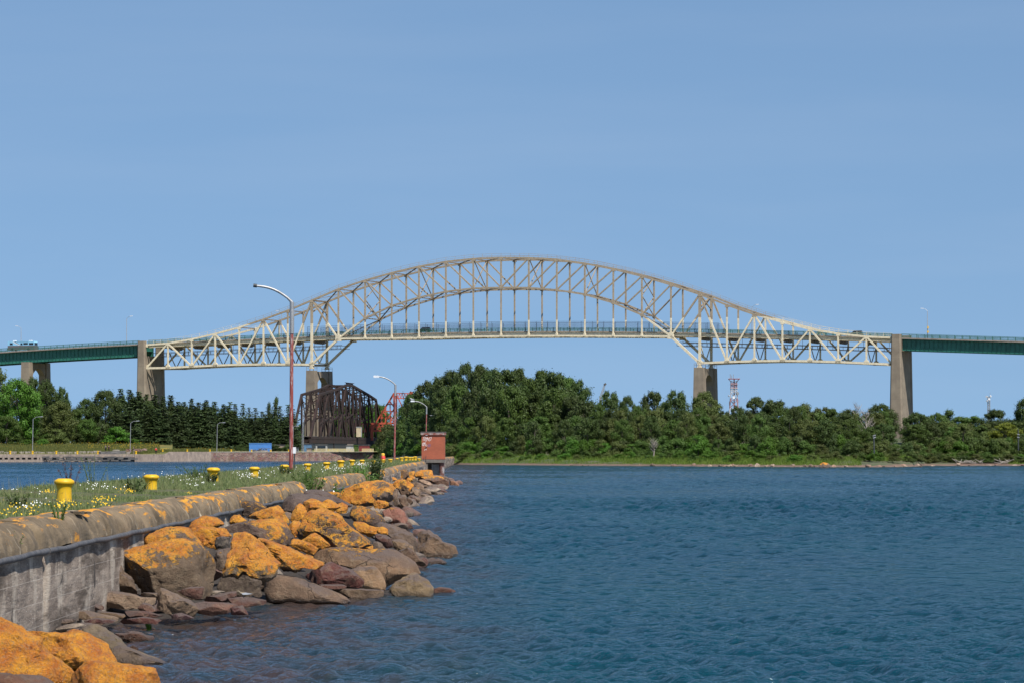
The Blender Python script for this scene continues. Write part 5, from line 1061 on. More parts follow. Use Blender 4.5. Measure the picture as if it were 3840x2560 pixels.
for k, (sh, n, nl, per, lf, sp, st) in {'round': ('round', 5, 48, 230, 0.0165, 0.14, 1.1), 'big': ('round', 4, 80, 210, 0.0135, 0.115, 1.25), 'bush': ('bush', 5, 30, 190, 0.025, 0.18, 1.0), 'slim': ('slim', 2, 34, 110, 0.017, 0.11, 1.3)}.items():
    PR[k] = [crown_mesh('crown', 100+17*i+len(k)*7, nl, per, sh, lf, sp, st) for i in range(n)]
PR['spruce'] = [spruce_mesh('needles', 300+i, 0.17+0.03*i, 34) for i in range(3)]
PR['pine'] = [spruce_mesh('needles', 340+i, 0.24, 26, True) for i in range(2)]
TRK = [trunk_mesh('trunk', i, 0.7) for i in range(3)]; TRKS = [trunk_mesh('trunk', 20+i, 0.93, 0.012, 0) for i in range(2)]
MC = {}
tr_ = random.Random(3)
ZN = [(1600, 'left of the brick hut'), (1760, 'just right of the brick hut'), (1950, 'under the left half of the arch deck'), (2180, 'under the right half of the arch deck'), (2330, 'below the crane tip'), (2580, 'left of the right arch pier'), (2700, 'at the right arch pier'), (2830, 'below the radio mast'), (3150, 'between radio mast and tower pier'), (3330, 'just left of the tower pier'), (3430, 'at the tower pier'), (3640, 'right of the tower pier'), (3770, 'below the antenna mast'), (9999, 'by the right picture edge')]
def zone(x): return next(b for a, b in ZN if x < a)
def tree(kind, x, D, ytop, z0, wpx, mat, label, cat='tree', group=None, name=None, lean=0.0):
    """x: photo column, wpx: crown width in photo pixels"""
    if group and x > 1430 and D < 900: label += ', ' + zone(x); group += ' ' + zone(x)
    H = WZ(ytop, D) - z0; i = tr_.randrange(len(PR[kind])); key = (kind, i, mat.name)
    wid = {'round': 0.92, 'big': 0.92, 'bush': 1.1, 'slim': 0.62, 'spruce': 0.40, 'pine': 0.48}[kind]
    top = {'round': 1.02, 'big': 1.0, 'bush': 0.97, 'slim': 0.98, 'spruce': 1.0, 'pine': 1.03}[kind]
    nm = name or {'spruce': 'spruce_tree', 'pine': 'pine_tree', 'bush': 'shrub'}.get(kind, 'broadleaf_tree')
    if kind == 'bush' and (H < 6): nm = 'shrub'
    s_ = H/top; w = wpx*D/F/wid
    o = thing(nm, label, cat, (WX(x, D), D, z0), tr_.uniform(0, 6.28), group); o.scale = (w, w, s_)
    if key not in MC:
        me = PR[kind][i].copy(); me.materials.clear(); me.materials.append(mat); MC[key] = me
    c = bpy.data.objects.new('crown', MC[key]); COL.objects.link(c); c.parent = o
    if kind in ('spruce', 'pine'): tm = TRKS[tr_.randrange(2)]
    else: tm = TRK[tr_.randrange(3)]
    if not tm.materials: tm.materials.append(M_bark)
    if kind != 'bush' or H > 4:
        k = bpy.data.objects.new('trunk', tm); COL.objects.link(k); k.parent = o; k.scale = (s_/w*0.9, s_/w*0.9, 1) if kind in ('spruce', 'pine') else (0.9, 0.9, 1)
    return o
# ---- right bank: silhouette of the wood
SIL = [(1400, 1500), (1440, 1560), (1500, 1540), (1535, 1475), (1567, 1420), (1633, 1388), (1714, 1363), (1780, 1350), (1829, 1342), (1927, 1355), (1975, 1375), (2025, 1386), (2106, 1380), (2150, 1402), (2188, 1420), (2225, 1470), (2260, 1470), (2290, 1450), (2335, 1460), (2365, 1490), (2384, 1515), (2420, 1512)]
def sil(x, L=SIL): return float(np.interp(x, [p[0] for p in L], [p[1] for p in L]))
g1 = 'tall dark trees of the high mound under the arch'
for i, x in enumerate(np.arange(1560, 2215, 47)):
    xx = x + tr_.uniform(-10, 10); off = 78 + tr_.uniform(-12, 18); D = isl_D(xx) + off
    tree(tr_.choice(['round', 'big', 'round']), xx, D, sil(xx) + tr_.uniform(-10, 30), isl_z(off), tr_.uniform(120, 190), tr_.choice([FD, FD, FM]), 'tall dark tree in the high wooded mound', 'tree', g1)
for i, x in enumerate(np.arange(1545, 2240, 60)):
    xx = x + tr_.uniform(-14, 14); off = 55 + tr_.uniform(-6, 8); D = isl_D(xx) + off
    tree('round', xx, D, sil(xx) + tr_.uniform(55, 95), isl_z(off), tr_.uniform(130, 175), FD if i % 3 else FM, 'dark tree on the front of the mound', 'tree', 'trees on the front of the high mound')
single = [('big', 2285, 1452, 84, FD, 'dark tree with feathery top right of the high mound, beside the crane tip', 70), ('big', 2352, 1474, 66, FD, 'dark tree in the dip right of the feathery one', 66), ('round', 2405, 1515, 60, FM, 'low tree at the lowest dip of the skyline', 60),
 ('big', 2449, 1452, 84, FD, 'rounded dark tree, left one of a pair left of the right arch pier', 74), ('big', 2535, 1450, 92, FD, 'rounded dark tree, right one of a pair left of the right arch pier', 74), ('big', 2640, 1458, 100, FO, 'dull olive tree covering the foot of the right arch pier', 82),
 ('round', 2715, 1530, 60, FD, 'small dark tree right behind the foot of the right arch pier', 70), ('round', 2765, 1512, 66, FD, 'dark tree hiding the base of the red and white mast', 66), ('big', 2835, 1478, 84, FD, 'dark tree, left half of the tall clump right of the mast', 74), ('big', 2905, 1482, 100, FD, 'dark tree, right half of the tall clump right of the mast', 74),
 ('round', 2975, 1520, 80, FM, 'mid-height tree in front of the thin bare twigs', 66), ('slim', 3020, 1508, 60, FO, 'thin grey-topped tree in the skyline between mast and tower pier', 72), ('round', 3085, 1516, 90, FO, 'olive tree under the middle of the right side truss', 66), ('slim', 3165, 1520, 56, FD, 'narrow dark tree under the right side truss', 70),
 ('round', 3190, 1524, 70, FD, 'dark tree left of the bleached dead tree', 66), ('big', 3300, 1506, 105, FD, 'dark round tree just left of the tall tower pier', 82), ('round', 3440, 1532, 90, FD, 'dark tree just right of the tall tower pier', 60), ('round', 3515, 1538, 84, FM, 'tree in the skyline second right of the tower pier', 60),
 ('slim', 3560, 1532, 60, FD, 'narrow pointed dark tree right of the tower pier', 66), ('round', 3605, 1552, 84, FM, 'tree at the skyline dip left of the white antenna mast', 60), ('round', 3655, 1550, 80, FM, 'tree with dotted crown left of the white antenna mast', 60), ('big', 3735, 1527, 100, FD, 'dark tree standing before the white antenna mast', 60),
 ('round', 3772, 1578, 96, FY, 'bright yellow-green tree at the right', 40), ('big', 3850, 1484, 90, FD, 'tall dark tree cut by the right picture edge', 64), ('slim', 3820, 1540, 50, FM, 'slim green tree left of the tall one at the right edge', 66)]
for kind, x, yt, w, m, lab, off in single: tree('round' if (kind == 'big' and x % 2) else kind, x, isl_D(x)+off, yt, isl_z(off), w*1.5, m, lab)
MID = [(1395, 1585), (1500, 1575), (1560, 1560), (1700, 1560), (2100, 1545), (2300, 1545), (2500, 1545), (2700, 1550), (3000, 1555), (3300, 1575), (3440, 1580), (3600, 1590), (3840, 1600)]
BK = [(2230, 1500), (2400, 1515), (2600, 1510), (2700, 1535), (2780, 1530), (2960, 1515), (3100, 1520), (3320, 1518), (3430, 1540), (3600, 1560), (3700, 1568), (3900, 1555)]
for x in np.arange(2250, 3900, 38):
    xx = x + tr_.uniform(-14, 14); off = 56 + tr_.uniform(-8, 8)
    if 3335 < xx < 3425: continue
    tree(tr_.choice(['round', 'big', 'bush']), xx, isl_D(xx)+off, sil(xx, BK) + tr_.uniform(-4, 26), isl_z(off), tr_.uniform(80, 115), tr_.choice([FD, FD, FM, FO]), 'tree of the back belt forming the skyline', 'tree', 'skyline trees of the right bank wood', 'broadleaf_tree')
n_ = 0
for x in np.arange(1465, 3900, 44):
    xx = x + tr_.uniform(-14, 14); off = 36 + tr_.uniform(-8, 10); D = isl_D(xx) + off; n_ += 1
    if 3345 < xx < 3412: continue
    if 3740 < xx < 3800: continue
    tree(tr_.choice(['round', 'round', 'bush']), xx, D, sil(xx, MID) + tr_.uniform(-14, 22), isl_z(off), tr_.uniform(84, 125), tr_.choice([FD, FD, FM, FM, FO]), 'mid-height tree in the middle belt', 'tree', 'trees in the middle belt of the right bank wood', 'broadleaf_tree')
for x in np.arange(1440, 3900, 30):
    xx = x + tr_.uniform(-12, 12); off = 18 + tr_.uniform(-4, 8); D = isl_D(xx) + off
    yt = 1640 + tr_.uniform(-24, 18) + (12 if 1700 < xx < 1950 else 0) + (10 if 3350 < xx < 3500 else 0)
    tree('bush', xx, D, yt, isl_z(off), tr_.uniform(60, 100), tr_.choice([FM, FM, FB, FO, FD]), 'leafy shrub in the front thicket', 'shrub', 'shrubs of the front thicket on the right bank', 'shrub')
for x in np.arange(1720, 3900, 40):
    xx = x + tr_.uniform(-18, 18); off = 9 + tr_.uniform(-2, 4); D = isl_D(xx) + off
    tree('bush', xx, D, 1690 + tr_.uniform(-14, 14), isl_z(off), tr_.uniform(34, 70), tr_.choice([FM, FB, FO]), 'low bush at the grassy bank edge', 'shrub', 'low bushes at the grassy edge of the right bank', 'shrub')
for x in np.arange(3440, 3900, 24):
    xx = x + tr_.uniform(-8, 8); off = 6 + tr_.uniform(-2, 3)
    tree('bush', xx, isl_D(xx)+off, 1700 + tr_.uniform(-16, 10), isl_z(off), tr_.uniform(44, 80), tr_.choice([FM, FO, FD]), 'dark bush hanging over the little bay', 'shrub', 'bushes around the little bay', 'shrub')
# behind the dark truss and between it and the hut
for x, yt, w, off, m in [(1425, 1500, 90, 300, FB), (1380, 1520, 90, 305, FM), (1450, 1575, 84, 14, FO), (1520, 1560, 110, 16, FM), (1480, 1600, 90, 8, FM), (1560, 1600, 90, 14, FM), (1415, 1640, 60, 3, FM)]:
    D = isl_D(x)+off; tree('round' if off > 40 else 'bush', x, D, yt, isl_z(off)*0.8, w, m, 'green tree near the orange lattice tower', 'tree', 'trees around the orange lattice tower', 'broadleaf_tree')
# dead trees
def dead(x, D, yt, z0, label):
    H = WZ(yt, D)-z0; r = random.Random(int(x)); o = thing('dead_tree', label, 'dead tree', (WX(x, D), D, z0))
    mb = MB(); mb.tube([(0, 0, 0), (0.2, 0, H*0.5), (0.1, 0, H)], [0.16, 0.11, 0.03], 6); part('trunk', mb, M_deadw, o, 40, world=False)
    mb = MB()
    for i in range(22):
        z = H*r.uniform(0.3, 0.95); a = r.uniform(0, 6.28); l = H*0.28*(1.15-z/H)+0.4; p = Vector((0.1, 0, z)); e = p+Vector((math.cos(a)*l, math.sin(a)*l, l*1.1)); mb.tube([p, (p+e)/2+Vector((0, 0, -0.1)), e], [0.06, 0.04, 0.015], 4)
        for j in range(2): q = p.lerp(e, r.uniform(0.4, 0.8)); mb.tube([q, q+Vector((r.uniform(-.7, .7), r.uniform(-.5, .5), r.uniform(.4, 1.0)))], [0.03, 0.01], 4)
    part('branches', mb, M_deadw, o, 40, world=False)
dead(3215, isl_D(3215)+62, 1522, 3.4, 'bleached leafless tree left of the round tree by the tower pier'); dead(3245, isl_D(3245)+48, 1545, 3, 'grey leafless tree leaning beside the bleached one')
dead(2450, isl_D(2450)+14, 1655, 1.4, 'cluster of pale bare stems at the shore left of the arch pier')

# ---- left bank
def LT_(kind, x, yt, w, m, lab, off, g=None, nm=None, cat='tree'): D = fw_D(x)+off; return tree(kind, x, D, yt, lb_z(x, off), w, m, lab, cat, g, nm)
LT_('big', 64, 1408, 215, FB, 'big bright green broadleaf tree at the left edge', 66); LT_('big', -20, 1360, 170, FO, 'tall olive tree cut by the left edge, behind the bright green one', 95); LT_('round', 25, 1550, 120, FM, 'shrubby green tree in front at the left edge', 56)
LT_('big', 125, 1402, 120, FD, 'dark tree in front of the short pier under the left girder', 92); LT_('big', 175, 1412, 120, FD, 'dark tree just right of the short pier', 90); LT_('big', 232, 1440, 90, FD, 'dark tree sloping down right of the short pier', 86)
LT_('big', 225, 1498, 150, FO, 'soft olive-green willow in the left foreground of the bank', 68); LT_('bush', 215, 1600, 90, FO, 'rounded olive shrub at the foot of the willow', 60, None, 'shrub', 'shrub'); LT_('round', 285, 1525, 90, FM, 'mid green tree with drooping edge right of the willow', 72); LT_('round', 330, 1560, 90, FM, 'low mid green tree between the willow and the dark maple', 66)
LT_('bush', 155, 1640, 60, FB, 'small bright bush behind the first bank lamp post', 52, None, 'shrub', 'shrub'); LT_('bush', 60, 1625, 70, FM, 'bush at the meadow edge left of the first bank lamp post', 54, None, 'shrub', 'shrub'); LT_('bush', 95, 1640, 60, FB, 'light green bush touching the first bank lamp post', 52, None, 'shrub', 'shrub')
LT_('big', 322, 1487, 110, FD, 'dark maple at the left of the conifer wood', 84); LT_('big', 395, 1454, 150, FD, 'largest dark maple left of the spruces', 80); LT_('bush', 435, 1590, 110, FB, 'spreading bright green young tree below the spruces', 62, None, 'broadleaf_tree'); LT_('bush', 500, 1640, 70, FB, 'bright bush right of the second bank lamp post', 60, None, 'shrub', 'shrub')
LT_('bush', 785, 1640, 60, FM, 'round green bush left of the third bank lamp post', 62, None, 'shrub', 'shrub')
con = [(452, 1448, 62), (488, 1446, 70), (520, 1456, 66), (548, 1466, 60), (580, 1470, 72), (612, 1476, 60), (640, 1474, 70), (668, 1490, 62), (690, 1494, 56), (719, 1480, 52), (745, 1494, 60), (775, 1492, 66), (805, 1500, 60), (832, 1520, 56), (856, 1510, 60)]
for x, yt, w in con: LT_('spruce', x, yt+tr_.uniform(-4, 8), w*2.0, FC, 'tall dark spruce in the row below the left side truss', 80+tr_.uniform(0, 16), 'tall spruces below the left side truss')
for x in np.arange(430, 890, 31): LT_('round', x+tr_.uniform(-8, 8), float(np.interp(x, [c[0] for c in con], [c[1] for c in con]))+tr_.uniform(6, 34), tr_.uniform(60, 90), FD, 'dark rounded tree mixed among the spruces, ' + ('behind the second bank lamp post' if x < 600 else 'left of the third bank lamp post' if x < 813 else 'right of the third bank lamp post'), 90+tr_.uniform(0, 8), 'dark rounded trees among the spruces ' + ('left' if x < 600 else 'middle' if x < 813 else 'right'))
for x in np.arange(440, 900, 22): LT_('spruce', x+tr_.uniform(-6, 6), 1520+tr_.uniform(-20, 40), 120, FC, 'shorter front-row spruce, ' + ('left of the second bank lamp post' if x < 488 else 'between the second and third bank lamp posts' if x < 813 else 'right of the third bank lamp post'), 64+tr_.uniform(0, 8), 'shorter spruces of the conifer wood ' + ('left' if x < 488 else 'middle' if x < 813 else 'right'))
for x in np.arange(860, 1110, 24): LT_('pine', x+tr_.uniform(-5, 5), 1505+tr_.uniform(-12, 16)+(20 if 950 < x < 990 else 0), 100, FC if tr_.random() < 0.6 else FD, 'dark pine in the wood behind the blue container', 60+tr_.uniform(0, 30), 'dark pines behind the blue container')
for x in np.arange(880, 1110, 30): LT_('spruce', x+tr_.uniform(-5, 5), 1560+tr_.uniform(-12, 16), 110, FC, 'low dark conifer directly behind the blue container', 44+tr_.uniform(0, 8), 'low dark conifers behind the blue container')
LT_('slim', 1012, 1486, 40, FD, 'ragged thin tree left of the red lamp pole', 88); LT_('slim', 1035, 1484, 40, FD, 'ragged tree touching the red lamp pole', 90)
for x in np.arange(1110, 1430, 24): D = fw_D(min(x, 1360))+270; tree('round', x, D, (1590 if x < 1230 else 1512)+tr_.uniform(-10, 14), 3.0, 70, tr_.choice([FM, FB]), 'green tree seen through the members of the rusty swing truss', 'tree', 'trees behind the rusty swing truss')
for x in (900, 925, 955, 1040, 1075, 1090): LT_('bush', x, 1660+tr_.uniform(-8, 8), 46, FD, 'dark bush behind the container yard', 22, 'dark bushes behind the container yard', 'shrub', 'shrub')
for x in np.arange(-40, 460, 27): LT_('bush', x+tr_.uniform(-6, 6), 1612+tr_.uniform(-24, 14), 62, tr_.choice([FD, FM, FD, FO]), 'leafy undergrowth shrub beneath the left bank trees', 66+tr_.uniform(0, 10), 'undergrowth shrubs beneath the left bank trees', 'shrub', 'shrub')
for x in np.arange(60, 1100, 34): LT_('round', x+tr_.uniform(-8, 8), 1565+tr_.uniform(-20, 14), 80, FD, 'dark tree deep in the left wood, ' + ('behind the first bank lamp post' if x < 300 else 'around the second bank lamp post' if x < 650 else 'around the third bank lamp post' if x < 900 else 'behind the container'), 110+tr_.uniform(0, 10), 'dark trees deep in the left wood ' + ('behind the first lamp post' if x < 300 else 'around the second lamp post' if x < 650 else 'around the third lamp post' if x < 900 else 'behind the container'))
# ---- grass and flowers (countless: stuff)
def grass_mesh(name, X, Y, Z, h, w, seed, lean=0.35):
    r = np.random.default_rng(seed); n = len(X); a = r.random(n)*6.28; b = r.random(n)*6.28; l = h*lean*np.abs(r.normal(0.6, 0.5, n))
    dx, dy = np.cos(a)*w/2, np.sin(a)*w/2; lx, ly = np.cos(b)*l, np.sin(b)*l
    v = np.empty((n, 5, 3)); v[:, 0] = np.stack([X-dx, Y-dy, Z], -1); v[:, 1] = np.stack([X+dx, Y+dy, Z], -1)
    v[:, 2] = np.stack([X+dx*0.8+lx*0.35, Y+dy*0.8+ly*0.35, Z+h*0.55], -1); v[:, 3] = np.stack([X-dx*0.8+lx*0.35, Y-dy*0.8+ly*0.35, Z+h*0.55], -1); v[:, 4] = np.stack([X+lx, Y+ly, Z+h], -1)
    i = np.arange(n)*5; q1 = np.stack([i, i+1, i+2], -1); q2 = np.stack([i, i+2, i+3], -1); q3 = np.stack([i+3, i+2, i+4], -1)
    return np_mesh(name, v.reshape(-1, 3), np.concatenate([q1, q2, q3]))
FG = foliage('pier_grass_blades', (0.20, 0.29, 0.09), (0.27, 0.34, 0.13), (0.40, 0.41, 0.22), 0.45)
FG2 = foliage('shore_grass_blades', (0.10, 0.17, 0.02), (0.13, 0.19, 0.03), (0.18, 0.20, 0.05), 0.3)
FG3 = foliage('meadow_grass_blades', (0.10, 0.13, 0.03), (0.14, 0.15, 0.04), (0.20, 0.18, 0.06), 0.3)
r = np.random.default_rng(2); N = 230000
Dg = 30*(420/30)**(r.random(N)**1.0); ux = r.random(N); X1 = np.interp(Dg, PD, PX); Xg = X1 - 5.9*ux - 0.006*Dg*ux
Xg = Xg + np.where(Dg > 98, 0.25, 0)*r.random(N)
cl = (np.sin(Xg*2.1+Dg*0.31)*np.sin(Dg*0.47-Xg*1.3)+1)/2; hg = (0.05+0.10*r.random(N)**2+0.10*cl*r.random(N))*(1+(Dg > 70)*0.2)
hg *= np.where(ux < 0.1, 0.55, 1)*np.where((Dg > 62) & (Dg < 86), 0.6, 1.0)
tag(link('pier_grass', grass_mesh('pier_grass', Xg, Dg, np.full(N, GZ-0.02), hg, 0.011+0.00015*Dg, 3, 0.8), FG), 'pale green grass and weeds covering the pier top', 'grass', kind='stuff')
# tall seed stalks
N = 2600; Dg = 32*(300/32)**r.random(N); ux = r.random(N); Xs = np.interp(Dg, PD, PX)-0.3-5.6*ux
tag(link('seed_stalks', grass_mesh('seed_stalks', Xs, Dg, np.full(N, GZ), 0.2+0.3*r.random(N), 0.005+0.00004*Dg, 4, 0.2), foliage('dry_stalks', (0.17, 0.17, 0.07), (0.22, 0.20, 0.10), (0.26, 0.22, 0.12))), 'dry seed stalks standing above the pier grass', 'grass', kind='stuff')
def flowers(name, X, Y, Z, rad, m, seed, label, up=0.5):
    r = np.random.default_rng(seed); n = len(X); C = np.stack([X, Y, Z], -1); Nn = np.stack([r.normal(0.2, 0.5, n), r.normal(-0.6, 0.5, n), np.abs(r.normal(up, 0.4, n))], -1); Nn /= np.linalg.norm(Nn, axis=1)[:, None]
    U = np.cross(Nn, r.normal(0, 1, (n, 3))); U /= np.linalg.norm(U, axis=1)[:, None]; V = np.cross(Nn, U); rad = rad[:, None]
    v = np.stack([C+(U*math.cos(k*math.pi/3)+V*math.sin(k*math.pi/3))*rad for k in range(6)], 1).reshape(-1, 3)
    return tag(link(name, np_mesh(name, v, np.arange(n*6).reshape(n, 6)), m), label, 'flowers', kind='stuff')
M_daisy = flatc('daisy_petals', (0.80, 0.80, 0.76), 0.7); M_yfl = flatc('yellow_petals', (0.80, 0.50, 0.01), 0.7)
# patches given as (photo x, photo y, spread px, count)
def patch(L, seed, zr=(0.10, 0.30)):
    r = np.random.default_rng(seed); X = []; Y = []; Z = []
    for x, y, sx, sy, n in L:
        z = GZ + r.uniform(zr[0], zr[1], n); px_ = x + r.normal(0, sx, n); py_ = y + r.normal(0, sy, n)
        D = (HC - z)*F/np.maximum(py_-CY, 6); X_ = (px_-CX)*D/F; x1 = np.interp(D, PD, PX)
        ok = (X_ < x1 + 0.05) & (X_ > x1 - 6.2 - 0.006*D); X += list(X_[ok]); Y += list(D[ok]); Z += list(z[ok])
    return np.array(X), np.array(Y), np.array(Z)
X, Y, Z = patch([(140, 1885, 40, 10, 22), (380, 1815, 50, 10, 30), (640, 1785, 90, 14, 60), (720, 1800, 50, 10, 30), (930, 1778, 20, 8, 60), (1000, 1770, 40, 12, 34), (1130, 1752, 60, 10, 30), (1240, 1745, 50, 9, 26), (1340, 1735, 18, 4, 60), (1370, 1742, 20, 6, 40), (1270, 1752, 40, 8, 50), (70, 1830, 70, 14, 14), (1000, 1750, 200, 12, 40), (1400, 1738, 40, 6, 20)], 5)
flowers('daisies', X, Y, Z, 0.009+0.00007*Y, M_daisy, 6, 'white daisies dotted through the pier grass')
X, Y, Z = patch([(240, 1890, 28, 12, 80), (380, 1880, 26, 12, 80), (185, 1842, 14, 6, 26), (480, 1835, 16, 6, 36), (60, 1925, 30, 8, 36), (120, 1905, 40, 12, 34), (480, 1815, 10, 3, 8), (700, 1848, 12, 4, 14), (20, 1900, 25, 18, 22)], 7, (0.1, 0.3))
flowers('yellow_wildflowers', X, Y, Z, 0.010+0.00004*Y, M_yfl, 8, 'yellow wildflowers in patches on the near pier grass')
# white daisies growing in the break of the coping
X = pw(104)+0.35+r.normal(0, 0.35, 70); Y = r.uniform(98, 109, 70); flowers('coping_daisies', X, Y, 1.05+0.35*r.random(70)+0*X, np.full(70, 0.032), M_daisy, 9, 'cluster of white daisies spilling through the break in the coping')
# weeds: single plants one can tell apart
def weed(x, D, z, h, w, n, m, label, seed, name='weed', stem=None, lf=0.05, cat='plant'):
    r = random.Random(seed); rg = np.random.default_rng(seed); o = thing(name, label, cat, (WX(x, D), D, z)); mb = MB(); C = []; Nn = []
    for i in range(n):
        a = r.uniform(0, 6.28); l = r.uniform(0.2, 1)*w/2; b = Vector((math.cos(a)*l*0.35, math.sin(a)*l*0.35, 0)); hh = h*r.uniform(0.6, 1); e = b + Vector((math.cos(a)*l*0.8, math.sin(a)*l*0.8, hh))
        mb.tube([b, b.lerp(e, 0.5)+Vector((0, 0, 0.03)), e], [0.006+D*4e-5, 0.005+D*3e-5, 0.002+D*2e-5], 4)
        for j in range(14): q = b.lerp(e, r.uniform(0.15, 1)); C.append((q.x+r.uniform(-1, 1)*lf, q.y+r.uniform(-1, 1)*lf, q.z+r.uniform(-.5, .8)*lf)); Nn.append((r.uniform(-1, 1), r.uniform(-1, 0.4), r.uniform(0.1, 1)))
    C = np.array(C); Nn = np.array(Nn); Nn /= np.linalg.norm(Nn, axis=1)[:, None]
    part('stems', mb, stem or m, o, 60, world=False); v, q = quads(C, Nn, np.full(len(C), lf*0.7), rg.uniform(0.8, 1.6, len(C))*lf, rg, 1.0); link('leaves', np_mesh('leaves', v, q), m, o, world=False); return o
M_pur = simple('dark_red_leaves', (0.06, 0.02, 0.025), (0.04, 0.03, 0.02), 4, 0.6)
weed(795, 100, 1.55, 0.42, 0.5, 16, FD, 'dark leafy weed climbing the third bollard', 1, lf=0.045); weed(1072, 139, 1.55, 0.42, 0.55, 16, FD, 'dark weed hiding the bollard left of the red pole', 2, lf=0.055)
weed(500, 80, 1.5, 0.45, 0.9, 22, FD, 'dark bushy weed between the first two bollards', 3, lf=0.04); weed(262, 92, 1.5, 0.85, 0.6, 7, M_pur, 'purple-leaved stalks standing against the canal water', 4, lf=0.04); weed(350, 98, 1.5, 1.0, 1.0, 7, FO, 'pale green airy stalks standing against the canal water', 5, lf=0.03)
weed(1155, 103, 0.95, 1.15, 1.0, 30, FM, 'leafy green weed filling the break in the coping', 6, lf=0.06); weed(1130, 101, 1.0, 0.8, 0.8, 22, FM, 'grassy weed at the broken end of the long coping', 7, lf=0.05); weed(1245, 110, 0.8, 0.75, 0.9, 22, FM, 'weed tuft below the short coping segment', 8, lf=0.05)
weed(1345, 142, 1.0, 1.0, 1.0, 30, FB, 'bright green weed right after the short coping segment', 9, lf=0.06); weed(1412, 150, 0.75, 1.75, 1.0, 40, FD, 'tallest dark leafy weed at the start of the far coping', 10, lf=0.075); weed(1385, 147, 0.7, 0.9, 1.0, 26, FM, 'green weed at the foot of the tallest dark weed', 11, lf=0.07)
weed(225, 45.5, 1.55, 0.32, 0.3, 12, FM, 'small weed sprouting from a crack in the near coping', 12, lf=0.02); weed(45, 41.0, 1.25, 0.32, 0.28, 12, FO, 'dry little weed hanging on the fender at far left', 13, lf=0.018); weed(575, 66, 1.05, 0.36, 0.5, 26, FD, 'dark grassy tuft hanging under the coping above the giant boulder', 14, lf=0.03)
weed(850, 83, 1.0, 0.4, 0.6, 26, FD, 'grassy tuft under the coping left of the dark wall boulder', 15, lf=0.035); weed(750, 118, 1.5, 0.6, 1.6, 30, FM, 'pale weed clump behind the third bollard', 16, lf=0.04); weed(70, 58, 1.5, 0.35, 0.5, 20, FD, 'dark green weed left of the nearest bollard', 17, lf=0.03)
weed(560, 47, 0.0, 0.12, 0.12, 8, FB, 'tiny bright green plant at the waterline near the wall foot', 18, lf=0.015)
weed(200, 42.5, 0.02, 0.16, 0.14, 8, FB, 'tiny bright plant by the orange-capped rock', 19, lf=0.015)
# shore grass right bank, meadow left bank
N = 60000; xs_ = r.uniform(1690, 4000, N); off = 1.5 + 16*r.random(N)**1.2; Db = np.interp((xs_-CX)/F, [p[0]/p[1] for p in ISLW], [p[1] for p in ISLW]); Yb = Db+off; Zb = np.interp(off, *zip(*IPROF))
keep = ~((xs_ > 3230) & (xs_ < 3780) & (off < 12)); keep &= r.random(N) < 0.9
hb = (0.25+0.7*r.random(N)*np.clip(off/6, 0.35, 1.2)); tag(link('shore_grass', grass_mesh('shore_grass', ((xs_-CX)/F*Yb)[keep], Yb[keep], Zb[keep]-0.1, hb[keep], 0.07, 8), FG2), 'bright green grass strip along the right bank', 'grass', kind='stuff')
N = 40000; xs_ = r.uniform(-120, 880, N); off = 8 + 50*r.random(N); Db = np.interp(xs_, [p[0] for p in FW], [p[1] for p in FW]); Yb = Db+off
Zb = np.where(xs_ < 600, np.interp(off, *zip(*LPROF)), np.interp(off, *zip(*HPROF)))
tag(link('meadow_grass', grass_mesh('meadow_grass', (xs_-CX)/F*Yb, Yb, Zb-0.1, 0.3+0.6*r.random(N), 0.09, 9), FG3), 'olive meadow grass behind the far canal wall', 'grass', kind='stuff')
N = 700; xs_ = np.r_[r.uniform(330, 640, N-250), r.uniform(0, 880, 250)]; off = 22+36*r.random(N); Yb = np.interp(xs_, [p[0] for p in FW], [p[1] for p in FW])+off; Zb = np.where(xs_ < 600, np.interp(off, *zip(*LPROF)), np.interp(off, *zip(*HPROF)))
flowers('meadow_flowers', (xs_-CX)/F*Yb, Yb, Zb+0.55+0.3*r.random(N), np.full(N, 0.04), M_yfl, 10, 'orange-yellow flowers scattered in the far meadow')
# ================================================================ FAR CANAL BANK, STRUCTURES, SHORE STONES
def fp(x, y, off=0.0, D=None): D = D or fw_D(x)+off; return P(x, y, D)
t = NT('old_canal_concrete'); v = t.pos(); c = t.mix(t.ramp(t.noise(v, 0.7, 7, 0.7), 0.35, 0.65), (0.30, 0.235, 0.185), (0.16, 0.125, 0.105))
c = t.mix(t.math('MULTIPLY', t.ramp(t.noise(t.pos((2, 2, 0.25)), 1.2, 5), 0.5, 0.72), 0.6), c, (0.38, 0.31, 0.25)); c = t.mix(t.ramp(t.noise(v, 1.6, 5, 0.7), 0.62, 0.70), c, (0.07, 0.06, 0.055)); t.color(c); t.set(Roughness=0.9); t.bump(t.noise(v, 2, 7), 0.6, 0.15); M_old = t.m
t = NT('red_rubble_masonry'); v = t.pos((1, 1, 1.5)); vd = t.n('ShaderNodeTexVoronoi'); t.l(v, vd.inputs['Vector']); vd.inputs['Scale'].default_value = 2.0
c = t.mix(0.35, (0.21, 0.12, 0.095), vd.outputs['Color'], 'MULTIPLY'); c = t.mix(t.ramp(t.noise(t.pos(), 0.6, 5), 0.45, 0.7), c, (0.30, 0.22, 0.17)); c = t.mix(t.ramp(t.noise(t.pos(), 2.2, 6, 0.7), 0.58, 0.66), c, (0.05, 0.04, 0.035)); t.color(c); t.set(Roughness=0.95); t.bump(vd.outputs['Distance'], 0.8, 0.2); M_rub = t.m
M_lime = simple('pale_wall_cap', (0.42, 0.38, 0.30), (0.28, 0.24, 0.18), 1, 0.9)
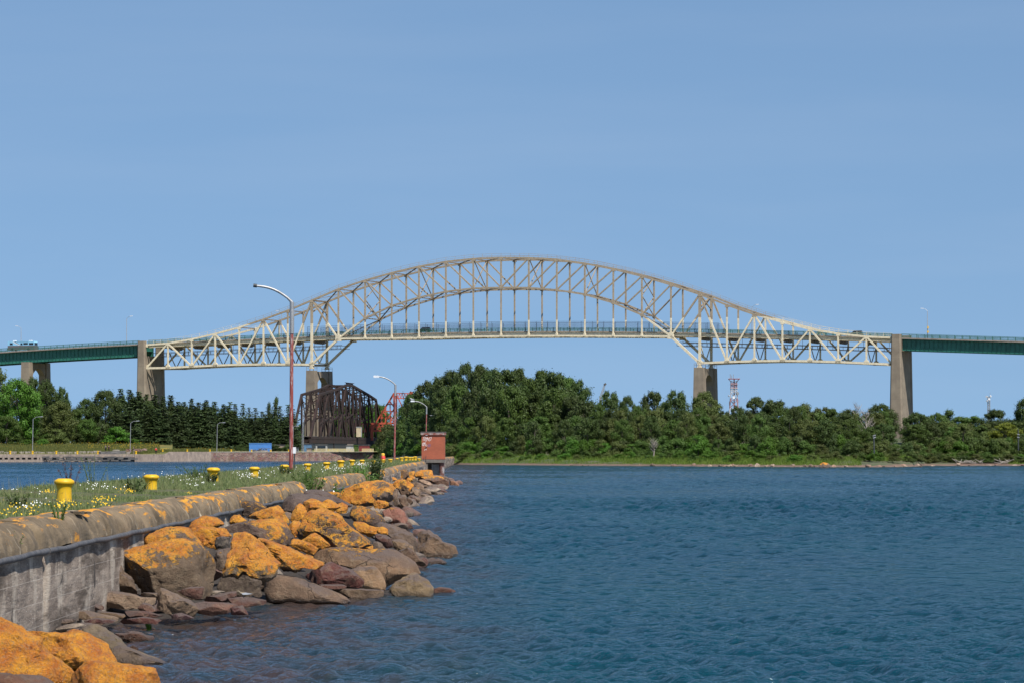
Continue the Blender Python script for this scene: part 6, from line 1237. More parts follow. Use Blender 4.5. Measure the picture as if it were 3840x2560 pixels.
def slab_line(mb, xs, y0z, y1z, thick, off=0.0):      # wall following the far bank line; z given in metres
    for a, b in zip(xs[:-1], xs[1:]):
        Da, Db = fw_D(a)+off, fw_D(b)+off; Xa, Xb = WX(a, Da), WX(b, Db)
        mb.add([(Xa, Da, y0z), (Xb, Db, y0z), (Xb, Db+thick, y0z), (Xa, Da+thick, y0z), (Xa, Da, y1z), (Xb, Db, y1z), (Xb, Db+thick, y1z), (Xa, Da+thick, y1z)], [(3,2,1,0),(4,5,6,7),(0,1,5,4),(1,2,6,5),(2,3,7,6),(3,0,4,7)])
W1 = thing('canal_wall', 'low crumbling concrete and timber crib wall at the left of the canal', 'wall', (WX(240, fw_D(240)), fw_D(240), 0))
def lin(a, b, n): return list(np.linspace(a, b, n+1))
mb = MB(); slab_line(mb, lin(-690, 504, 40), 1.12, 1.95, 2.2); part('top_course', mb, M_old, W1)
mb = MB(); slab_line(mb, lin(-690, 160, 26), -0.8, 0.62, 2.2, 0.05); slab_line(mb, lin(160.1, 380, 8), -0.8, 0.50, 2.2, 0.08); part('footing', mb, M_old, W1)
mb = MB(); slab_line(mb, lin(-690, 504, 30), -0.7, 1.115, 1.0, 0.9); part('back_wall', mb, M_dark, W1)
xs_ = list(np.arange(-690, 150, 21.8)); mb = MB()
for x in xs_: slab_line(mb, [x, x+8.5], 0.625, 1.115, 1.2, 0.02)
for x in (150, 182, 222, 233, 266, 300, 330, 352): slab_line(mb, [x, x+11+(int(x) % 7)], 0.505, 1.115, 1.2, 0.02)
part('crib_posts', mb, M_old, W1)
M_tim = simple('grey_rotten_timber', (0.16, 0.15, 0.14), (0.05, 0.047, 0.045), 1.2, 0.9, stretch=(0.4, 0.4, 4), bump=0.6, bd=0.1)
mb = MB(); rr2 = random.Random(4)
for i in range(26):
    x = 160 + i*12.8; L_ = rr2.uniform(20, 44); y = 1712 + (i % 3)*6.3; D = fw_D(x)-0.12-0.06*(i % 3)
    mb.beam(P(x, y, D), P(x+L_, y+rr2.uniform(-1.2, 1.2), D), 0.25, rr2.uniform(0.28, 0.42), (0, 1, 0))
part('rotten_timbers', mb, M_tim, W1)
W2 = thing('canal_wall', 'plain brown concrete canal wall with ramp up to its high right part', 'wall', (WX(640, fw_D(640)), fw_D(640), 0))
mb = MB(); slab_line(mb, lin(505, 610, 6), -0.8, 1.9, 2.5); part('low_wall', mb, M_old, W2)
mb = MB()
D0 = fw_D(700)
for (xa, xb, za, zb) in ((610.1, 640, 1.9, 2.56), (640, 792, 2.56, 2.56)):
    Da, Db = fw_D(xa), fw_D(xb); mb.add([(WX(xa, Da), Da-0.5, -0.8), (WX(xb, Db), Db-0.5, -0.8), (WX(xb, Db), Db+3, -0.8), (WX(xa, Da), Da+3, -0.8), (WX(xa, Da), Da, za), (WX(xb, Db), Db, zb), (WX(xb, Db), Db+3, zb), (WX(xa, Da), Da+3, za)], [(3,2,1,0),(4,5,6,7),(0,1,5,4),(1,2,6,5),(2,3,7,6),(3,0,4,7)])
part('battered_wall', mb, M_old, W2)
mb = MB()
for i in range(6): a = 617+i*3.2; slab_line(mb, [a, 643], 1.9+i*0.11, 2.0+i*0.11+0.005, 1.5, 3.1+i*0.0)
part('steps', mb, M_lime, W2)
W3 = thing('canal_wall', 'red rubble stone canal wall with pale cap in front of the swing truss', 'wall', (WX(1080, fw_D(1080)), fw_D(1080), 0))
mb = MB(); slab_line(mb, lin(792.5, 1400, 26), -0.8, 2.42, 3.0); o = part('rubble_face', mb, M_rub, W3)
mb = MB(); slab_line(mb, lin(792.5, 1400, 26), 2.425, 2.60, 2.0, -0.1); part('cap', mb, M_lime, W3)
# low blocks on the grass, log, slabs
M_blk = simple('weathered_block', (0.36, 0.32, 0.27), (0.20, 0.17, 0.15), 1, 0.9)
W4 = thing('block_wall', 'line of low weathered grey blocks on the grass behind the crib wall', 'low wall', (WX(220, fw_D(220)+9), fw_D(220)+9, 1.9))
mb = MB(); r3 = random.Random(8)
xx = -200.0
while xx < 370:
    w_ = r3.uniform(14, 34)
    if not (45 < xx < 48): slab_line(mb, [xx, xx+w_-1.0], 2.0, 2.55+r3.uniform(-0.06, 0.1) + (0.15 if xx > 280 else 0), 0.9, 9+r3.uniform(-.2, .2))
    xx += w_ + (r3.uniform(3, 9) if r3.random() < 0.4 else 0)
part('blocks', mb, M_blk, W4)
lg = thing('log', 'thick dark timber baulk lying on the far canal wall', 'log', tuple(fp(420, 1697, 1.5)))
mb = MB(); mb.beam(fp(374, 1697.5, 1.2), fp(467, 1694, 1.6), 0.9, 0.78, (0, 1, 0)); o = part('baulk', mb, M_tim, lg)
def block(x0, x1, y0, y1, off, label, m, name='stone_block', cat='stone block'):
    D = fw_D((x0+x1)/2)+off; a = P(x0, y1, D); b = P(x1, y0, D); r = random.Random(int(x0*7)); mb = MB(); w = b.x-a.x; h = b.z-a.z
    poly = [(0, 0), (w, 0), (w*(0.98), h*r.uniform(0.6, 0.9)), (w*0.72, h), (w*0.2, h*r.uniform(0.85, 1.0)), (w*0.02, h*r.uniform(0.5, 0.8))]
    mb.prism(poly, (a.x, D, a.z), (1, 0, 0), (0, 0, 1), (0, 1, 0), max(0.6, h)); o = part(name, mb, m); fix_normals(o); return tag(o, label, cat)
block(422, 448, 1684, 1689, 12, 'pale flat stone block behind the dark timber baulk', M_blk); block(470, 493, 1681, 1693, 10, 'square reddish stone block left of the second bank lamp post', M_rub); block(501, 532, 1680, 1691, 10, 'long reddish boulder right of the person in black', M_rub); block(532, 551, 1679, 1688, 10, 'tapering reddish boulder touching the long one', M_rub)
block(474, 487, 1692, 1700, 2, 'small broken block on the wall end below the square reddish block', M_blk); block(0, 13, 1689, 1699, 9, 'pale block with dark end at the far left of the block line', M_blk)
# far bollards
fb = [(38, 1692, 1.9), (122, 1692, 1.9), (211, 1693, 1.9), (290, 1694, 1.9), (367, 1692, 1.9), (510, 1694, 1.9), (610, 1688, 2.6), (702, 1688, 2.6), (787, 1690, 2.6), (867, 1690, 2.6), (943, 1690, 2.6), (1015, 1690.5, 2.6), (1083, 1691, 2.6)]
for i, (x, y, z) in enumerate(fb):
    o = copy_tree(b0); D = fw_D(x)+1.1+(1.0 if z < 2 else 0.3); s_ = 1.45; o.scale = (s_, s_, 1.65 if z < 2 else 1.0); o.location = (WX(x, D), D, z+0.02); o['label'] = 'tiny yellow bollard on the far canal wall'; o['group'] = 'yellow bollards on the far canal wall'
    if i == 1: o['label'] = 'tiny yellow bollard at the foot of the first bank lamp post'
    if i == 5: o['label'] = 'tiny yellow bollard just right of the person in black'; 
    if i in (1, 5): o['group'] = 'bollards singled out on the far wall'
def bank_lamp(x, ybase, ytop, tipx, tipy, label, off=3.0):
    D = fw_D(x)+off; b = P(x, ybase+3, D); tp = P(x+2, ytop, D); L = thing('lamp_post', label, 'lamp post', tuple(b), 0, 'white lamp posts on the far bank')
    part('pole', MB().tube([b, tp], [0.09, 0.07], 8), M_galv, L, 40); e = P(tipx, tipy, D); mid = tp.lerp(e, 0.45) + Vector((0, 0, 0.25))
    part('arm', MB().tube([tp, mid, e], 0.06, 6), M_galv, L, 40); part('lamp_head', MB().beam(e + Vector((-0.1, 0, 0)), e + Vector((0.65, 0, 0.05)), 0.35, 0.2, (0, 1, 0)), M_galv, L)
bank_lamp(122, 1690, 1570, 151, 1561, 'white lamp post standing in front of the big bright tree'); bank_lamp(488, 1693, 1585, 513, 1577, 'white lamp post beside the person in black'); bank_lamp(813, 1690, 1590, 836, 1583, 'white lamp post with a small red band in front of the spruces')
bank_lamp(1098, 1690, 1600, 1113, 1597, 'white lamp post mostly hidden behind the red lamp pole', 12)
# ---- people
def person(x, yf, h, label, top, legs, rz=0, off=1.5, hair=M_dark, hood=False, z=None):
    D = fw_D(x)+off; zf = z if z is not None else WZ(yf, D); r = thing('person', label, 'person', (WX(x, D), D, zf), rz); k = h/1.75
    Vv = [(0, 0, .95), (0, 0, 1.15), (0, 0, 1.38), (0, 0, 1.48), (0, -.01, 1.56), (0, -.015, 1.66), (0, 0, 1.73),
          (.11, 0, .90), (.13, .01, .50), (.13, 0, .09), (.14, -.14, .04), (-.11, 0, .90), (-.13, .01, .50), (-.13, 0, .09), (-.14, -.14, .04),
          (.18, 0, 1.40), (.25, .03, 1.14), (.17, -.16, 1.02), (.10, -.22, 1.06), (-.18, 0, 1.40), (-.25, .03, 1.14), (-.17, -.16, 1.02), (-.10, -.22, 1.06)]
    E = [(0, 1), (1, 2), (2, 3), (3, 4), (4, 5), (5, 6), (0, 7), (7, 8), (8, 9), (9, 10), (0, 11), (11, 12), (12, 13), (13, 14), (2, 15), (15, 16), (16, 17), (17, 18), (2, 19), (19, 20), (20, 21), (21, 22)]
    Rd = [.14, .13, .15, .065, .06, .10, .07, .09, .062, .045, .04, .09, .062, .045, .04, .07, .05, .038, .035, .07, .05, .038, .035]
    def skin(nm, idx, grow, m):
        mp_ = {a: i for i, a in enumerate(idx)}; me = bpy.data.meshes.new(nm); me.from_pydata([tuple(c*k for c in Vv[a]) for a in idx], [(mp_[a], mp_[b]) for a, b in E if a in mp_ and b in mp_], []); me.materials.append(m)
        o = bpy.data.objects.new(nm, me); COL.objects.link(o); o.parent = r; md = o.modifiers.new('skin', 'SKIN'); md.use_smooth_shade = True
        for i, a in enumerate(idx): q = me.skin_vertices[0].data[i]; q.radius = (Rd[a]*grow*k, Rd[a]*grow*k); q.use_root = (i == 0)
        s2 = o.modifiers.new('sub', 'SUBSURF'); s2.levels = 1; s2.render_levels = 2; return o
    skin('body', list(range(23)), 1.0, M_skin); skin('jacket', [0, 1, 2, 15, 16, 17, 19, 20, 21], 1.22, top); skin('trousers', [0, 7, 8, 9, 11, 12, 13], 1.22, legs)
    mb = MB().lathe([(0.0, 1.57), (0.085, 1.60), (0.112, 1.66), (0.10, 1.74), (0.05, 1.785), (0, 1.79)], 12, (0, 0.02, 0)); mb.v = [(a*k, b*k, c*k) for a, b, c in mb.v]; part('hair', mb, hair, r, 60, world=False)
M_skin = flatc('skin', (0.45, 0.26, 0.18), 0.6); M_red = flatc('red_jacket', (0.55, 0.015, 0.015), 0.7); M_blkc = flatc('black_cloth', (0.015, 0.015, 0.018), 0.9); M_grey = flatc('grey_cloth', (0.09, 0.10, 0.11), 0.9); M_khaki = flatc('khaki_cloth', (0.25, 0.21, 0.15), 0.9); M_brn = flatc('dark_brown_cloth', (0.035, 0.018, 0.015), 0.9)
person(585, 1702, 1.85, 'person in red jacket and dark trousers standing on the low canal wall', M_red, M_blkc, 0.2); person(501, 1700, 1.8, 'person in black top and khaki trousers beside the white lamp post', M_blkc, M_khaki, 0.8)
person(396, 1692, 1.7, 'person in grey patterned top behind the dark timber baulk', M_grey, M_blkc, -0.6, 7); person(408, 1692, 1.65, 'person in dark brown cloak behind the dark timber baulk', M_brn, M_brn, 0.3, 7)
# ---- yard: container, fence, sheds, mast
t = NT('blue_corrugated_steel'); t.color(t.mix(t.ramp(t.noise(t.pos(), 0.8, 5), 0.4, 0.7), (0.08, 0.24, 0.56), (0.11, 0.28, 0.55))); t.set(Roughness=0.5); M_blue = t.m
Dc = fw_D(975)+6.0; ct = thing('shipping_container', 'bright blue corrugated shipping container below the pines', 'container', (WX(976, Dc), Dc, 2.6))
mb = MB(); xa, xb = WX(934.5, Dc), WX(1016.5, Dc); zt, zb_ = WZ(1659.5, Dc), 2.62; n = 22
for i in range(n):
    a = xa+(xb-xa)*i/n; w_ = (xb-xa)/n; pts = [(a, 0.0), (a+w_*0.3, 0.0), (a+w_*0.45, 0.12), (a+w_*0.8, 0.12), (a+w_, 0.0)]
    for (p, q) in zip(pts[:-1], pts[1:]): mb.add([(p[0], Dc+p[1], zb_), (q[0], Dc+q[1], zb_), (q[0], Dc+q[1], zt-0.12), (p[0], Dc+p[1], zt-0.12)], [(0, 1, 2, 3)])
mb.box((xa, Dc+0.13, zb_), (xb, Dc+2.4, zt-0.12)); part('corrugated_walls', mb, M_blue, ct)
part('top_rail', MB().box((xa-0.02, Dc-0.05, zt-0.118), (xb+0.02, Dc+2.42, zt)), M_blue, ct)
M_junk = simple('grey_scrap', (0.14, 0.13, 0.13), (0.04, 0.04, 0.045), 2, 0.8)
def junk(x0, x1, y0, y1, label, off=2.5, seed=1, m=None):
    r = random.Random(seed); D = fw_D((x0+x1)/2)+off; o = thing('scrap_pile', label, 'scrap pile', (WX((x0+x1)/2, D), D, 2.6)); mb = MB(); X_a, X_b = WX(x0, D), WX(x1, D); zt = WZ(y0, D)
    mb.box((X_a, D, 2.55), (X_b, D+1.2, 2.6+(zt-2.6)*0.35))
    part('base_slab', mb, M_blk, o); mb = MB()
    for i in range(26): p = Vector((r.uniform(X_a, X_b), D+r.uniform(0, 1), 2.6+(zt-2.6)*r.uniform(0.3, 0.9))); mb.beam(p, p+Vector((r.uniform(-1, 1), r.uniform(-.4, .4), r.uniform(-.25, .3))), 0.12, 0.14, (0, 1, 0))
    part('scrap_bars', mb, m or M_junk, o)
junk(972, 1003, 1678, 1691, 'heap of dark scrap bars in front of the blue container'); junk(950, 972, 1686, 1691, 'low grey slab pile left of the scrap bars', 2.5, 2)
def shed(x0, x1, y0, y1, off, label, m, name='shed', win=None, roof=None, dep=3.0):
    D = fw_D((x0+x1)/2)+off; o = thing(name, label, name.replace('_', ' '), (WX((x0+x1)/2, D), D, WZ(y1, D))); a, b = WX(x0, D), WX(x1, D)
    part('walls', MB().box((a, D, WZ(y1, D)), (b, D+dep, WZ(y0, D))), m, o)
    part('roof', MB().box((a-0.15, D-0.15, WZ(y0, D)+0.003), (b+0.15, D+dep+0.1, WZ(y0, D)+0.18)), roof or M_junk, o)
    for w_ in (win or []): part('window', MB().box((WX(w_[0], D), D-0.04, WZ(w_[3], D)), (WX(w_[1], D), D+0.01, WZ(w_[2], D))), M_glass, o)
    return o
M_wh = simple('dull_white_paint', (0.42, 0.42, 0.40), (0.25, 0.25, 0.25), 1, 0.7); M_bl2 = simple('faded_blue_paint', (0.10, 0.22, 0.36), (0.07, 0.13, 0.20), 1, 0.7); M_cr = simple('cream_board', (0.55, 0.46, 0.30), (0.40, 0.33, 0.22), 1, 0.8); M_bg = simple('beige_board', (0.36, 0.28, 0.20), (0.26, 0.20, 0.15), 1, 0.8)
M_dred = simple('dull_red_paint', (0.20, 0.03, 0.03), (0.12, 0.02, 0.02), 1, 0.7)
shed(1097, 1118, 1678, 1692, 6, 'white trailer body right of the red lamp pole', M_wh, 'trailer'); shed(1140, 1168, 1664, 1692, 8, 'faded blue shed under the near end of the swing truss', M_bl2, 'shed'); shed(1150, 1167, 1680, 1692, 4, 'beige crate box in front of the blue shed', M_bg, 'storage_box')
shed(1184, 1226, 1667, 1690, 16, 'grey-white site cabin behind the yellow fence', M_wh, 'site_cabin', [(1190, 1221, 1670, 1690)]); shed(1298, 1325, 1670, 1690, 12, 'white cabin behind the right end of the long yellow fence', M_wh, 'site_cabin'); shed(1346, 1385, 1668, 1690, 18, 'dark red shed behind the short yellow fence', M_dred, 'shed')
sb = shed(1326, 1342, 1669, 1697, 1, 'green hedge-like screen box at the end of the long yellow fence', FM, 'hedge_box', None, FM); shed(1030, 1096, 1668, 1676, 26, 'long low tan roof glimpsed behind the bushes', M_bg, 'low_building')
def yfence(x0, x1, label, n):
    D = fw_D((x0+x1)/2)-0.2+1.2; o = thing('yellow_fence', label, 'fence', (WX((x0+x1)/2, D), D, 2.6)); a, b = WX(x0, D), WX(x1, D); zt = WZ(1680.5, D)
    mb = MB()
    for i in range(n+1):
        x = a+(b-a)*i/n; mb.box((x-0.07, D, 2.58), (x+0.07, D+0.1, zt))
    part('posts', mb, M_fy, o); mb = MB()
    for z in (zt-0.05, 2.6+(zt-2.6)*0.5): mb.box((a, D-0.06, z-0.05), (b, D-0.003, z+0.05))
    part('rails', mb, M_fy, o)
M_fy = simple('faded_yellow_paint', (0.75, 0.58, 0.22), (0.55, 0.50, 0.40), 2, 0.7)
yfence(1179, 1327, 'long pale yellow fence along the canal wall below the swing truss', 40); yfence(1358, 1400, 'short pale yellow fence at the right end of the canal wall', 12)
def lattice(mb, base, top, w0, w1, n, r=0.05):
    base = Vector(base); top = Vector(top); cs = [(-1, -1), (1, -1), (1, 1), (-1, 1)]
    L = [[base.lerp(top, i/n) + Vector((c[0], c[1], 0))*((w0+(w1-w0)*i/n)/2) for c in cs] for i in range(n+1)]
    for k in range(4): mb.beam(L[0][k], L[n][k], r*1.6, r*1.6, (0, 1, 0.01))
    for i in range(n):
        for k in range(4):
            k2 = (k+1) % 4; mb.beam(L[i][k], L[i][k2], r, r, (0, 0.02, 1)); mb.beam(L[i][k], L[i+1][k2], r, r, (0.3, 1, 0.01)); mb.beam(L[i][k2], L[i+1][k], r, r, (0.3, 1, 0.01))
D = fw_D(1137)+1.5; ms_ = thing('lattice_mast', 'slim grey lattice mast standing before the swing truss portal', 'mast', (WX(1136, D), D, 2.6))
mb = MB(); lattice(mb, (WX(1135, D), D, 2.6), (WX(1138, D), D, WZ(1530, D)), 0.45, 0.35, 16, 0.045); part('lattice', mb, M_galv, ms_)
mb = MB(); mb.tube([(WX(1138, D), D, WZ(1530, D)), (WX(1139, D), D, WZ(1508, D))], 0.03, 5); part('aerial', mb, M_galv, ms_)
# ---- rusty swing truss (old railway bridge, seen almost end on)
M_rust = simple('rust_brown_steel', (0.034, 0.015, 0.012), (0.014, 0.008, 0.007), 0.5, 0.9)
A0 = Vector((WX(1163, 978), 978, 0)); A1 = Vector((WX(1437, 1098), 1098, 0)); ax = (A1-A0); AL = ax.length; ax.normalize(); an = Vector((-ax.y, ax.x, 0)); TWd = 5.5
st = thing('swing_truss_bridge', 'rust-brown riveted railway swing bridge truss seen almost end on', 'truss bridge', tuple(A0 + ax*AL*0.5))
ZB = 6.7
prof = [(0.0, ZB), (0.115, 19.7), (0.23, 20.8), (0.36, 22.0), (0.46, 23.4), (0.56, 23.4), (0.66, 22.3), (0.78, 21.0), (0.89, 19.6), (1.0, ZB)]
def SPt(u, t, z): return A0 + ax*AL*u + an*t + Vector((0, 0, z))
for t in (0.0, TWd):
    ch = MB()
    for a, b in zip(prof[:-1], prof[1:]): ch.beam(SPt(a[0], t, a[1]), SPt(b[0], t, b[1]), 0.62, 0.7, an)
    part('top_chord', ch, M_rust, st); part('bottom_chord', MB().beam(SPt(0, t, ZB), SPt(1, t, ZB), 0.5, 0.8, an), M_rust, st)
    for i in range(1, len(prof)-1):
        u, z = prof[i]; part('post', MB().beam(SPt(u, t, ZB), SPt(u, t, z), 0.45, 0.6, an), M_rust, st)
        u2, z2 = prof[i+1] if i < 4 else prof[i-1]
        part('diagonal', MB().beam(SPt(u, t, ZB), SPt(u2, t, z2), 0.4, 0.7, an), M_rust, st)
        um = (u + prof[i-1][0])/2; zm = (z + max(prof[i-1][1], 12))/2*0.62+2
        part('sub_diagonal', MB().beam(SPt(prof[i-1][0]+0.01, t, ZB), SPt(um, t, zm), 0.25, 0.34, an), M_rust, st)
        part('sub_diagonal', MB().beam(SPt(um, t, zm), SPt(u, t, z*0.98), 0.2, 0.26, an), M_rust, st)
for t in (0.0, TWd):
    for i in range(1, len(prof)-2):
        (u, z), (u2, z2) = prof[i], prof[i+1]; um = (u+u2)/2
        part('sub_post', MB().beam(SPt(um, t, ZB), SPt(um, t, (z+z2)/2), 0.3, 0.42, an), M_rust, st)
        part('counter_brace', MB().beam(SPt(u, t, z*0.55), SPt(u2, t, z2*0.62), 0.3, 0.45, an), M_rust, st)
        part('counter_brace', MB().beam(SPt(u, t, z), SPt(um, t, z*0.6), 0.3, 0.4, an), M_rust, st)
br_ = MB()
for i in range(1, len(prof)-1):
    u, z = prof[i]
    br_.beam(SPt(u, 0, z), SPt(u, TWd, z), 0.3, 0.4, (0, 0, 1))
    for za, zb in ((z-0.3, z-3.4), (z-3.4, z-6.5)): br_.beam(SPt(u, 0, za), SPt(u, TWd, zb), 0.14, 0.18, ax); br_.beam(SPt(u, 0, zb), SPt(u, TWd, za), 0.14, 0.18, ax)
    br_.beam(SPt(u, 0, z-6.5), SPt(u, TWd, z-6.5), 0.2, 0.3, (0, 0, 1))
    if i < len(prof)-2:
        u2, z2 = prof[i+1]; br_.beam(SPt(u, 0, z), SPt(u2, TWd, z2), 0.2, 0.16, (0, 0, 1)); br_.beam(SPt(u, TWd, z), SPt(u2, 0, z2), 0.2, 0.16, (0, 0, 1))
for (ua, za), (ub, zb) in (((0.102, 18.3), (0.07, 14.4)), ((0.07, 14.4), (0.045, 11.6))): br_.beam(SPt(ua, 0, za), SPt(ub, TWd, zb), 0.2, 0.24, ax); br_.beam(SPt(ua, TWd, za), SPt(ub, 0, zb), 0.2, 0.24, ax)
part('cross_bracing', br_, M_rust, st)
mb = MB(); n = 14
for i in range(n): a = 0.46+0.1*i/n; b = 0.46+0.1*(i+1)/n; mb.beam(SPt(a, 0, 23.4), SPt(b, 0, 24.3), 0.1, 0.12, an); mb.beam(SPt(a, 0, 24.3), SPt(b, 0, 23.4), 0.1, 0.12, an)
mb.beam(SPt(0.45, 0, 24.3), SPt(0.57, 0, 24.3), 0.3, 0.14, an); part('crown_walkway', mb, M_rust, st)
mb = MB()
for z, h in ((ZB-0.9, 1.0),):
    for t in (0.0, TWd): mb.beam(SPt(-0.01, t, z), SPt(1, t, z), 0.4, 1.4, an)
for i in range(20): mb.beam(SPt(i/20, 0.2, ZB-1.0), SPt(i/20, TWd-0.2, ZB-1.0), 0.4, 1.0, ax)
part('floor_system', mb, M_rust, st)
part('deck', MB().beam(SPt(0, TWd/2, ZB+0.45), SPt(1, TWd/2, ZB+0.45), TWd-0.8, 0.12, an), M_tim, st)
part('skirt', MB().beam(SPt(0.0, 0.2, 4.4), SPt(1, 0.2, 4.4), 0.3, 2.0, an), M_dark, st)  # added dark panel, gives the near-black shade beneath the deck
part('turning_pier', MB().lathe([(5.5, 0), (5.5, 2.8), (4.6, 2.8), (4.2, 5.0), (0, 5.0)], 28, tuple(SPt(0.5, TWd/2, 0))), M_hcon, st)
for u in (0.02, 0.3, 0.7, 0.98):
    for t in (0.3, TWd-0.3): part('rest_post', MB().beam(SPt(u, t, 2.2), SPt(u, t, ZB-1.6), 0.8, 0.8, an), M_rust, st)
cab = thing('operator_cabin', 'cream and white operator cabin standing inside the swing truss', 'cabin', tuple(SPt(0.62, 0, ZB+0.55)))
c0 = SPt(0.60, -0.9, ZB+0.6); mb = MB().box((c0.x-0.75, c0.y-0.8, c0.z), (c0.x+0.75, c0.y+0.8, c0.z+3.0)); part('walls', mb, M_cr, cab); part('roof', MB().box((c0.x-0.85, c0.y-0.9, c0.z+3.003), (c0.x+0.85, c0.y+0.9, c0.z+3.2)), M_wh, cab)
part('corner_board', MB().box((c0.x+0.755, c0.y-0.85, c0.z), (c0.x+1.0, c0.y-0.6, c0.z+3.0)), M_wh, cab)
# ---- orange lift bridge structure
M_or = simple('orange_red_paint', (0.52, 0.085, 0.035), (0.36, 0.06, 0.03), 0.8, 0.6); OD = 1075.0
def op(x, y, d=0.0): return P(x, y, OD+d)
ol = thing('lift_bridge', 'bright orange-red lattice lift bridge tower rising behind the dark swing truss', 'lift bridge', tuple(op(1480, 1690)))
for d in (0, 6.0):
    mb = MB(); q = 0.32
    for a, b in (((1476, 1473), (1400, 1600)), ((1480, 1473), (1420, 1568)), ((1476, 1473), (1478, 1590)), ((1487, 1473), (1488, 1590)), ((1488, 1480), (1530, 1570)), ((1400, 1600), (1490, 1595)), ((1432, 1540), (1488, 1540)), ((1448, 1515), (1488, 1515)), ((1418, 1565), (1488, 1565)), ((1432, 1540), (1488, 1590)), ((1460, 1500), (1488, 1540)), ((1448, 1515), (1445, 1590)), ((1462, 1496), (1465, 1590)), ((1432, 1541), (1432, 1592)), ((1488, 1515), (1440, 1590)), ((1488, 1540), (1460, 1590))): mb.beam(op(*a, d), op(*b, d), q, q, (0, 1, 0.01))
    part('tower_frame', mb, M_or, ol)
    mb = MB()
    for y in (1473, 1492): mb.beam(op(1488, y, d), op(1538, y+1, d), 0.25, 0.28, (0, 1, 0))
    for i in range(5): x = 1488+i*10; mb.beam(op(x, 1473, d), op(x+5, 1492, d), 0.16, 0.18, (0, 1, 0.01)); mb.beam(op(x+5, 1492, d), op(x+10, 1473, d), 0.16, 0.18, (0, 1, 0.01))
    part('top_boom', mb, M_or, ol)
mb = MB()
for x, y in ((1476, 1473), (1488, 1473), (1432, 1540), (1488, 1540), (1538, 1473), (1538, 1493), (1400, 1600)): mb.beam(op(x, y, 0), op(x, y, 6), 0.3, 0.3, (0, 0, 1))
part('cross_struts', mb, M_or, ol)
mb = MB()
for i in range(9): y = 1474+i*13; mb.beam(op(1476, y), op(1488, y+13), 0.2, 0.2, (0, 1, 0.01)); mb.beam(op(1488, y), op(1476, y+13), 0.2, 0.2, (0, 1, 0.01))
part('tower_lacing', mb, M_or, ol)
mb = MB(); mb.beam(op(1536, 1474), op(1548, 1474), 2.0, 1.1, (0, 1, 0)); mb.beam(op(1540, 1466), op(1540, 1490), 0.4, 0.4, (0, 1, 0)); part('machinery', mb, M_or, ol)
mb = MB()
for y in (1585, 1612): mb.beam(op(1330, y+4), op(1480, y), 0.5, 0.6, (0, 1, 0))
for i in range(10): x = 1332+i*15; mb.beam(op(x, 1589), op(x+7, 1614), 0.3, 0.3, (0, 1, 0.01)); mb.beam(op(x+7, 1614), op(x+15, 1587), 0.3, 0.3, (0, 1, 0.01))
mb.beam(op(1395, 1650), op(1395, 1590), 1.2, 0.9, (0, 1, 0)); mb.beam(op(1482, 1690), op(1482, 1590), 1.6, 1.0, (0, 1, 0)); part('leaf_girders', mb, M_or, ol)
mb = MB(); mb.tube([op(1511, 1473), op(1511, 1464)], 0.06, 5); part('finial', mb, M_or, ol)
# ---- radio masts, crane, utility poles
MD = 1500.0
rm = thing('radio_mast', 'red and white lattice radio mast with round dishes right of the arch pier', 'radio mast', (WX(2752, MD), MD, 5))
t = NT('red_white_mast_bands'); zz = t.sep(t.pos())[2]; t.color(t.mix(t.math('GREATER_THAN', t.math('FRACT', t.math('MULTIPLY', zz, 1/9.0)), 0.5), (0.50, 0.49, 0.50), (0.34, 0.17, 0.16))); t.set(Roughness=0.6); M_mast = t.m
mb = MB(); lattice(mb, (WX(2752, MD), MD, 8), (WX(2752, MD), MD, WZ(1470, MD)), 5.6, 2.8, 6, 0.16); lattice(mb, (WX(2752, MD), MD, WZ(1470, MD)), (WX(2752, MD), MD, WZ(1428, MD)), 2.8, 2.6, 5, 0.14)
part('lattice_tower', mb, M_mast, rm)
mb = MB(); mb.tube([(WX(2753, MD), MD, 8), (WX(2753, MD), MD, WZ(1420, MD))], 0.25, 8); part('cable_duct', mb, flatc('mast_red', (0.30, 0.12, 0.11)), rm)
mb = MB(); zz_ = WZ(1419.5, MD); mb.box((WX(2732, MD), MD-2.4, zz_-0.15), (WX(2774, MD), MD+2.4, zz_+0.15)); part('platform', mb, flatc('platform_red', (0.30, 0.07, 0.06)), rm)
mb = MB()
for sx in (-1, 1):
    for sy in (-1, 1): mb.beam((WX(2752, MD)+sx*1.3, MD+sy*1.3, WZ(1431, MD)), (WX(2752, MD)+sx*2.3, MD+sy*2.2, zz_-0.15), 0.14, 0.14, (0, 1, 0.01)); mb.beam((WX(2752, MD)+sx*2.3, MD+sy*2.3, zz_), (WX(2752, MD)+sx*2.3, MD+sy*2.3, zz_+0.55), 0.08, 0.08, (0, 1, 0))
for y in (1441, 1455): mb.box((WX(2738, MD), MD-1.8, WZ(y, MD)-0.1), (WX(2767, MD), MD+1.8, WZ(y, MD)+0.1))
part('brackets', mb, M_mast, rm)
def dish(par, x, y, r, ang, D, m, deep=0.5, nm='dish'):
    c = P(x, y, D); d = Vector((math.sin(ang), -math.cos(ang), 0)); mb = MB(); mb.tube([c+d*0.02, c+d*deep*0.4*r*2, c+d*deep*r*1.2], [r*0.98, r, r*0.96], 20); part(nm, mb, m, par, 40); part('arm', MB().tube([c+Vector((0, 2.0, 0)), c+Vector((0, 0.0, 0))], 0.1, 6), M_galv, par)
dish(rm, 2751, 1489, 0.66, 0.1, MD-3.2, M_white); dish(rm, 2733.5, 1483, 0.42, -1.0, MD-2.2, M_white); dish(rm, 2763.5, 1474, 0.78, 0.75, MD-2.2, M_galv, 0.6)
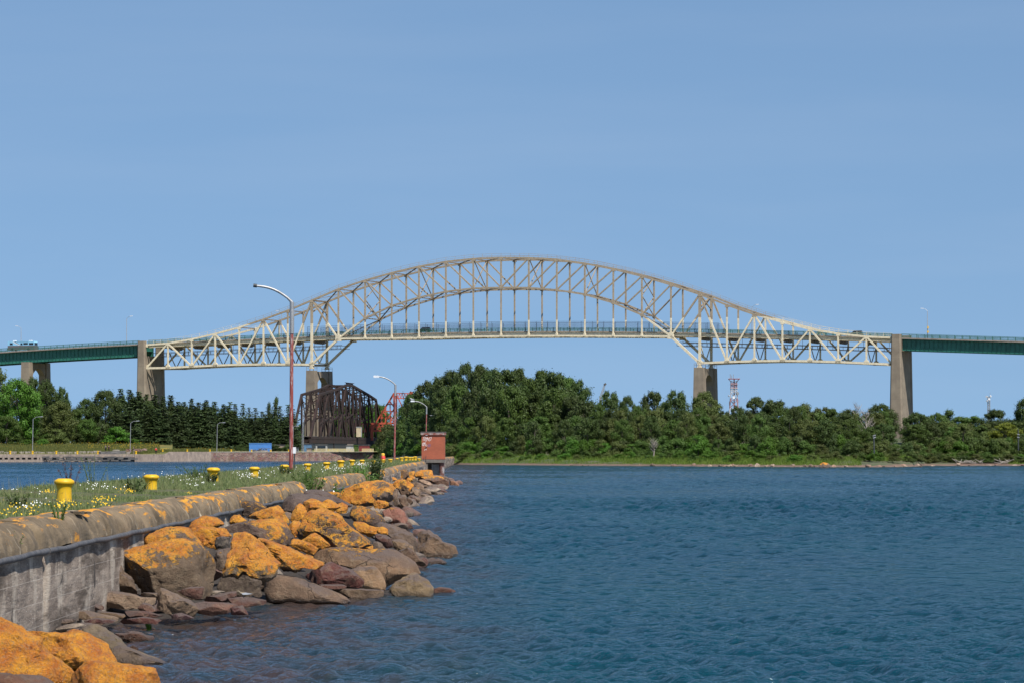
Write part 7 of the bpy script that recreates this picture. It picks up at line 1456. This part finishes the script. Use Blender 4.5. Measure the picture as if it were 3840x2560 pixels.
for x, y0, y1 in ((2738.5, 1401, 1420), (2743, 1406, 1420), (2750.5, 1402, 1420), (2735, 1503, 1520), (2771, 1497, 1510)): part('antenna', MB().tube([P(x, y1, MD), P(x, y0, MD)], 0.13, 6), M_galv, rm)
M2 = 1400.0; am = thing('antenna_mast', 'slim white antenna mast with stacked round drums at far right', 'antenna mast', (WX(3708, M2), M2, 5))
mb = MB(); lattice(mb, (WX(3708, M2), M2, 6), (WX(3708, M2), M2, WZ(1484, M2)), 1.1, 0.9, 18, 0.09); part('lattice', mb, M_galv, am)
for x, y, r, a in ((3700, 1486, 0.45, -0.6), (3702, 1502, 0.42, -0.8), (3709, 1495, 0.5, 0.1), (3714, 1484, 0.45, 0.9)): dish(am, x, y, r, a, M2-1.2, M_white)
part('whip', MB().tube([P(3713, 1484, M2), P(3713, 1470, M2)], 0.05, 5), M_galv, am)
cr = thing('crane', 'tip of a grey crane jib poking above the trees under the arch', 'crane', (WX(2262, 800), 800, 6)); CD = 800
mb = MB(); lattice(mb, P(2252, 1490, CD), P(2268, 1440, CD), 0.5, 0.35, 8, 0.06); part('jib', mb, M_galv, cr); part('jib_head', MB().beam(P(2265, 1442, CD), P(2273, 1437, CD), 0.6, 0.5, (0, 1, 0)), M_junk, cr); part('mast', MB().beam(P(2252, 1690, CD), P(2252, 1490, CD), 0.6, 0.6, (0, 1, 0)), M_galv, cr)
def upole(x, y0, y1, arms, label, off=14):
    D = isl_D(x)+off-10; o = thing('utility_pole', label, 'utility pole', tuple(P(x, y1+20, D))); part('pole', MB().tube([P(x, y1+22, D), P(x-1, y0, D)], 0.11, 7), M_dark, o)
    for (xa, ya, xb, yb) in arms: part('crossarm', MB().beam(P(xa, ya, D-0.12), P(xb, yb, D-0.12), 0.12, 0.14, (0, 1, 0)), M_galv, o)
upole(3278, 1628, 1676, [(3273, 1633, 3284, 1629), (3274, 1641, 3285, 1637)], 'dark utility pole with two tilted crossarms left below the tower pier'); upole(3819, 1607, 1665, [(3814, 1627, 3824, 1627), (3814, 1637, 3824, 1639)], 'dark utility pole with two crossarms near the right edge')
# ---- shore stones on the right bank
def sstone(x, yb, w, h, label, tint, lich=0.0, group=None, k=None, off=0.0):
    D = HC*F/(yb-CY)+off; k = k if k is not None else int(x) % 6; o = bpy.data.objects.new('shore_stone', fills[k]); COL.objects.link(o)
    W_ = w*D/F; H_ = h*D/F; o.scale = (W_, W_*0.8, H_/0.5); o.location = (WX(x, D), D, H_*0.25); o.rotation_euler = (0, 0, (x*0.37) % 0.9); o.color = (*tint, lich); return tag(o, label, 'rock', group)
SH = (0.36, 0.22, 0.155)
sstone(2334, 1744.5, 26, 14, 'rounded tan boulder on the shore left of the right arch pier', (0.34, 0.22, 0.13)); sstone(2840, 1749, 22, 17, 'pale upright boulder on the shore below the mast', (0.45, 0.34, 0.26)); sstone(2878, 1748.5, 26, 9, 'brown low boulder right of the pale upright one', SH); sstone(2900, 1748, 18, 10, 'small brown boulder second right of the pale upright one', BR)
sstone(3042, 1750, 24, 14, 'brown boulder left of the orange lichened shore rock', BR); sstone(3092, 1751.5, 46, 24, 'blocky dark shore rock topped with orange lichen', (0.12, 0.09, 0.075), 0.80, None, 2); sstone(3128, 1750, 24, 12, 'brown boulder right of the orange lichened shore rock', SH); sstone(3203, 1749, 18, 14, 'pinkish round boulder on the shore spit', (0.42, 0.27, 0.20)); sstone(3221, 1749.5, 14, 12, 'dark split stone on the shore spit', (0.14, 0.11, 0.09))
sstone(3454, 1750, 14, 6, 'small brown stone standing alone in the water off the spit', BR); sstone(3500, 1746, 18, 6, 'pale flat stone in the little bay', (0.5, 0.38, 0.28)); sstone(3710, 1745, 24, 7, 'pale boulder at the bay shore right of the tower pier', (0.48, 0.35, 0.25)); sstone(3806, 1745, 20, 8, 'pale boulder near the right edge of the shore', (0.5, 0.36, 0.27))
r4 = random.Random(12)
for i in range(190):
    x = r4.choice([r4.uniform(1720, 2700), r4.uniform(2350, 3430), r4.uniform(2700, 3440), r4.uniform(3440, 3900)]); yb = float(np.interp(x, [p[0] for p in ISL], [p[1] for p in ISL])) + r4.uniform(-0.8, 0.3)
    b_ = 1.45 if x > 2350 else 0.7; w = r4.uniform(6, 18)*b_; sstone(x, yb, w, w*r4.uniform(0.35, 0.6), 'small reddish-brown stone at the waterline, ' + zone(x), r4.choice([SH, BR, (0.42, 0.30, 0.22), PK]), 0.0, 'small stones along the waterline ' + zone(x), r4.randrange(6))
M_beach = simple('reddish_beach', (0.17, 0.105, 0.075), (0.10, 0.07, 0.05), 0.8, 0.95, bump=0.6, bd=0.2)
pts = np.array(ISLW); rows = []
for X_, D_ in pts: rows.append([(X_*(D_-1.5)/D_, D_-1.5, -0.2), (X_, D_, 0.12), (X_*(D_+3)/D_, D_+3.0, 0.42), (X_*(D_+5)/D_, D_+5, 0.30)])
A = np.array(rows); tag(link('shore_beach', grid_mesh('shore_beach', A[..., 0].T, A[..., 1].T, A[..., 2].T), M_beach, None, 180), kind='structure')
# driftwood in the bay
for i, x in enumerate((3600, 3660, 3760)):
    D = isl_D(x)+2; o = thing('driftwood', ('tangle of pale driftwood on the bay shore right of the tower pier', 'middle tangle of driftwood on the bay shore', 'rightmost tangle of driftwood on the bay shore')[i], 'driftwood', (WX(x, D), D, 0.3)); mb = MB(); rq = random.Random(i)
    for j in range(14): p = Vector((rq.uniform(-1.2, 1.2), rq.uniform(-1, 1), rq.uniform(0.1, 0.5))); mb.tube([p, p+Vector((rq.uniform(-1.6, 1.6), rq.uniform(-.5, .5), rq.uniform(0, .7)))], [0.08, 0.03], 5)
    part('branches', mb, M_deadw, o, world=False)
